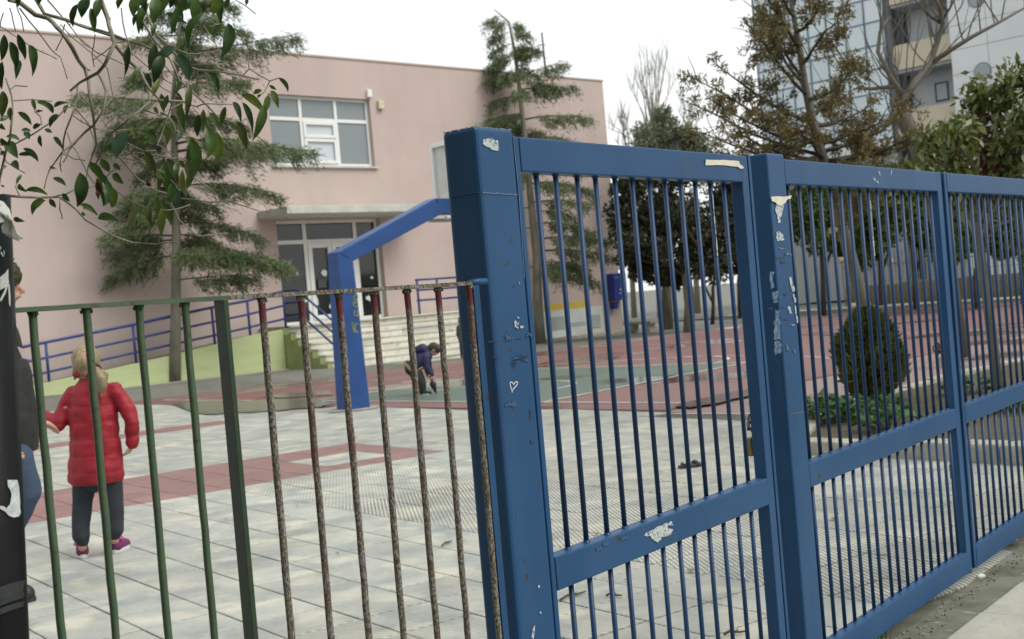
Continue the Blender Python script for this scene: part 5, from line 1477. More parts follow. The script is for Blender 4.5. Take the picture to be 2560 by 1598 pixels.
# evergreen with reddish leaves in the planting bed (right)
random.seed(51)
dR = 11.6 * U; pr2 = dR / FPX
rb = W(2500, 1000, dR); rb.z = .1
evr = empty('broadleaf_evergreen', rb, 'bushy evergreen tree with a few dark red leaves behind the farthest gate leaf', 'tree')
mb = MB(); mids = []; tips = []
tk = [rb, W(2470, 760, dR), W(2450, 620, dR), W(2440, 500, dR)]
mb.tube(tk, [.05, .045, .04, .035], 8); mb.build('trunk', bark, evr, smooth=True)
mb = MB()
for (u, v) in ((2320, 440), (2350, 390), (2400, 340), (2440, 290), (2500, 260), (2560, 250), (2390, 430), (2430, 370), (2490, 330), (2550, 330), (2640, 300), (2460, 420), (2520, 430), (2600, 420), (2700, 380), (2400, 490), (2480, 520), (2570, 540), (2610, 260), (2530, 380), (2450, 470), (2580, 470)):
    a = W(random.uniform(2430, 2475), random.uniform(480, 640), dR); b = W(u, v, dR + random.uniform(-.7, .7))
    m = a.lerp(b, .55) + Z * random.uniform(-.05, .12) + rand_dir() * .06
    mb.tube([a, m, b], [.02, .013, .006], 5)
    grow(mb, b, (b - m).normalized(), .15, .006, 1, tips, .6, .2, (2, 3), 3, .7, 4, mids)
    mids.append(b)
    for j in range(4): mids.append(m.lerp(b, random.random()) + rand_dir() * .1)
tag(mb.build('limbs', bark_pale, evr, smooth=True), kind='stuff')
fol = MB()
red_l = leaf_mat('dark_red_leaves', (.10, .018, .015), (.07, .03, .018), trans=.15)
evr_l = leaf_mat('evergreen_leaves', (.075, .115, .028), (.15, .16, .045), scale=5, rough=.35, trans=.2)
for c in mids:
    for j in range(random.randint(15, 26)):
        p = c + rand_dir() * random.uniform(.02, .17)
        d = (rand_dir() * .7 + Z * random.uniform(-1.0, -.1))
        l = random.uniform(.06, .11)
        near_red = (c - W(2500, 370, dR)).length < .36
        add_leaf(fol, p, d, l, l * .42, mi=1 if (near_red and random.random() < .45) or random.random() < .025 else 0)
fol.build('crown', [evr_l, red_l], evr)
# small leafy trees along the far fence
random.seed(53)
for (u, vb, dep, crowns, m_, lab) in ((2060, 795, 37, ((2010, 520, 45), (2050, 500, 60), (2040, 570, 50), (2090, 540, 50)), green_l, 'leafy green tree along the far fence, just right of the peeling post'), (2150, 790, 38, ((2130, 500, 50), (2160, 560, 60), (2190, 520, 45), (2150, 620, 40), (2110, 600, 35)), green_l, 'dark leafy green tree behind the brown conifer trunk'),
                                   (2290, 775, 36, ((2240, 510, 45), (2280, 530, 55), (2310, 590, 35), (2250, 470, 40), (2310, 480, 40)), lime_l, 'yellow green tree seen through the right end of the second gate leaf'), (2440, 765, 33, ((2420, 520, 45), (2460, 560, 50), (2400, 600, 35), (2480, 500, 50), (2520, 540, 40)), green_l, 'green tree far behind the farthest gate leaf'),
                                   (1850, 790, 42, ((1850, 560, 40), (1840, 500, 45), (1870, 470, 35), (1860, 610, 35)), green_l, 'light green tree between the oak and the peeling post'),
                                   (2360, 770, 35, ((2340, 540, 55), (2380, 500, 60), (2370, 600, 45), (2410, 560, 45)), green_l, 'bushy green tree behind the stile where the far leaves meet'), (2560, 760, 33, ((2530, 500, 60), (2580, 550, 60), (2550, 600, 45), (2500, 590, 40)), lime_l, 'green tree behind the right picture edge'), (2205, 785, 39, ((2200, 480, 55), (2230, 540, 50), (2190, 600, 40), (2160, 470, 45)), green_l, 'green tree crown between the conifer trunk and the yellow green tree')):
    b = W(u, vb, dep); b.z = 0; r = empty('street_tree', b, lab, 'tree', 'small trees along the far fence')
    px_ = dep / FPX; mu = sum(c[0] for c in crowns) / len(crowns); mv = sum(c[1] for c in crowns) / len(crowns)
    tm = MB().tube([b, W(u - 3, 700, dep), W(u + (mu - u) * .5, 640, dep), W(mu, mv, dep)], [.09, .075, .06, .03], 7)
    tm.tube([W(u - 3, 690, dep), W(u + 20, 620, dep), W(u + 25, mv + 20, dep)], [.05, .04, .02], 6); tm.build('trunk', bark_dark, r, smooth=True)
    fol = MB()
    for (cu, cv, cr) in crowns:
        c0 = W(cu, cv, dep + random.uniform(-.5, .5))
        for k in range(12): clump(fol, c0 + rand_dir() * cr * px_ * .85, cr * px_ * .55, 130, .18, .10)
    fol.build('crown', m_, r)

# clipped cypress bush and ground plants in the bed
random.seed(57)
cyb = G(2190, 1010, .1); dC = (cyb - Vector((0, 0, EYE))).dot(CZ); pc = dC / FPX
cyp = empty('cypress_bush', cyb, 'rounded dark cypress bush with a pointed top in the planting bed', 'bush')
MB().tube([cyb - Z * .08, W(2185, 900, dC), W(2165, 800, dC)], [.05, .04, .015], 7).build('stem', bark_dark, cyp, smooth=True)
fol = MB()
prof_b = [(1005, 12), (980, 46), (950, 70), (915, 82), (880, 80), (850, 70), (825, 52), (808, 40), (795, 28), (780, 10)]
for k in range(13000):
    i = random.random() * (len(prof_b) - 1); j = int(i); f = i - j
    v = prof_b[j][0] + (prof_b[j + 1][0] - prof_b[j][0]) * f; rr_ = prof_b[j][1] + (prof_b[j + 1][1] - prof_b[j][1]) * f
    a = random.uniform(0, 6.28); lump = 1 + .12 * math.sin(a * 3 + v * .05) + .08 * math.sin(a * 7 + v * .02)
    rad = rr_ * .93 * pc * lump * (random.uniform(.8, 1.06) if random.random() < .6 else random.uniform(.1, .85))
    axu = 2185 - (1000 - v) * .10
    p = W(axu, v, dC) + RT_ * (math.cos(a) * rad) + FW_ * (math.sin(a) * rad)
    d = (RT_ * math.cos(a) + FW_ * math.sin(a)) * .7 + Z * random.uniform(.2, 1.2) + rand_dir() * .5
    add_leaf(fol, p, d, random.uniform(.05, .09), random.uniform(.018, .034))
fol.build('foliage', bush_l, cyp)
ivy_l = leaf_mat('mallow_leaves', (.06, .15, .035), (.035, .09, .022), scale=6, rough=.45, trans=.2)
mal = 0
for (u, v, n, sp, lab) in ((2140, 1040, 90, .42, 'leafy green mallow plant in front of the cypress bush'), (2065, 1040, 60, .3, 'low green plant at the left tip of the planting bed'), (2215, 1065, 40, .28, 'small green plant near the kerb right of the mallow'), (2420, 985, 35, .2, 'weed tuft beside the far gate stile'), (2545, 1030, 45, .25, 'green weed in the bed at the right picture edge')):
    b = G(u, v, .11); r = empty('weed_plant', b, lab, 'plant', 'weeds in the planting bed')
    stm = MB(); lv = MB()
    for k in range(n):
        a = random.uniform(0, 6.28); rr_ = sp * math.sqrt(random.random()); h = random.uniform(.04, .2) * (1 - .5 * rr_ / sp) + .02
        p = b + Vector((math.cos(a) * rr_, math.sin(a) * rr_, h))
        stm.tube([b + Vector((math.cos(a) * rr_ * .4, math.sin(a) * rr_ * .4, -.02)), p], .003, 4)
        s_ = random.uniform(.035, .075); nn_ = (Z + rand_dir() * .5).normalized(); ax_ = nn_.orthogonal().normalized(); ay_ = nn_.cross(ax_)
        pts = [p + ax_ * (s_ * math.cos(t) * (.75 + .25 * math.cos(5 * t))) + ay_ * (s_ * math.sin(t) * (.75 + .25 * math.cos(5 * t))) + nn_ * (.012 * math.cos(2 * t)) for t in [2 * math.pi * i / 15 for i in range(15)]]
        lv.add([p - nn_ * .008] + pts, [(0, 1 + i, 1 + (i + 1) % 15) for i in range(15)])
    stm.build('stems', green_l, r); lv.build('leaves', ivy_l, r)
# grass in the bed and weeds at the foot of the gates
grass_m = leaf_mat('grass_blades', (.07, .13, .03), (.13, .13, .05), scale=4, rough=.6, trans=.2)
gm = MB()
for k in range(5200):
    t = random.random()
    b = bed_pts[0].lerp(bed_pts[2], random.random()).lerp(S15(6.2, 9.5), random.random() ** 1.6 * .8)
    n3 = mnoise.noise((b.x * 1.1, b.y * 1.1, 0))
    if n3 < -.05 + .35 * random.random(): continue
    p = Vector((b.x, b.y, .06)); h = random.uniform(.05, .13); d = (Z + rand_dir() * .5).normalized(); s_ = d.orthogonal().normalized() * .004
    gm.add([p - s_, p + s_, p + d * h], [(0, 1, 2)])
tag(gm.build('bed_grass', grass_m), 'thin green and dry grass in the planting bed', 'grass', kind='stuff')
for (u, v, n, lab) in ((2195, 1596, 46, 'green grass tuft under the second gate leaf at the picture bottom'), (2330, 1508, 8, 'few grass blades under the bottom rail of the second leaf')):
    b = G(u, v, .0); r = MB()
    for k in range(n):
        a = random.uniform(0, 6.28); p = b + Vector((random.gauss(0, .025), random.gauss(0, .025), -.004)); h = random.uniform(.03, .11 if n < 20 else .13)
        d = (Z + Vector((math.cos(a), math.sin(a), 0)) * random.uniform(.1, .7)).normalized(); s_ = Vector((-d.y, d.x, 0)).normalized() * .002
        m = p + d * h * .5; e_ = p + d * h + Vector((d.x, d.y, -.3)) * h * .3
        r.add([p - s_, p + s_, m + s_ * .8, m - s_ * .8, e_], [(0, 1, 2, 3), (3, 2, 4)])
    tag(r.build('grass_tuft', grass_m), lab, 'grass tuft')

# ------------------------------------------------------------------ people
def capsule(mb, p0, r0, p1, r1, n=14, sx=1.0, axs=None):
    """rounded tapered limb; sx flattens it along axs"""
    p0, p1 = Vector(p0), Vector(p1); d = p1 - p0; L_ = d.length
    t = d.normalized() if L_ > 1e-6 else Vector((0, 0, 1))
    a = t.orthogonal().normalized()
    if axs is not None:
        a = Vector(axs) - t * Vector(axs).dot(t)
        a = a.normalized() if a.length > 1e-4 else t.orthogonal().normalized()
    b = t.cross(a)
    rings = []
    for k in range(1, 6):
        an = -math.pi / 2 + k * math.pi / 10; rings.append((p0 + t * (r0 * math.sin(an)), r0 * math.cos(an)))
    for k in range(1, 5): rings.append((p0.lerp(p1, k / 5), r0 + (r1 - r0) * k / 5))
    for k in range(0, 5):
        an = k * math.pi / 10; rings.append((p1 + t * (r1 * math.sin(an)), r1 * math.cos(an)))
    base = len(mb.v); vs = [p0 - t * r0]
    for c, r in rings:
        for i in range(n):
            an = 2 * math.pi * i / n
            vs.append(c + a * (math.cos(an) * r * sx) + b * (math.sin(an) * r))
    vs.append(p1 + t * r1); m = len(rings)
    fs = [(0, 1 + (i + 1) % n, 1 + i) for i in range(n)]
    for k in range(m - 1):
        for i in range(n):
            j = (i + 1) % n
            fs.append((1 + k * n + i, 1 + k * n + j, 1 + (k + 1) * n + j, 1 + (k + 1) * n + i))
    fs += [(1 + (m - 1) * n + i, 1 + (m - 1) * n + (i + 1) % n, 1 + m * n) for i in range(n)]
    mb.add(vs, fs)
def fuse(name, mb, mat, parent, voxel=.012, smooth=4, shape=None):
    """melt overlapping limbs into one continuous skin"""
    o = mb.build(name, mat)
    md = o.modifiers.new('r', 'REMESH'); md.mode = 'VOXEL'; md.voxel_size = voxel
    ms = o.modifiers.new('s', 'SMOOTH'); ms.iterations = smooth; ms.factor = .5
    dg = bpy.context.evaluated_depsgraph_get()
    me = bpy.data.meshes.new_from_object(o.evaluated_get(dg))
    me.name = name
    bpy.data.objects.remove(o)
    if shape is not None:
        nn_ = [v.normal.copy() for v in me.vertices]
        for v, nv in zip(me.vertices, nn_): v.co = shape(v.co, nv)
    me.polygons.foreach_set('use_smooth', [True] * len(me.polygons))
    me.materials.clear(); me.materials.append(mat)
    o2 = bpy.data.objects.new(name, me); COL.objects.link(o2)
    if parent is not None: attach(o2, parent)
    return o2
def chain(mb, pts, rs, sx=1.0, axs=None):
    for (a, b, ra, rb) in zip(pts, pts[1:], rs, rs[1:]): capsule(mb, a, ra, b, rb, sx=sx, axs=axs)
def hand(mb, wrist, fwd, palm_n, size=.09, curl=.5, sgn=1):
    """palm and five bent fingers"""
    fwd = fwd.normalized(); palm_n = (palm_n - fwd * palm_n.dot(fwd)).normalized(); side = fwd.cross(palm_n) * sgn
    pc_ = wrist + fwd * size * .45
    capsule(mb, wrist, size * .2, wrist + fwd * size * .5, size * .27, 10, .5, palm_n)
    for k, l in enumerate((.46, .52, .48, .38)):
        b = wrist + fwd * size * .55 + side * size * (.24 - .16 * k); p = b; d = fwd.copy()
        for s_ in range(3):
            d = (d + palm_n * curl * .55).normalized(); q = p + d * size * l / 3
            capsule(mb, p, size * (.085 - .012 * s_), q, size * (.078 - .012 * s_), 8); p = q
    b = wrist + fwd * size * .2 + side * size * .22; d = (fwd * .7 + side * .8).normalized(); p = b
    for s_ in range(2):
        q = p + d * size * .24; capsule(mb, p, size * .095, q, size * .08, 8); p = q; d = (d + fwd * .4 + palm_n * curl * .4).normalized()
def head(mb, c, fwd, up, h):
    """c = centre of the head, h = height"""
    side = fwd.cross(up).normalized()
    capsule(mb, c + up * h * .12 - fwd * h * .08, h * .36, c + up * h * .10 + fwd * h * .06, h * .35, 16)
    capsule(mb, c + up * h * .02 + fwd * h * .10, h * .30, c - up * h * .26 + fwd * h * .16, h * .19, 14)
    capsule(mb, c + fwd * h * .42 + up * h * .0, h * .045, c + fwd * h * .50 - up * h * .12, h * .06, 8)      # nose
    capsule(mb, c + fwd * h * .38 + up * h * .10 + side * h * .12, h * .05, c + fwd * h * .38 + up * h * .10 - side * h * .12, h * .05, 8)   # brow
    capsule(mb, c + fwd * h * .40 - up * h * .235 + side * h * .07, h * .04, c + fwd * h * .40 - up * h * .235 - side * h * .07, h * .04, 8)  # lips
    for sg in (-1, 1):
        capsule(mb, c + side * sg * h * .355 + up * h * .05 - fwd * h * .02, h * .06, c + side * sg * h * .36 - up * h * .1 - fwd * h * .01, h * .045, 8, .5, side)
def face_bits(root, body, c, fwd, up, h):
    side = fwd.cross(up).normalized()
    for sg in (-1, 1):
        e = c + fwd * h * .385 + up * h * .03 + side * sg * h * .145
        m = MB(); capsule(m, e - side * h * .02, h * .035, e + side * h * .02, h * .035, 8)
        m.build('eye', simple('eye_dark', (.03, .025, .02), rough=.2), body, smooth=True)
    m = MB(); capsule(m, c + fwd * h * .435 - up * h * .235 - side * h * .06, h * .014, c + fwd * h * .435 - up * h * .235 + side * h * .06, h * .014, 6)
    m.build('mouth', simple('lips', (.32, .12, .10), rough=.5), body, smooth=True)
skin = simple('skin', (.46, .26, .18), (.42, .23, .16), rough=.5, scale=30, kind='World')
def shoe(root, ankle, toe_dir, L_, upper, sole, name='shoe', floor=0.0):
    toe_dir = Vector((toe_dir.x, toe_dir.y, 0)).normalized()
    heel = Vector((ankle.x, ankle.y, floor)) - toe_dir * L_ * .3; toe = heel + toe_dir * L_
    m = MB(); w = L_ * .19
    capsule(m, heel + toe_dir * w + Z * L_ * .2, w, toe - toe_dir * w + Z * L_ * .14, w * .95, 12)
    capsule(m, heel + toe_dir * w + Z * L_ * .2, w, Vector((ankle.x, ankle.y, floor + L_ * .42)), w * .85, 12)
    s_ = fuse(name, m, upper, root, .006, 3, lambda co, nv: Vector((co.x, co.y, max(co.z, floor + .012))))
    m = MB(); ring = []
    sd = Vector((-toe_dir.y, toe_dir.x, 0))
    for i in range(20):
        t = 2 * math.pi * i / 20; c_ = math.cos(t)
        ring.append(heel + toe_dir * (L_ * (.5 + .5 * c_)) + sd * (w * (1.05 + .12 * c_) * math.sin(t) * (1 if abs(c_) < .8 else 1)) + Z * .0)
    m.poly_prism([p + Z * .001 for p in ring], Z * .022).build('sole', sole, s_)
    return s_
soleW = simple('sole_white', (.55, .55, .52), rough=.7)

# --- girl in the red quilted coat
dG = 7.25
girl = empty('person', G(245, 1392), 'child seen from behind in a red quilted coat, dark trousers and purple trainers', 'person')
gw = lambda u, v, dy=0.0: W(u, v, dG + dy)
up = Z
hc = gw(216, 905); hh = .205
neck = gw(222, 950); pel = gw(243, 1180); chest = gw(236, 1010)
fwdG = Vector((-.25, .97, 0)).normalized()
sL, sR = gw(182, 985), gw(288, 978)
eL, wL = gw(146, 1062, -.03), gw(118, 1043, .02); eR, wR = gw(330, 1055, -.02), gw(331, 1108, .0)
hipL, hipR = gw(212, 1195), gw(275, 1188); kL, kR = gw(207, 1290, .01), gw(284, 1272, .03); aL, aR = gw(206, 1368, .0), gw(287, 1350, .03)
m = MB()
head(m, hc, fwdG, Z, hh)
chain(m, [hc - Z * .05, neck, chest, gw(240, 1090), pel], [.05, .042, .085, .08, .095])
chain(m, [chest, sL, eL, wL], [.05, .036, .026, .02]); chain(m, [chest, sR, eR, wR], [.05, .036, .026, .02])
chain(m, [pel, hipL, kL, aL], [.07, .055, .036, .026]); chain(m, [pel, hipR, kR, aR], [.07, .055, .036, .026])
hand(m, wL, gw(104, 1036, .06) - wL, Vector((0, .3, 1)), .1, .3); hand(m, wR, gw(324, 1126, .02) - wR, Vector((-1, .2, 0)), .1, .5, -1)
gbody = fuse('body', m, skin, girl, .0065, 3)
face_bits(girl, gbody, hc, fwdG, Z, hh)
coat = simple('coat_red', (.30, .010, .022), (.23, .008, .017), rough=.6, scale=8, kind='World', bs_=22, bstr=.45, bdist=.012)
m = MB()
axd = RT_
chain(m, [gw(222, 938), gw(228, 958)], [.056, .07])
chain(m, [gw(228, 985), gw(233, 1030), gw(236, 1080), gw(239, 1130), gw(240, 1185)], [.098, .112, .114, .120, .130], 1.3, RT_)
chain(m, [gw(195, 985), sL, gw(158, 1030), eL, gw(112, 1040, .01)], [.052, .053, .05, .046, .038]); chain(m, [gw(275, 980), sR, gw(315, 1015), eR, wR], [.052, .053, .05, .046, .038])
zq0 = gw(240, 1208).z
def quilt(co, nv):
    # rows of stitched channels
    z = co.z + (co.x + 2.4) * .03
    k = abs(math.sin(math.pi * (z - .02) / .098))
    puff = .0058 * (k ** .5) - .005
    if co.z < zq0 + .012: co = Vector((co.x, co.y, max(co.z, zq0)))
    return co + nv * puff + Vector((0, 0, 0)) + nv * (.007 * mnoise.noise(Vector((co.x * 11, co.y * 11, co.z * 22))))
fuse('coat', m, coat, girl, .0075, 4, quilt)
trs = simple('trousers_dark', (.022, .028, .036), (.03, .036, .045), rough=.85, scale=20, kind='World')
m = MB()
chain(m, [gw(240, 1190), gw(212, 1200), gw(206, 1255, .01), gw(203, 1305, .01), gw(202, 1338), gw(206, 1352)], [.10, .068, .060, .055, .054, .038])
chain(m, [gw(245, 1190), gw(277, 1195), gw(283, 1250, .02), gw(287, 1295, .03), gw(288, 1325, .03), gw(287, 1338, .03)], [.10, .066, .058, .053, .052, .038])
fuse('trousers', m, trs, girl, .0075, 4, lambda co, nv: co + nv * (.006 * mnoise.noise(Vector((co.x * 12, co.y * 12, co.z * 9)))))
purple = simple('shoe_purple', (.15, .02, .10), (.11, .02, .07), rough=.7, scale=25, kind='World')
magenta = simple('laces_magenta', (.5, .06, .32), rough=.6)
fL_ = G(200, 1397); fR_ = G(288, 1384)
for P_, tdir in ((fL_, Vector((-.35, .9, 0))), (fR_, Vector((.12, 1, 0)))):
    s_ = shoe(girl, Vector((P_.x, P_.y, 0)) + Vector((0, .05, 0)), tdir, .2, purple, soleW)
    m = MB(); c_ = Vector((P_.x, P_.y + .04, .085)); m.tube([c_ + Vector((.036 * math.cos(t), .036 * math.sin(t), 0)) for t in [2 * math.pi * i / 16 for i in range(17)]], .009, 6, cap=False); m.build('collar', magenta, s_, smooth=True)
hairm = simple('hair_blond', (.30, .24, .13), (.19, .15, .085), rough=.45, scale=60, kind='World', stretch=(1, 1, .12), bs_=120, bstr=.5, bdist=.004)
m = MB()
capsule(m, hc + Z * .024 - fwdG * .01, .081, hc + Z * .0 - fwdG * .026, .076, 16); capsule(m, hc - fwdG * .026, .072, hc - Z * .06 - fwdG * .035, .05, 14)
tie = gw(240, 925, -.1)
chain(m, [tie, gw(254, 945, -.12), gw(259, 966, -.12), gw(253, 992, -.11)], [.022, .026, .021, .006]); chain(m, [tie, gw(247, 948, -.115), gw(245, 978, -.12)], [.02, .024, .007]); chain(m, [tie, gw(264, 935, -.11), gw(268, 950, -.11)], [.018, .016, .005]); chain(m, [gw(200, 905, -.05), gw(190, 930, -.03), gw(187, 948, -.01)], [.03, .022, .006])
fuse('hair', m, hairm, girl, .006, 3, lambda co, nv: co + nv * (.007 * mnoise.noise(Vector((co.x * 75, co.y * 75, co.z * 9)))))
MB().tube([tie + Vector((.03 * math.cos(t), .01 * math.sin(t), .028 * math.sin(t))) for t in [2 * math.pi * i / 12 for i in range(13)]], .007, 6, cap=False).build('hair_tie', simple('tie_dark', (.03, .02, .03)), girl)
# woolly scarf / collar ring of the coat
m = MB(); m.tube([gw(221, 934) + Vector((.074 * math.cos(t), .06 * math.sin(t), .006 * math.sin(2 * t))) for t in [2 * math.pi * i / 20 for i in range(21)]], .02, 10, cap=False); m.build('collar', coat, girl, smooth=True)

# --- man half hidden behind the black pole
dM = 6.15
man = empty('person', Vector((W(0, 1400, dM).x, W(0, 1400, dM).y, 0)), 'adult in a black jacket and jeans, half hidden by the black pole', 'person')
mw = lambda u, v, dy=0.0: W(u, v, dM + dy)
fM = Vector((.93, .22, 0)).normalized()
mh = .24; mc = mw(2, 718); mc = mw(-6, 719)
m = MB(); head(m, mc, fM, Z, mh)
mneck = mw(-18, 800); mch = mw(-10, 930); mpel = mw(5, 1130)
chain(m, [mc - Z * .07 - fM * .02, mneck, mch, mw(0, 1040), mpel], [.065, .06, .13, .125, .13])
side = fM.cross(Z)
msN, msF = mw(2, 850, -.2), mw(-20, 850, .2)
meN, mwN = mw(2, 990, -.2), mw(-5, 1085, -.2)
meF, mwF = mw(0, 1000, .3), mw(78, 1052, .8)
chain(m, [mch, msN, meN, mwN], [.08, .06, .045, .03]); chain(m, [mch, msF, meF, mwF], [.08, .06, .045, .03])
hand(m, mwF, Vector((.6, .5, -.3)), Vector((0, 0, -1)), .17, .4); hand(m, mwN, Vector((.5, .1, -1)), Vector((1, 0, 0)), .17, .6)
mk, ma = mw(58, 1235, -.05), mw(-22, 1400, 0.0); mk2, ma2 = mw(-10, 1270, .15), mw(-60, 1420, .2)
chain(m, [mpel, mw(20, 1150, -.08), mk, ma], [.12, .1, .07, .045]); chain(m, [mpel, mw(0, 1150, .1), mk2, ma2], [.12, .1, .07, .045])
mbody = fuse('body', m, skin, man, .011, 3); face_bits(man, mbody, mc, fM, Z, mh)
m = MB(); capsule(m, mc + Z * .065 - fM * .03, .092, mc + Z * .055 + fM * .035, .086, 14); capsule(m, mc - fM * .06 + Z * .02, .08, mc - fM * .07 - Z * .06, .06, 12)
fuse('hair', m, simple('hair_dark', (.018, .014, .011), (.03, .022, .016), rough=.5, scale=50, kind='World'), man, .009, 2, lambda co, nv: co + nv * (.006 * mnoise.noise(co * 45)))
jk = simple('jacket_black', (.022, .022, .020), (.014, .014, .013), rough=.6, scale=14, kind='World', bs_=18, bstr=.5, bdist=.02)
m = MB(); chain(m, [mw(-14, 850), mw(-2, 930), mw(14, 1020), mw(22, 1100)], [.13, .155, .16, .155], .95, fM)
chain(m, [msN, meN, mwN], [.085, .07, .055]); chain(m, [msF, meF, mwF], [.085, .07, .055]); chain(m, [mw(-16, 815), mw(-12, 840)], [.08, .1])
zj = mw(60, 1128).z
fuse('jacket', m, jk, man, .012, 4, lambda co, nv: Vector((co.x, co.y, max(co.z, zj))) + nv * (.012 * mnoise.noise(co * 7)))
bdg = mw(40, 868, -.19); MB().poly_prism([bdg, bdg + Vector((.035, .01, -.02)), bdg + Vector((.05, .015, -.07)), bdg + Vector((.02, .005, -.06))], Vector((.01, -.012, .004))).build('badge', simple('badge_white', (.5, .42, .42), rough=.6), man)
jeans = simple('jeans', (.035, .055, .10), (.05, .075, .125), rough=.85, scale=10, kind='World', bs_=40, bstr=.3)
m = MB(); chain(m, [mpel, mw(24, 1150, -.08), mw(62, 1232, -.06), mw(-22, 1400, 0.0)], [.14, .118, .083, .065]); chain(m, [mpel, mw(-10, 1150, .1), mk2, ma2], [.14, .115, .085, .065])
fuse('jeans', m, jeans, man, .012, 4, lambda co, nv: co + nv * (.008 * mnoise.noise(co * 9)))
for P_ in (ma, ma2): shoe(man, Vector((P_.x, P_.y, 0)), fM, .28, simple('shoe_black', (.02, .02, .02), rough=.5), simple('sole_black', (.03, .03, .03)))

# --- boy bending over with an umbrella
bz = lambda x, y, dy=0.0: W(950 + x / 7.56, 820 + y / 7.56, dBY + dy)
dBY = (G(1062, 988) - Vector((0, 0, EYE))).dot(CZ)
boy = empty('person', G(1062, 988), 'small boy in a navy hooded jacket bending over with an umbrella', 'person')
fB_ = Vector((1, 0, 0)); hd = (Vector((.72, 0, -.55)) + Vector((0, -.1, 0))).normalized(); hup = Vector((.55, 0, .75)).normalized(); hup = (hup - hd * hup.dot(hd)).normalized()
bh = bz(1022, 420); bhh = .175
m = MB(); head(m, bh, hd, hup, bhh)
chain(m, [bh - hd * .02, bz(930, 500), bz(800, 560), bz(690, 700), bz(640, 790)], [.045, .04, .075, .08, .09])
bs_, be_, bw_ = bz(860, 570, -.1), bz(890, 760, -.12), bz(940, 915, -.1)
bs2, be2, bw2 = bz(880, 560, .1), bz(920, 740, .12), bz(985, 900, .1)
chain(m, [bz(830, 560), bs_, be_, bw_], [.05, .038, .028, .02]); chain(m, [bz(830, 560), bs2, be2, bw2], [.05, .038, .028, .02])
hand(m, bw_, bz(985, 1010, -.1) - bw_, Vector((.2, .6, -.3)), .08, .9); hand(m, bw2, bz(1000, 1000, .05) - bw2, Vector((.2, -.6, -.3)), .08, .8, -1)
bk1, ba1 = bz(800, 1040, -.08), bz(815, 1200, -.06); bk2, ba2 = bz(720, 1040, .1), bz(700, 1195, .12)
chain(m, [bz(650, 810), bz(720, 890, -.07), bk1, ba1], [.085, .068, .048, .032]); chain(m, [bz(640, 810), bz(660, 890, .08), bk2, ba2], [.085, .068, .048, .032])
bbody = fuse('body', m, skin, boy, .007, 3); face_bits(boy, bbody, bh, hd, hup, bhh)
m = MB(); capsule(m, bh + hup * .035 - hd * .035, .074, bh + hup * .042 + hd * .03, .068, 14); capsule(m, bh - hd * .05 + hup * .01, .066, bh - hd * .055 - hup * .03, .055, 12)
fuse('hair', m, simple('hair_brown', (.055, .042, .028), (.035, .027, .018), rough=.6, scale=60, kind='World'), boy, .007, 2, lambda co, nv: co + nv * (.008 * mnoise.noise(co * 50)))
navy = simple('jacket_navy', (.012, .016, .055), (.018, .022, .07), rough=.6, scale=14, kind='World', bs_=25, bstr=.4, bdist=.01)
m = MB(); chain(m, [bz(870, 530), bz(770, 600), bz(680, 710), bz(600, 760)], [.1, .122, .12, .112], 1.1, Vector((0, 1, 0)))
chain(m, [bs_, be_, bz(935, 890, -.1)], [.058, .05, .042]); chain(m, [bs2, be2, bz(978, 880, .1)], [.058, .05, .042]); chain(m, [bz(590, 730), bz(520, 670)], [.1, .05])
fuse('jacket', m, navy, boy, .009, 4, lambda co, nv: co + nv * (.01 * mnoise.noise(co * 10)))
m = MB(); chain(m, [bz(900, 470), bz(800, 400), bz(735, 410), bz(690, 440)], [.06, .085, .07, .04], 1.2, Vector((0, 1, 0)))
fuse('hood', m, navy, boy, .009, 3)
ylw = simple('stripe_yellow', (.34, .24, .05), rough=.6)
for a, b in (((455, 640, -.02), (700, 880, -.1)), ((470, 690, -.02), (690, 905, -.1)), ((730, 790, -.135), (810, 735, -.15))):
    MB().tube([bz(*a) - Vector((0, .06, 0)), bz(*b) - Vector((0, .04, 0))], .012, 6).build('stripe', ylw, boy)
MB().tube([bz(912, 905, -.145), bz(970, 900, -.1)], .016, 6).build('cuff', ylw, boy)
btr = simple('trousers_grey', (.035, .045, .045), (.028, .035, .036), rough=.85, scale=20, kind='World')
m = MB(); chain(m, [bz(640, 800), bz(720, 890, -.07), bk1, bz(812, 1180, -.06)], [.1, .082, .062, .05]); chain(m, [bz(640, 800), bz(660, 890, .08), bk2, bz(702, 1180, .12)], [.1, .08, .062, .05])
fuse('trousers', m, btr, boy, .009, 4)
for P_ in (ba1, ba2): shoe(boy, Vector((P_.x, P_.y, 0)), Vector((1, -.1, 0)), .19, simple('shoe_black2', (.018, .02, .022), rough=.6), soleW)
umb = empty('umbrella', G(1090, 985), 'folded black umbrella held to the ground by the bending boy', 'umbrella')
ua, ub = bz(978, 995, -.1), bz(1062, 1240, -.1)
m = MB(); m.tube([ua, ua.lerp(ub, .15), ua.lerp(ub, .3), ua.lerp(ub, .8), ub], [.012, .045, .05, .022, .008], 12); m.build('canopy', simple('umbrella_black', (.012, .013, .016), rough=.6, bs_=40, bstr=.3), umb, smooth=True)
MB().tube([ua, ua - (ub - ua) * .18, ua - (ub - ua) * .2 + Vector((.03, 0, -.01)), ua - (ub - ua) * .14 + Vector((.05, 0, -.01))], .008, 8).build('handle', simple('handle_black', (.02, .02, .02), rough=.3), umb, smooth=True)

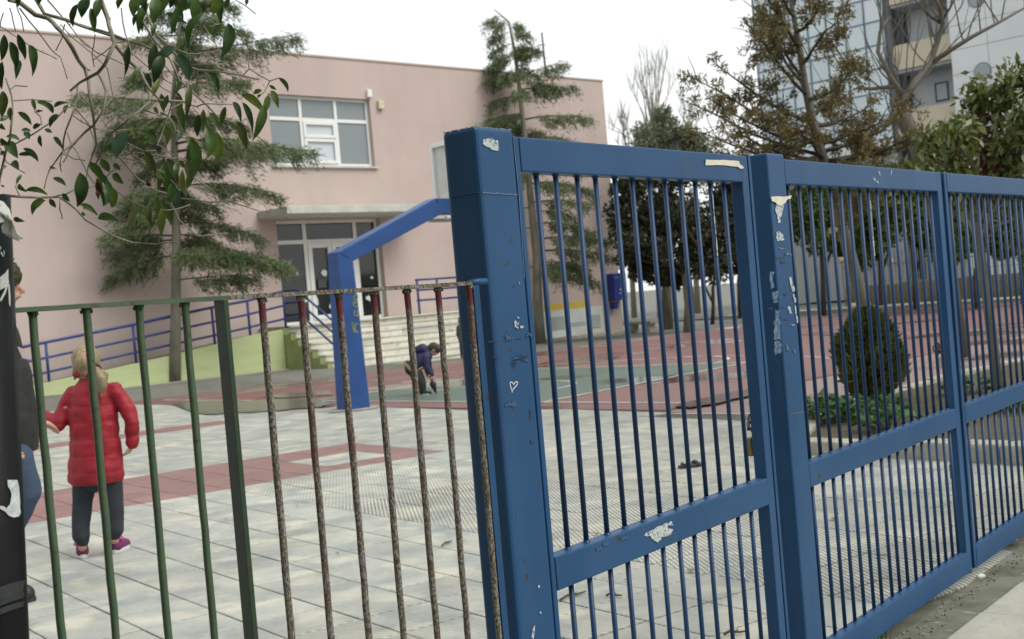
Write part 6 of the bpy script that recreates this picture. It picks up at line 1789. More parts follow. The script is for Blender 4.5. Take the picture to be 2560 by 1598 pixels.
# --- two children mostly hidden behind the near post
def standing(b, hgt, fwd, label, coatc, trc, hairc, shoec):
    r = empty('person', b, label, 'person'); sd = fwd.cross(Z); P = lambda x, y, z: b + sd * (x * hgt) + fwd * (y * hgt) + Z * (z * hgt)
    m = MB(); hcn = P(0, 0, .92); head(m, hcn, fwd, Z, .15 * hgt)
    chain(m, [hcn - Z * .05 * hgt, P(0, 0, .83), P(0, 0, .7), P(0, 0, .58), P(0, 0, .5)], [x * hgt for x in (.032, .03, .07, .065, .07)])
    for s in (-1, 1):
        chain(m, [P(0, 0, .77), P(s * .11, 0, .76), P(s * .145, .01, .6), P(s * .14, .05, .47)], [x * hgt for x in (.04, .034, .026, .018)])
        hand(m, P(s * .14, .05, .47), Vector((0, 0, -1)) + fwd * .2, -sd * s, .085 * hgt, .4, s)
        chain(m, [P(0, 0, .5), P(s * .055, 0, .48), P(s * .06, .01, .27), P(s * .06, 0, .06)], [x * hgt for x in (.07, .06, .042, .027)])
    bd = fuse('body', m, skin, r, .009, 3); face_bits(r, bd, hcn, fwd, Z, .15 * hgt)
    m = MB(); chain(m, [P(0, 0, .8), P(0, 0, .7), P(0, 0, .58), P(0, 0, .45)], [x * hgt for x in (.06, .085, .088, .095)], 1.2, sd)
    for s in (-1, 1): chain(m, [P(s * .1, 0, .76), P(s * .148, .01, .6), P(s * .142, .045, .49)], [x * hgt for x in (.046, .04, .032)])
    fuse('coat', m, coatc, r, .011, 4)
    m = MB()
    for s in (-1, 1): chain(m, [P(s * .03, 0, .47), P(s * .06, .01, .27), P(s * .06, 0, .08)], [x * hgt for x in (.07, .053, .042)])
    fuse('trousers', m, trc, r, .011, 3)
    m = MB(); capsule(m, hcn + Z * .02 * hgt - fwd * .012 * hgt, .066 * hgt, hcn - Z * .03 * hgt - fwd * .03 * hgt, .06 * hgt, 14); chain(m, [hcn - fwd * .04 * hgt, P(0, -.05, .82)], [.05 * hgt, .03 * hgt]); fuse('hair', m, hairc, r, .01, 2)
    for s in (-1, 1): shoe(r, P(s * .06, 0, 0), fwd, .155 * hgt, shoec, soleW, floor=b.z)
olivec = simple('coat_olive', (.07, .085, .065), rough=.8)
bO = G(1162, 903, .0); standing(Vector((bO.x, bO.y, .012)), 1.02, Vector((.6, .8, 0)), 'child in an olive coat by the stairs, mostly hidden behind the near post', olivec, btr, simple('hair_chestnut', (.12, .07, .035), rough=.6), simple('shoe_grey', (.3, .3, .28), rough=.6))
bS = G(1180, 958, .0); standing(Vector((bS.x, bS.y, .012)), 1.0, Vector((-.9, -.3, 0)).normalized(), 'child in dark trousers on the court, only a pale shoe showing beside the near post', simple('coat_blue', (.03, .05, .09), rough=.8), trs, simple('hair_dark2', (.03, .02, .015), rough=.6), simple('shoe_pale', (.5, .5, .46), rough=.6))

# ------------------------------------------------------------------ foreground evergreen hanging into the picture
random.seed(61)
tbase = Vector((-2.05, 1.2, -.02))
ftree = empty('street_evergreen', tbase, 'evergreen tree whose bare twigs and large glossy leaves hang in at the top left', 'tree')
fb = simple('foreground_twig', (.25, .235, .17), (.15, .14, .095), rough=.8, scale=25, kind='World', bs_=120, bstr=.3, bdist=.002)
lm = {'d': leaf_mat('leaf_deep_green', (.030, .062, .020), (.048, .09, .028), scale=8, rough=.3, trans=.12, rnd=.3),
      'm': leaf_mat('leaf_mid_green', (.075, .13, .034), (.052, .098, .028), scale=8, rough=.32, trans=.2, rnd=.3),
      'y': leaf_mat('leaf_yellow_green', (.13, .17, .03), (.085, .13, .03), scale=10, rough=.35, trans=.25, rnd=.25),
      'b': leaf_mat('leaf_blue_green', (.06, .105, .065), (.045, .085, .05), scale=8, rough=.28, trans=.12, rnd=.2),
      'o': leaf_mat('leaf_olive_brown', (.095, .105, .038), (.065, .08, .028), scale=14, rough=.35, trans=.15, rnd=.3),
      'r': leaf_mat('leaf_dead_brown', (.07, .03, .015), (.045, .02, .012), scale=14, rough=.5, trans=.1)}
mb = MB()
mb.tube([tbase, tbase + Vector((.05, .1, .9)), tbase + Vector((.2, .2, 1.6)), tbase + Vector((.35, .5, 2.3))], [.09, .08, .07, .05], 12)
mb.tube([tbase + Vector((.2, .2, 1.6)), Vector((-1.5, 1.7, 2.15)), W(-60, -60, 2.35)], [.045, .03, .012], 8)
mb.build('trunk', bark, ftree, smooth=True)
zA_ = lambda x, y: (200 + x / 2.908, y / 2.908)
zC_ = lambda x, y: (x / 2.439, y / 2.439)
branches = [  # (frame, points, thickness px start, end, depth)
    ('C', [(30, -60), (60, 0), (120, 15), (215, 90), (290, 110), (380, 200), (440, 290), (480, 370), (520, 420), (540, 500), (550, 600), (570, 700), (590, 880), (540, 1020), (510, 1130)], 11, 4, 2.45),
    ('C', [(200, -60), (220, 0), (270, 85), (400, 120), (500, 160), (700, 225), (860, 270), (1000, 330), (1100, 410)], 8, 4, 2.55),
    ('A', [(130, -60), (150, 0), (200, 130), (250, 320), (180, 470), (130, 530), (0, 600), (-70, 660)], 11, 5, 2.35),
    ('A', [(250, 320), (330, 420), (440, 520), (500, 640), (580, 730), (740, 735)], 8, 4, 2.35),
    ('A', [(130, 530), (190, 660), (170, 800), (100, 910), (0, 1000), (-80, 1090), (-120, 1180)], 6, 3, 2.4),
    ('A', [(420, -40), (430, 110), (520, 260), (650, 420), (720, 580), (850, 700), (1000, 850), (1130, 900), (1240, 950), (1400, 1070)], 6, 2, 2.5),
    ('A', [(470, 60), (560, 260), (700, 400), (800, 490), (860, 510), (1000, 520), (1180, 550), (1300, 580)], 5, 3, 2.6),
    ('A', [(1185, 550), (1230, 500), (1300, 545), (1380, 590), (1340, 670), (1290, 700)], 3, 2, 2.6), ('A', [(1230, 500), (1225, 462)], 2.5, 2, 2.6), ('A', [(1380, 590), (1440, 570)], 2, 1.5, 2.6),
    ('A', [(740, 735), (850, 775), (920, 755), (1110, 760)], 4, 2, 2.4), ('A', [(500, 640), (505, 740), (440, 800), (350, 870), (240, 960), (190, 1050), (110, 1200)], 5, 3, 2.38),
    ('A', [(240, 960), (280, 1140), (420, 1300), (560, 1390), (760, 1450), (1000, 1470), (1090, 1450), (1110, 1420)], 4.5, 2, 2.45), ('A', [(1060, 1460), (1200, 1500), (1320, 1540)], 2, 1.4, 2.45),
    ('A', [(160, 800), (240, 700), (200, 500), (100, 400), (-60, 270), (-140, 180)], 2.6, 2, 2.5), ('A', [(0, 180), (240, 250), (480, 340), (620, 480), (760, 640)], 5, 2.5, 2.6),
    ('A', [(0, 280), (120, 380), (260, 440), (450, 520), (600, 640), (740, 720)], 2.6, 2, 2.65), ('A', [(300, 60), (330, 250), (370, 380), (560, 540), (690, 620)], 3, 2, 2.55),
    ('A', [(560, 260), (680, 260), (900, 200), (1000, 180)], 2.6, 1.6, 2.55), ('A', [(900, 190), (960, 280), (1020, 370)], 1.8, 1.2, 2.55), ('A', [(900, 110), (990, 180), (1040, 170)], 2.4, 1.6, 2.5),
    ('A', [(560, 250), (640, 330), (780, 390), (900, 385), (1010, 370)], 2.2, 1.4, 2.6), ('A', [(800, 470), (930, 470), (1060, 465)], 1.6, 1.2, 2.6),
    ('A', [(700, 600), (660, 780), (600, 960), (560, 1060)], 3, 2, 2.35), ('A', [(300, 1020), (380, 1060), (460, 1100), (555, 1095)], 3, 2, 2.4), ('A', [(260, 940), (440, 935), (640, 800), (740, 750)], 2.2, 1.6, 2.45),
    ('A', [(280, 1130), (400, 1110), (560, 1130), (760, 1160)], 3.6, 2, 2.42), ('A', [(300, 1150), (440, 1180), (600, 1250), (700, 1350), (900, 1370), (1000, 1380)], 3, 1.8, 2.42), ('A', [(320, 1100), (520, 1200), (600, 1300), (640, 1400)], 3, 2, 2.42),
    ('A', [(640, 1420), (720, 1600), (860, 1720), (1080, 1695)], 2.6, 1.6, 2.42), ('A', [(560, 1050), (620, 1090), (720, 1160)], 2.2, 1.6, 2.42), ('A', [(780, 1260), (900, 1340), (980, 1400)], 1.6, 1.2, 2.42),
    ('A', [(240, 1370), (330, 1440), (480, 1510), (640, 1530), (800, 1490)], 3, 1.8, 2.4), ('A', [(800, 640), (810, 760), (860, 830)], 2.6, 2, 2.4), ('A', [(650, 850), (700, 950), (720, 970)], 2, 1.6, 2.4), ('A', [(740, 1000), (800, 1020)], 2, 1.5, 2.4),
    ('C', [(-20, 1180), (0, 1080), (30, 950), (60, 850), (75, 700), (70, 580), (35, 480)], 6, 3, 2.2), ('C', [(65, 545), (95, 522), (165, 528)], 2.4, 1.6, 2.2), ('C', [(80, 615), (190, 608), (315, 618)], 2.2, 1.4, 2.2),
    ('C', [(-30, 880), (70, 890), (200, 820), (340, 730), (400, 660)], 4, 2, 2.2), ('C', [(0, 900), (40, 990), (150, 1055)], 2.4, 1.4, 2.2), ('C', [(255, 760), (245, 710), (210, 680)], 2, 1.4, 2.2),
    ('C', [(10, 1190), (120, 1200), (240, 1205), (360, 1200), (420, 1240), (520, 1340), (640, 1410), (720, 1450), (805, 1480), (950, 1490), (1080, 1480)], 6, 2, 2.3), ('C', [(120, 1195), (95, 1140), (130, 1070)], 2.2, 1.4, 2.3), ('C', [(365, 1215), (365, 1280), (378, 1335)], 2.2, 1.4, 2.3),
    ('C', [(480, 1170), (590, 1130), (690, 1040), (740, 1010)], 2.8, 1.8, 2.35), ('C', [(450, 1160), (390, 1190), (330, 1200)], 3, 2, 2.3),
    ('C', [(470, 520), (475, 590), (440, 700), (400, 800), (385, 920), (300, 1040), (270, 1150)], 4.6, 2.4, 2.4), ('C', [(570, 770), (440, 880), (380, 930), (365, 1000), (375, 1045)], 4, 2, 2.4), ('C', [(410, 810), (440, 890), (480, 950), (520, 1030), (575, 1120)], 2.6, 1.6, 2.4),
    ('C', [(385, 940), (450, 970), (520, 980)], 2, 1.4, 2.4), ('C', [(440, 700), (500, 745), (600, 790), (680, 800), (800, 790)], 2.6, 1.8, 2.42), ('C', [(120, 50), (230, 190), (310, 300), (370, 350), (410, 480)], 3.2, 1.8, 2.5), ('C', [(290, 0), (420, 150), (510, 270), (600, 330)], 3, 1.8, 2.5),
    ('C', [(395, 150), (380, 230), (340, 310)], 2.4, 1.6, 2.5), ('C', [(60, 50), (80, 130), (95, 190)], 2, 1.3, 2.5), ('C', [(100, 30), (130, 110), (145, 190)], 2, 1.3, 2.5), ('C', [(0, 160), (60, 200), (200, 290), (345, 360)], 2, 1.2, 2.5), ('C', [(580, 210), (560, 330), (575, 410)], 2, 1.3, 2.5), ('C', [(20, 80), (0, 170)], 1.6, 1.2, 2.5),
    ('A', [(1130, 0), (1200, 40), (1275, 100)], 1.2, .8, 2.6), ('A', [(460, 800), (560, 830), (600, 845)], 2.6, 1.6, 2.38), ('A', [(330, 300), (260, 310), (90, 440)], 3, 2, 2.5), ('A', [(0, 690), (100, 800), (230, 960)], 3, 2, 2.55), ('A', [(-60, 760), (60, 900), (120, 1060), (80, 1180), (40, 1330)], 3, 2, 2.5)]
for fr_, pts, t0, t1, dp in branches:
    cv = zA_ if fr_ == 'A' else zC_
    P_ = []
    for i, p in enumerate(pts):
        P_.append(W(*cv(*p), dp + .05 * math.sin(i * 1.3 + dp * 40)))
    # resample with slight kinks so twigs do not look like wire
    Q_ = [P_[0]]
    for a, b in zip(P_, P_[1:]):
        k_ = max(1, int((b - a).length / .03))
        for j in range(1, k_ + 1): Q_.append(a.lerp(b, j / k_) + (rand_dir() * .0018 if j < k_ else Vector()))
    R_ = [max(.0011, (t0 + (t1 - t0) * i / (len(Q_) - 1)) * dp / FPX * .62 * random.uniform(.93, 1.1)) for i in range(len(Q_))]
    m = MB(); m.tube(Q_, R_, 7)
    for i in range(2, len(Q_) - 1, 2):                       # buds and spurs
        if random.random() < .5:
            d = (rand_dir() + (Q_[i] - Q_[i - 1]).normalized()).normalized(); l = random.uniform(.004, .012)
            m.tube([Q_[i], Q_[i] + d * l], [R_[i] * .8, R_[i] * .35], 5)
    m.build('branch', fb, ftree, smooth=True)
def big_leaf(bend, roll_, asp):
    """unit-length leaf, asp = width / length, bend = sideways sickle curve"""
    n = 10; vs = []; fs = []
    for i in range(n + 1):
        t = i / n
        w = asp * .5 * (math.sin(math.pi * t ** .9) ** .85) * (1.12 - .3 * t) if 0 < t < 1 else .004
        x0 = bend * 4 * t * (1 - t); z = .16 * roll_ * math.sin(math.pi * t) - .10 * roll_ * t * t
        sl = bend * 4 * (1 - 2 * t)
        nx, ny = 1 / math.hypot(1, sl), -sl / math.hypot(1, sl)
        for k in (-1, -.5, 0, .5, 1):
            vs.append((x0 + k * w * nx, t + k * w * ny, z + .35 * abs(k) * w * (.6 + .25 * math.sin(i * 1.3))))
    for i in range(n):
        for k in range(4):
            a = i * 5 + k; fs.append((a, a + 1, a + 6, a + 5))
    me = bpy.data.meshes.new('leaf'); me.from_pydata(vs, [], fs); me.polygons.foreach_set('use_smooth', [True] * len(fs)); return me
lmesh = {}
def leaf(a, b, w, key, dp, bend=0.0):
    """leaf from stalk a to tip b (photo positions), w = width px"""
    A = W(*a, dp); B = W(*b, dp + random.uniform(-.015, .015))
    L_ = (B - A).length; y = (B - A) / L_
    zv = -CZ + rand_dir() * .3
    zv = (zv - y * zv.dot(y)).normalized(); x = y.cross(zv)
    sgn = 1 if x.dot(Z + CX * .35) > 0 else -1
    asp = w * dp / FPX / L_
    asp = min((.2, .27, .34, .42, .52), key=lambda q: abs(q - asp))
    bd = sgn * round(min(.05 * bend + random.uniform(0, .03), .17) / .04) * .04
    mk_ = (bd, random.choice((0, 1, 2)), asp, key)
    if mk_ not in lmesh:
        me = big_leaf(bd, (.2, .6, 1.0)[mk_[1]], asp); me.materials.append(lm[key]); lmesh[mk_] = me
    M = Matrix(((x.x * L_, y.x * L_, zv.x * L_, A.x), (x.y * L_, y.y * L_, zv.y * L_, A.y), (x.z * L_, y.z * L_, zv.z * L_, A.z), (0, 0, 0, 1)))
    o = bpy.data.objects.new('leaf', lmesh[mk_]); COL.objects.link(o); o.matrix_basis = M
    o.parent = ftree; o.matrix_parent_inverse = world_of(ftree).inverted()
LA = [(70, -10, 10, 130, 46, 'd', 0), (160, 0, 110, 135, 55, 'm', 0), (75, 60, 105, 240, 26, 'o', 0), (320, -10, 270, 65, 40, 'd', 1), (440, -30, 385, 120, 80, 'm', 1), (410, 100, 385, 190, 30, 'd', 0), (550, -20, 530, 170, 80, 'm', 0), (650, -20, 600, 95, 50, 'm', 1), (690, -20, 650, 60, 40, 'd', 0),
      (712, 38, 662, 248, 62, 'd', 1), (800, -10, 790, 70, 30, 'd', 0), (850, -30, 830, 170, 75, 'm', 0), (900, 90, 785, 355, 58, 'm', 2), (950, -10, 890, 95, 55, 'o', 0), (1010, -20, 965, 110, 58, 'y', 0), (1090, -20, 1050, 70, 40, 'm', 0), (1075, 168, 1018, 420, 88, 'd', 3), (545, 315, 500, 520, 70, 'd', 0), (600, 400, 530, 600, 80, 'd', 1),
      (700, 345, 560, 450, 62, 'b', 1), (710, 400, 790, 590, 70, 'b', 2), (350, 330, 320, 555, 45, 'd', 1), (350, 350, 330, 480, 40, 'r', 0), (460, 480, 385, 635, 36, 'm', 2), (490, 530, 515, 650, 50, 'b', 0), (570, 570, 530, 700, 44, 'y', 0), (795, 610, 768, 860, 40, 'o', 1), (865, 830, 850, 998, 55, 'd', 0),
      (1110, 742, 1165, 885, 45, 'b', 2), (1170, 690, 1340, 840, 52, 'y', 3), (1335, 760, 1250, 1015, 75, 'm', 2), (1180, 745, 1250, 960, 40, 'd', 2), (1060, 775, 1025, 910, 44, 'm', 0), (1325, 655, 1255, 680, 30, 'y', 0), (1370, 690, 1342, 832, 45, 'y', 0), (1385, 660, 1440, 785, 45, 'y', 1), (1440, 565, 1512, 672, 34, 'o', 3), (1375, 620, 1428, 655, 24, 'o', 0), (1320, 690, 1290, 720, 22, 'm', 0),
      (940, 820, 1020, 950, 40, 'm', 1), (1140, 885, 1205, 1090, 66, 'o', 2), (910, 915, 920, 1155, 70, 'm', 3), (985, 955, 970, 1205, 62, 'y', 4), (800, 1005, 825, 1270, 88, 'm', 3), (345, 962, 262, 1155, 100, 'b', 1), (375, 920, 405, 1000, 32, 'y', 0), (435, 950, 560, 1045, 34, 'm', 2), (420, 1020, 530, 1040, 30, 'm', 0), (655, 845, 712, 900, 28, 'm', 2), (735, 955, 715, 1022, 44, 'b', 0),
      (470, 1105, 550, 1260, 66, 'o', 1), (630, 1155, 705, 1355, 50, 'o', 2), (720, 1165, 765, 1225, 50, 'o', 0), (780, 1160, 800, 1310, 55, 'o', 1), (615, 1215, 630, 1405, 55, 'm', 0), (745, 1235, 765, 1445, 48, 'y', 0), (545, 1255, 635, 1315, 34, 'y', 0), (70, 1180, 150, 1290, 50, 'm', 1), (150, 1255, 165, 1500, 70, 'd', 2), (150, 1158, 215, 1255, 60, 'm', 0), (232, 1268, 308, 1338, 46, 'm', 1),
      (235, 1370, 228, 1515, 52, 'y', 1), (125, 1290, 132, 1445, 30, 'r', 0), (185, 1112, 245, 1132, 30, 'y', 0), (505, 1480, 515, 1640, 50, 'o', 0), (600, 1520, 585, 1718, 66, 'y', 0), (550, 1430, 560, 1560, 50, 'm', 0), (480, 1330, 520, 1350, 40, 'r', 0), (570, 1370, 640, 1390, 30, 'r', 0), (660, 1330, 655, 1480, 45, 'm', 1), (700, 1180, 690, 1300, 40, 'm', 0), (590, 680, 610, 820, 44, 'd', 0), (640, 690, 620, 790, 36, 'm', 0),
      (500, 960, 560, 1010, 40, 'd', 0), (10, 1488, 125, 1565, 34, 'm', 2), (128, 1590, 272, 1612, 42, 'm', 3), (50, 1480, 30, 1530, 26, 'm', 0), (540, 775, 570, 830, 26, 'y', 0), (580, 820, 640, 845, 18, 'y', 0), (1090, 330, 1100, 331, 1, 'y', 0), (545, 170, 525, 260, 44, 'm', 0), (465, 170, 455, 240, 26, 'd', 0), (1215, -10, 1208, 40, 22, 'd', 0), (905, -20, 880, 60, 70, 'd', 0), (760, -30, 740, 90, 70, 'm', 0), (600, -40, 575, 130, 70, 'm', 0), (480, -40, 470, 80, 60, 'd', 0)]
for (x0, y0, x1, y1, w, k, b) in LA:
    if w < 5: continue
    leaf(zA_(x0, y0), zA_(x1, y1), w / 2.908 * 1.12, k, 2.3 + random.uniform(-.12, .12), b)
LC = [(25, 210, 5, 372, 62, 'd', 1), (60, 255, 95, 432, 62, 'd', 2), (105, 208, 145, 368, 55, 'd', 3), (175, 275, 190, 458, 52, 'd', 4), (115, 365, 92, 478, 46, 'b', 1), (15, 375, 5, 548, 62, 'd', 0), (15, 555, 5, 718, 70, 'o', 1), (475, 25, 440, 168, 52, 'd', 1), (520, -10, 495, 108, 60, 'd', 0), (605, -10, 582, 112, 62, 'm', 0), (560, 50, 575, 200, 44, 'm', 0), (740, -20, 715, 55, 44, 'd', 0), (120, -30, 110, 45, 46, 'd', 0), (250, -30, 235, 30, 34, 'd', 0),
      (195, 602, 215, 678, 30, 'm', 0), (222, 625, 305, 672, 34, 'm', 2), (275, 622, 325, 695, 36, 'd', 1), (330, 655, 415, 628, 30, 'm', 2), (415, 638, 390, 692, 32, 'd', 0), (108, 685, 192, 765, 42, 'm', 2), (358, 698, 300, 778, 40, 'd', 1), (130, 795, 190, 795, 30, 'd', 0), (35, 835, 125, 858, 30, 'm', 2), (240, 825, 252, 898, 36, 'd', 0), (325, 838, 382, 915, 36, 'm', 2), (140, 905, 232, 990, 42, 'm', 3), (112, 945, 205, 950, 30, 'd', 1), (75, 985, 112, 1035, 46, 'd', 0), (0, 740, 60, 712, 36, 'm', 1), (60, 655, 66, 740, 34, 'd', 0),
      (130, 1065, 98, 1122, 26, 'm', 0), (155, 1162, 292, 1192, 34, 'm', 3), (322, 1088, 402, 1135, 34, 'm', 2), (278, 1222, 192, 1312, 52, 'm', 3), (302, 1212, 342, 1268, 36, 'd', 0), (485, 1052, 462, 1262, 84, 'd', 3), (545, 995, 640, 1130, 60, 'm', 2), (625, 1090, 640, 1255, 58, 'd', 3), (612, 972, 668, 1045, 48, 'm', 0), (690, 1060, 748, 1122, 42, 'm', 1), (690, 1145, 690, 1268, 48, 'y', 1), (488, 1248, 592, 1315, 36, 'm', 2), (598, 1332, 718, 1350, 42, 'm', 3), (82, 1335, 148, 1352, 32, 'm', 0), (45, 865, 105, 960, 80, 'd', 0), (0, 850, 60, 885, 40, 'd', 0), (150, 800, 180, 850, 60, 'b', 0),
      (200, 780, 250, 760, 40, 'd', 0), (270, 790, 320, 810, 26, 'd', 0), (0, 940, 40, 930, 30, 'm', 0), (110, 1125, 160, 1170, 36, 'm', 0), (500, 1290, 520, 1320, 28, 'm', 0), (590, 1110, 620, 1180, 40, 'r', 0), (610, 1150, 598, 1215, 36, 'r', 0), (380, 1180, 425, 1230, 34, 'd', 0), (640, 925, 690, 945, 40, 'y', 0), (690, 1000, 735, 1040, 42, 'm', 0), (20, 1420, 60, 1480, 40, 'm', 0), (0, 760, 30, 790, 36, 'd', 0), (90, 1380, 50, 1400, 20, 'm', 0), (300, 1020, 345, 1030, 14, 'y', 0), (330, 1035, 300, 1010, 14, 'y', 0), (5, 1130, 30, 1140, 20, 'm', 0), (40, 1010, 0, 1035, 20, 'm', 0), (460, 1130, 490, 1155, 30, 'm', 0), (220, 680, 262, 675, 16, 'm', 0)]
for (x0, y0, x1, y1, w, k, b) in LC:
    leaf(zC_(x0, y0), zC_(x1, y1), w / 2.439 * .98, k, 2.15 + random.uniform(-.1, .1), b)
for (x0, y0, x1, y1, w, k) in ((160, 840, 120, 800, 26, 'm'), (140, 830, 180, 775, 28, 'm'), (150, 840, 205, 860, 24, 'm'), (110, 960, 250, 1000, 70, 'y'), (85, 850, 110, 800, 20, 'm'), (280, 345, 170, 320, 40, 'd')):
    a, b = (x0 / 4.725, 480 + y0 / 4.725), (x1 / 4.725, 480 + y1 / 4.725)
    leaf(a, b, w / 4.725, k, 2.25, 0)
# more of the hanging leaves that crowd the middle of the spray
for k in range(26):
    t_ = random.random()
    if k % 3 == 0: u_, v_ = random.uniform(330, 560), random.uniform(-40, 60)
    elif k % 3 == 1: u_, v_ = random.gauss(420, 40), random.uniform(380, 520)
    else: u_, v_ = random.gauss(470, 75), random.uniform(90, 400)
    l_ = random.uniform(38, 82); a_ = random.gauss(0, .38)
    leaf((u_, v_), (u_ + l_ * math.sin(a_), v_ + l_ * math.cos(a_)), l_ * random.uniform(.22, .36), random.choice('dmmmyob'), 2.45 + random.uniform(-.1, .2), random.choice((0, 1, 2, 3)))
# rest of the crown, out of frame left and overhead, thickened to shade the post
def far_from_frame(p):
    for q in (p, p + CX * .2, p - CX * .2, p + CY * .2):
        r = q - Vector((0, 0, EYE)); z = r.dot(CZ)
        if z > .05 and -150 - 60 / z < 1280 + FPX * r.dot(CX) / z < 2700 and -180 - 60 / z < 799 + FPX * r.dot(CY) / z < 1700: return False
    return (p - Vector((0, 0, EYE))).length > .75
def dense_crown(c, rx, ry, rz, zmin, lumps, per, root):
    fol = MB()
    for k in range(lumps):
        v = rand_dir() * (random.random() ** .4); q = c + Vector((v.x * rx, v.y * ry, v.z * rz))
        if q.z < zmin: continue
        for j in range(per):
            p = q + rand_dir() * (random.random() ** .5) * .38
            l = random.uniform(.10, .17)
            if far_from_frame(p) and p.z > zmin - .2: add_leaf(fol, p, rand_dir() * .8 - Z * .6, l, l * .5)
    tag(fol.build('crown', lm['m'], root), kind='stuff')
dense_crown(Vector((-2.2, 1.0, 2.5)), 1.9, 1.7, 1.6, 1.0, 220, 110, ftree)
t2 = Vector((-2.9, -1.9, -.02))  # extra unseen tree, added only to darken the near post's left face
shade_tree = empty('street_evergreen', t2, 'dense evergreen added out of frame behind the left edge to shade the gate post', 'tree')
MB().tube([t2, t2 + Vector((.1, .05, 1.0)), t2 + Vector((.2, .1, 2.2))], [.11, .09, .05], 12).build('trunk', bark, shade_tree, smooth=True)
dense_crown(Vector((-2.7, -1.6, 2.5)), 2.1, 2.0, 1.7, .8, 220, 110, shade_tree)

# unseen house added behind the camera to the left, to shade the gate post
across = empty('added_shade_house', GP(-12, 11, 0), 'four storey house added unseen across the street to shade the gate post', 'house')
hw_ = simple('house_ochre', (.20, .17, .13), (.165, .14, .11), rough=.85, scale=.6, kind='World')
MB().box(GP(-30, 10.5, 0), EG * 20.5, NG * 8, Z * 13).build('wall', hw_, across)
MB().box(GP(-30.2, 10.3, 13.0), EG * 20.9, NG * 8.4, Z * .25).build('roof', concrete_white, across)
for i in range(6):
    for k in range(4):
        o_ = GP(-29.0 + i * 3.4, 10.46, .9 + k * 3.1)
        f_ = MB().box(o_, EG * 1.3, NG * .08, Z * 1.5).build('window', white_frame, across)
        MB().box(o_ + EG * .08 - NG * .012 + Z * .08, EG * 1.14, NG * .05, Z * 1.34).build('pane', glass_dark, f_)

# ------------------------------------------------------------------ litter on the yard
random.seed(71)
def small(name, u, v, label, cat, build, z=.006):
    p = G(u, v, z); o = build(p); tag(o, label, cat); return o
sand = empty('lost_sandal', G(1730, 1167), 'dark rubber sandal lying on the ribbed tiles behind the first gate leaf', 'sandal')
sp = G(1730, 1167); sx_ = Vector((.93, .36, 0)); sy_ = Vector((-.36, .93, 0)); rubber = simple('rubber_dark', (.035, .04, .05), rough=.6)
MB().poly_prism([sp + sx_ * (.115 * math.cos(t)) + sy_ * (.043 * math.sin(t) * (1 + .2 * math.cos(t))) + Z * .004 for t in [2 * math.pi * i / 22 for i in range(22)]], Z * .018).build('sole', rubber, sand, bevel=.004)
MB().tube([sp + sx_ * .03 + sy_ * (.045 * math.cos(t)) + Z * (.016 + .02 * math.sin(t)) for t in [math.pi * i / 10 for i in range(11)]], .012, 6).build('strap', rubber, sand, smooth=True)
MB().tube([sp - sx_ * .05 + sy_ * (.04 * math.cos(t)) - sx_ * .03 * math.sin(t) + Z * .03 for t in [math.pi * i / 10 for i in range(11)]], .007, 6).build('heel_strap', rubber, sand, smooth=True)
lf_m = [leaf_mat('fallen_green', (.14, .20, .04), (.10, .15, .03), trans=.1), leaf_mat('fallen_brown', (.20, .13, .06), (.14, .09, .04), trans=.1), leaf_mat('fallen_dark', (.05, .04, .025), (.04, .03, .02), trans=.05)]
spots = [(1490, 1334, 0, .05, 'pale green fallen leaf near the first gate leaf middle rail'), (1630, 1229, 0, .045, 'yellow green fallen leaf on the ribbed tiles, middle of the first leaf'), (1653, 1180, 0, .035, 'small green fallen leaf left of the sandal'), (1728, 1427, 0, .06, 'bright green curled leaf on the plain tiles below the middle rail'), (1158, 1353, 0, .035, 'pale green leaf by the last rusty bar'), (1580, 1100, 0, .03, 'tiny green leaf far up the ribbed tiles'), (2085, 1297, 1, .06, 'tan dry leaf behind the second gate leaf'), (566, 1297, 1, .03, 'tiny tan leaf between the green bars'),
         (1378, 1300, 2, .03, 'dark leaf scrap beside the nearest post, lower'), (1530, 1090, 2, .03, 'dark leaf scrap near the court edge'), (703, 1265, 2, .03, 'brown crumb of leaf behind the first rusty bars'), (742, 1264, 2, .03, 'dark leaf crumb behind the second rusty bar'), (844, 1384, 2, .03, 'dark crumb on the pale tiles behind the third rusty bar'), (433, 1279, 2, .025, 'dark crumb beside the red paving band'), (457, 1192, 2, .03, 'dark leaf crumb on the red paving band'), (2202, 1390, 2, .05, 'dark dead leaf behind the second gate leaf bars'), (1565, 1450, 2, .025, 'small dark scrap below the middle rail'),
         (2292, 1490, 1, .03, 'orange brown leaf in the litter under the bottom rail'), (2275, 1540, 1, .04, 'brown leaf in the litter close to the grass tuft'), (2455, 1450, 0, .02, 'pale scrap where the two far leaves meet')]
for i, (u, v, k, s_, lab) in enumerate(spots):
    p = G(u, v, .008 + (.004 if v > 1480 and u > 2200 else 0)); m = MB(); a = random.uniform(0, 6.28); dx = Vector((math.cos(a), math.sin(a), 0)); dy = Vector((-dx.y, dx.x, 0))
    n_ = 7; vs = []
    for j in range(n_ + 1):
        t = j / n_; w = math.sin(math.pi * t) * .3
        for q in (-1, 0, 1): vs.append(p + dx * (s_ * (t - .5)) + dy * (s_ * w * q) + Z * (s_ * (.25 * abs(q) * w + .35 * (t - .5) ** 2 * random.uniform(.7, 1.4))))
    m.add(vs, [(j * 3 + q, j * 3 + q + 1, j * 3 + q + 4, j * 3 + q + 3) for j in range(n_) for q in (0, 1)])
    tag(m.build('fallen_leaf', lf_m[k], smooth=True), lab, 'leaf', 'fallen leaves on the paving')
tw_m = simple('dead_twig', (.13, .09, .055), (.09, .06, .04), rough=.9, scale=30, kind='World')
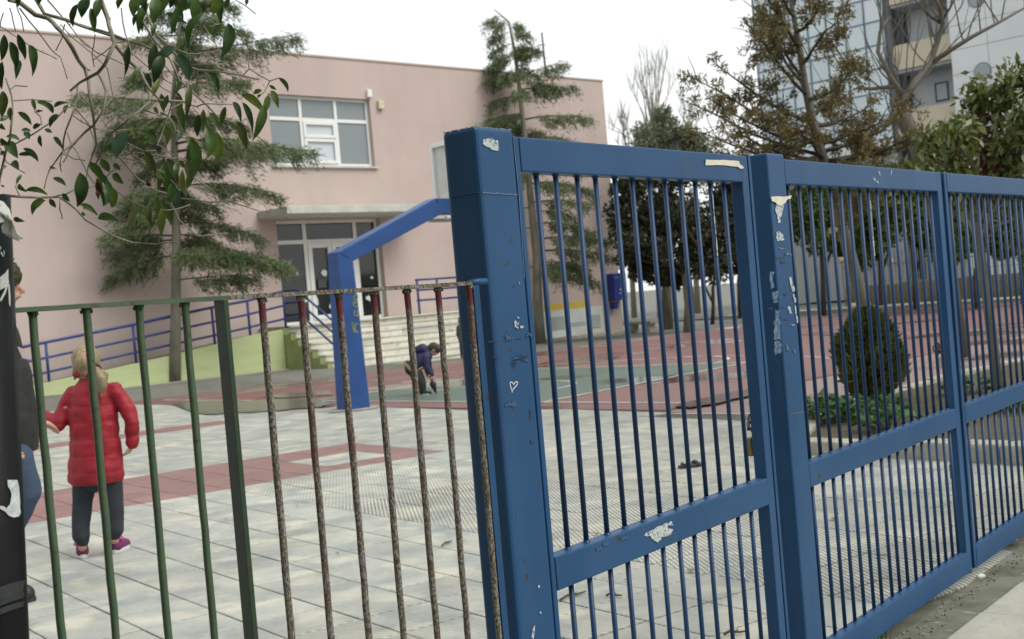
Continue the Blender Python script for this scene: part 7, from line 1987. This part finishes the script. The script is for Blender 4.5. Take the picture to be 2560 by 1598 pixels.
for (u0, v0, u1, v1_, lab) in ((1515, 1489, 1555, 1488, 'short dead twig below the middle rail of the first leaf'), (1400, 1500, 1465, 1478, 'long thin twig beside the nearest post, low'), (1810, 1586, 1868, 1577, 'dead twig at the picture bottom beside the gate stile'), (1105, 1364, 1130, 1352, 'crooked twig on the tiles by the rusty bars'), (875, 1098, 890, 1094, 'small far twig above the white paving square')):
    a, b = G(u0, v0, .008), G(u1, v1_, .008)
    m = MB(); m.tube([a, a.lerp(b, .3) + Vector((0, .012, .006)), a.lerp(b, .65) - Vector((0, .01, -.003)), b], [.005, .006, .005, .003], 6); c = a.lerp(b, .5); m.tube([c, c + (b - a) * .15 + Vector((.0, .03, .004))], [.004, .002], 5)
    tag(m.build('dead_twig', tw_m, smooth=True), lab, 'twig', 'dead twigs on the paving')
# gravel and rubbish caught along the gate line
gm = MB()
for k in range(420):
    s_ = random.uniform(-2.4, 3.5); d_ = random.gauss(.045, .03)
    if d_ < .004: continue
    r_ = random.uniform(.002, .007); c = GP(s_, d_, .004 + r_ * .4)
    vs = [c + Vector((random.uniform(.6, 1) * r_ * x, random.uniform(.6, 1) * r_ * y, random.uniform(.4, .8) * r_ * z)) for x, y, z in ((1, 0, 0), (-1, 0, 0), (0, 1, 0), (0, -1, 0), (0, 0, 1), (0, 0, -1))]
    gm.add(vs, [(0, 2, 4), (2, 1, 4), (1, 3, 4), (3, 0, 4), (2, 0, 5), (1, 2, 5), (3, 1, 5), (0, 3, 5)], 0 if random.random() < .3 else 1)
g_ = gm.build('threshold_gravel', [simple('pebble_pale', (.30, .285, .24), rough=.9), simple('debris_brown', (.08, .05, .03), rough=.9)])
tag(g_, 'pebbles and leaf scraps gathered under the gates', 'gravel', kind='stuff')
for (u, v, r_, lab) in ((2453, 1448, .02, 'white pebble on the mossy strip close to the slabs'), (2527, 1356, .035, 'pale stone against the farthest leaf'), (2522, 1018, .05, 'white stone in the planting bed at the right')):
    c = G(u, v, .10 if v < 1100 else .0); o = MB(); capsule(o, c + Vector((-r_ * .5, 0, r_ * .5)), r_ * .6, c + Vector((r_ * .6, .01, r_ * .45)), r_ * .5, 9)
    tag(o.build('loose_stone', simple('stone_white', (.55, .54, .5), rough=.9), smooth=True), lab, 'stone')
